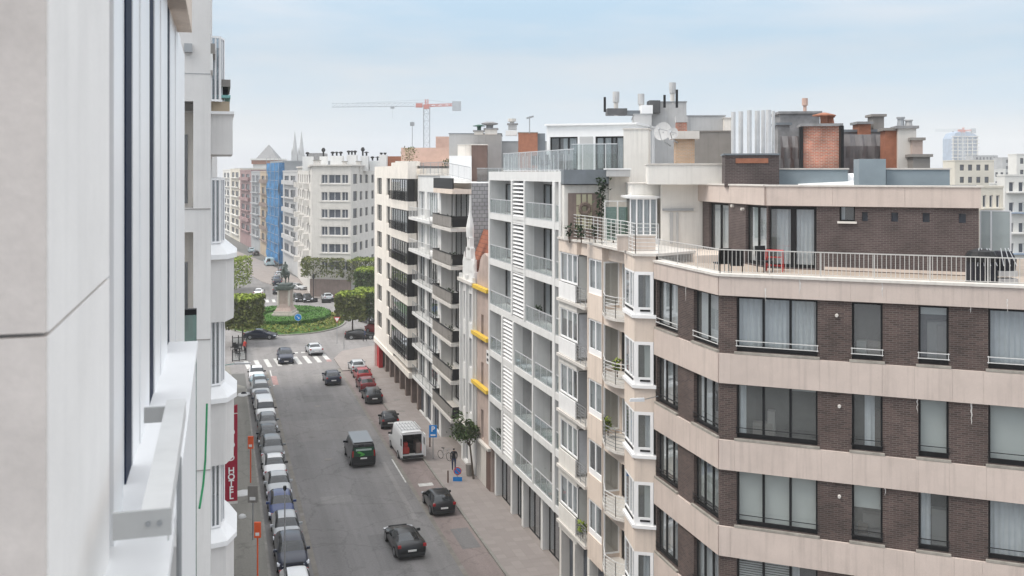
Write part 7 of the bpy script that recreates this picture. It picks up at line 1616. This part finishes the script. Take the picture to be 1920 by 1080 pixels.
# cafe terrace on the left corner
t = thing('cafe_terrace', 'cafe terrace enclosure with black frames and red parasol stub on the left corner', 'cafe terrace', (*G(445, 672, .12), .12))
for (pxa, pya, pxb, pyb) in ((436, 678, 461, 675), (436, 650, 458, 648), (461, 675, 462, 650)):
    a, b = G(pxa, pya, .12), G(pxb, pyb, .12); mb = MB()
    for z in (.2, 1.3): mb.bar((*a, z), (*b, z), .05)
    for f in (0, .5, 1): c_ = a.lerp(b, f); mb.bar((*c_, .12), (*c_, 1.6), .07)
    o = mb.build('screen_frame', 'black_metal', t); mb = MB(); mb.quad((*a, .25), (*b, .25), (*b, 1.28), (*a, 1.28)); mb.build('glass_panel', 'glass_rail', o)
for i, (px, py) in enumerate(((441, 662), (449, 660), (446, 669), (437, 657))):
    c_ = G(px, py, .12); q = chair_(('dark cafe chair nearest the street lamp head', 'dark cafe chair in the middle of the terrace', 'dark cafe chair beside the black screen', 'dark cafe chair at the far left of the terrace')[i], 0, 0); q.location = (*c_, .12); q.rotation_euler.z = i*1.3; q['group'] = 'cafe chairs'
for i, (px, py) in enumerate(((445, 664), (453, 656))):
    c_ = G(px, py, .12); mb = MB(); mb.lathe(c_.x, c_.y, [(.25, .12), (.04, .16), (.04, .84), (.4, .86), (.4, .89)], 12); tag(mb.build('cafe_table', 'dark_frame', None), ('round dark cafe table beside the black screen', 'round dark cafe table farther back on the terrace')[i], 'table', 'cafe tables')
# litter like white patches and sack on the left pavement
mat('sack', (.62, .62, .62), .8, .1)
def sack(label, px, py, w=.9, d=.5, h=.18, m='sack', name='sheet_sack', cat='sack'):
    p = G(px, py, .12); mb = MB(); r = random.Random(px); n = 10; i0 = 0
    for q, (k, z) in enumerate(((1, .125), (.9, .125+h*.6), (.5, .125+h))):
        for i in range(n): th = 2*PI*i/n; mb.v.append((p.x+math.cos(th)*w/2*k*(1+.25*r.random()), p.y+math.sin(th)*d/2*k*(1+.25*r.random()), z))
    for q in range(2):
        for i in range(n): j = (i+1) % n; mb.f.append((q*n+i, q*n+j, (q+1)*n+j, (q+1)*n+i)); mb.m.append(0)
    mb.f.append(tuple(2*n+i for i in range(n))); mb.m.append(0); tag(mb.build(name, m, None, smooth=True), label, cat)
sack('crumpled white sheet with dark centre on the left pavement', 457, 740, 1.2, 1.6, .15); sack('small dark bag lying on the crumpled white sheet', 457, 740.5, .6, .5, .3, 'cloth_dark', 'bag', 'bag'); sack('white bag on the left pavement below the dark grey sign', 454, 970, .5, .5, .2); sack('flat white board lying beside the parked silver car', 455, 925, 1.2, 1.4, .06)
# bicycle rack, planters and bicycle beside the tree on the right
def bicycle(label, x, y, rz, m='grey_metal'):
    t = thing('bicycle', label, 'bicycle', (0, 0, 0)); 
    for yy in (-.52, .52):
        mb = MB(); 
        for i in range(16): a, b = 2*PI*i/16, 2*PI*(i+1)/16; mb.bar((0, yy+.33*math.cos(a), .34+.33*math.sin(a)), (0, yy+.33*math.cos(b), .34+.33*math.sin(b)), .02)
        mb.build('wheel', 'tyre', t)
    mb = MB(); P = [(0, -.52, .34), (0, -.36, .85), (0, .15, .80), (0, .05, .34), (0, .52, .34)]
    for a, b in ((0, 1), (1, 2), (1, 3), (2, 3), (3, 4), (2, 4)): mb.bar(P[a], P[b], .018)
    mb.build('frame', m, t); mb = MB(); mb.bar((-.26, -.38, .98), (.26, -.38, .98), .015); mb.bar((0, -.36, .85), (0, -.38, .98), .014); mb.build('handlebar', m, t); mb = MB(); mb.abox(-.07, .07, .1, .34, .9, .95); mb.bar((0, .15, .8), (0, .2, .92), .015); mb.build('saddle', 'tyre', t)
    t.location = (x, y, .12); t.rotation_euler.z = rz
p_ = G(834, 862, .12); bicycle('grey bicycle parked on the right pavement beyond the open van', p_.x, p_.y, .8)
p_ = G(700, 722, .12)
for i, (px, py, r_, h_) in enumerate(((880, 892, .3, .9), (876, 862, .25, .7))): 
    p_ = G(px, py, .12); mb = MB(); mb.lathe(p_.x, p_.y, [(r_*.75, .12), (r_, .12+h_), (r_*.9, .12+h_)], 12); tag(mb.build('planter', 'dark_grey_render', None), ('round dark planter beside the standing man', 'smaller dark planter beyond the standing man')[i], 'planter')
for i, (px, py) in enumerate(((806, 838), (840, 905))):
    p_ = G(px, py, .12); mb = MB(); mb.lathe(p_.x, p_.y, [(.06, .12), (.06, 1.0), (.03, 1.05)], 8); tag(mb.build('bollard', 'brown_wood', None), ('thin brown bollard behind the open van', 'thin brown bollard in front of the standing man')[i], 'bollard')
# glazed cafe terrace at the corner block and planters by the roundabout
t = thing('glazed_terrace', 'low glazed cafe terrace with brown panels at the foot of the cream corner block', 'cafe terrace', (*G(606, 548), 0)); a, b = G(566, 530), G(640, 556); fr = Fr(a, b-a); w = (b-a).length; mb = MB(); mb.box(fr, 0, w, -2.6, -.1, 0, 1.0); mb.box(fr, 0, w, -2.8, .3, 2.6, 2.8); mb.build('panels_and_roof', 'brown_stone', t, kind='stuff')
for i in range(8): mb = MB(); mb.box(fr, w*i/8+.1, w*(i+1)/8-.1, -.14, -.1, 1.0, 2.6); mb.build('glass_panel', 'glass_far', t)
for i, (px, py) in enumerate(((612, 568), (630, 566), (587, 566))):
    p_ = G(px, py); mb = MB(); mb.abox(p_.x-.8, p_.x+.8, p_.y-.3, p_.y+.3, 0, .7); tag(mb.build('planter_box', 'dark_frame', None), ('dark planter box left of the lamp base by the cream block', 'dark planter box nearest the right clipped trees', 'dark planter box between statue and cream block')[i], 'planter')
p_ = G(587, 566); t = thing('lamp_post', 'dark ornate lamp post between the statue and the cream corner block', 'lamp post', (p_.x+.2, p_.y-.6, 0)); mb = MB(); mb.lathe(p_.x+.2, p_.y-.6, [(.45, 0), (.3, .6), (.08, .9), (.06, 4.2)], 8); mb.build('pole', 'dark_frame', t); mb = MB(); mb.lathe(p_.x+.2, p_.y-.6, [(.1, 4.2), (.25, 4.5), (.2, 5.0), (.05, 5.3)], 8); mb.build('lantern', 'dark_frame', t)
# balcony life: planters, pots, chairs and hanging things on the right row
for i, (px, b, zf, lb) in enumerate(((1010, 19.6, lv[3], 'pair of reddish plant pots on the third loggia of the white building'), (935, 19.6, lv[6], 'black bicycle helmet like bundle on the lowest left loggia of the white building'), (1017, 19.6, lv[6], 'dark potted bush on the lowest wide loggia of the white building'), (975, 19.6, lv[6], 'dark chair shaped bundle on the lowest middle loggia of the white building'))):
    a_ = acol(px, b); p_ = S(a_, b); plant('potted_plant', lb, p_.x, p_.y, zf, .95, .22, 70, 'leaf_dark')
for i, (a_, zt__, lb) in enumerate(((49.8, 19.05-3.17*4-2.5, 'bright green plant in the lowest recess balcony of the beige building'), (46.2, 19.05-3.17*2-2.4, 'yellow green plant behind the dark balcony rail of the beige building'), (45.0, 19.05-3.17-2.4, 'green plant box on the rail in the middle of the beige building'))):
    p_ = S(a_, 18.75); plant('potted_plant', lb, p_.x, p_.y, zt__, .9, .2, 80, 'leaf_lime')
for i in range(9):
    a_ = -93.5+1.9*(i % 5); k = i//2; p_ = fr and RF(18.9).pt(-82+((i*37) % 7)*.4, .3, 0); zf = 19.25-3.13*(i % 5)-.27
    plant('potted_plant', ('dark plant on the %s dark balcony of the grey white building, %s side' % (('top', 'second', 'middle', 'fourth', 'lowest')[i % 5], 'near' if i < 5 else 'far')), p_[0], p_[1]+(i > 4)*1.6, zf, .9, .3, 50, 'leaf_dark')
# rooftop bush and the awning on the cream corner building terrace
p_ = ((768-CX)/F*106, 106); plant('rooftop_bush', 'bare brownish bush on the roof of the cream corner building', p_[0], p_[1], 24.1, 2.2, .8, 260, 'leaf_olive')
p_ = ((838-CX)/F*100, 100); plant('rooftop_bush', 'small green bush beside the salmon terrace screen', p_[0], p_[1], 23.6, 1.3, .5, 120, 'leaf_green')
# ---------------------------------------------------------------- air
hz_ = bpy.data.materials.new('haze'); hz_.use_nodes = True; t_ = hz_.node_tree; t_.nodes.clear()
v_ = N(t_, 'ShaderNodeVolumePrincipled', in_Density=.00035, in_Anisotropy=.0); v_.inputs['Color'].default_value = (1, 1, 1, 1)
o_ = N(t_, 'ShaderNodeOutputMaterial'); t_.links.new(v_.outputs[0], o_.inputs['Volume']); MAT['haze'] = hz_
mb = MB(); mb.abox(-1500, 1500, -60, 1500, -1, 75); hzo = mb.build('haze', 'haze', None, kind='stuff'); hzo['label'] = 'thin pale haze over the city'; hzo['category'] = 'haze'
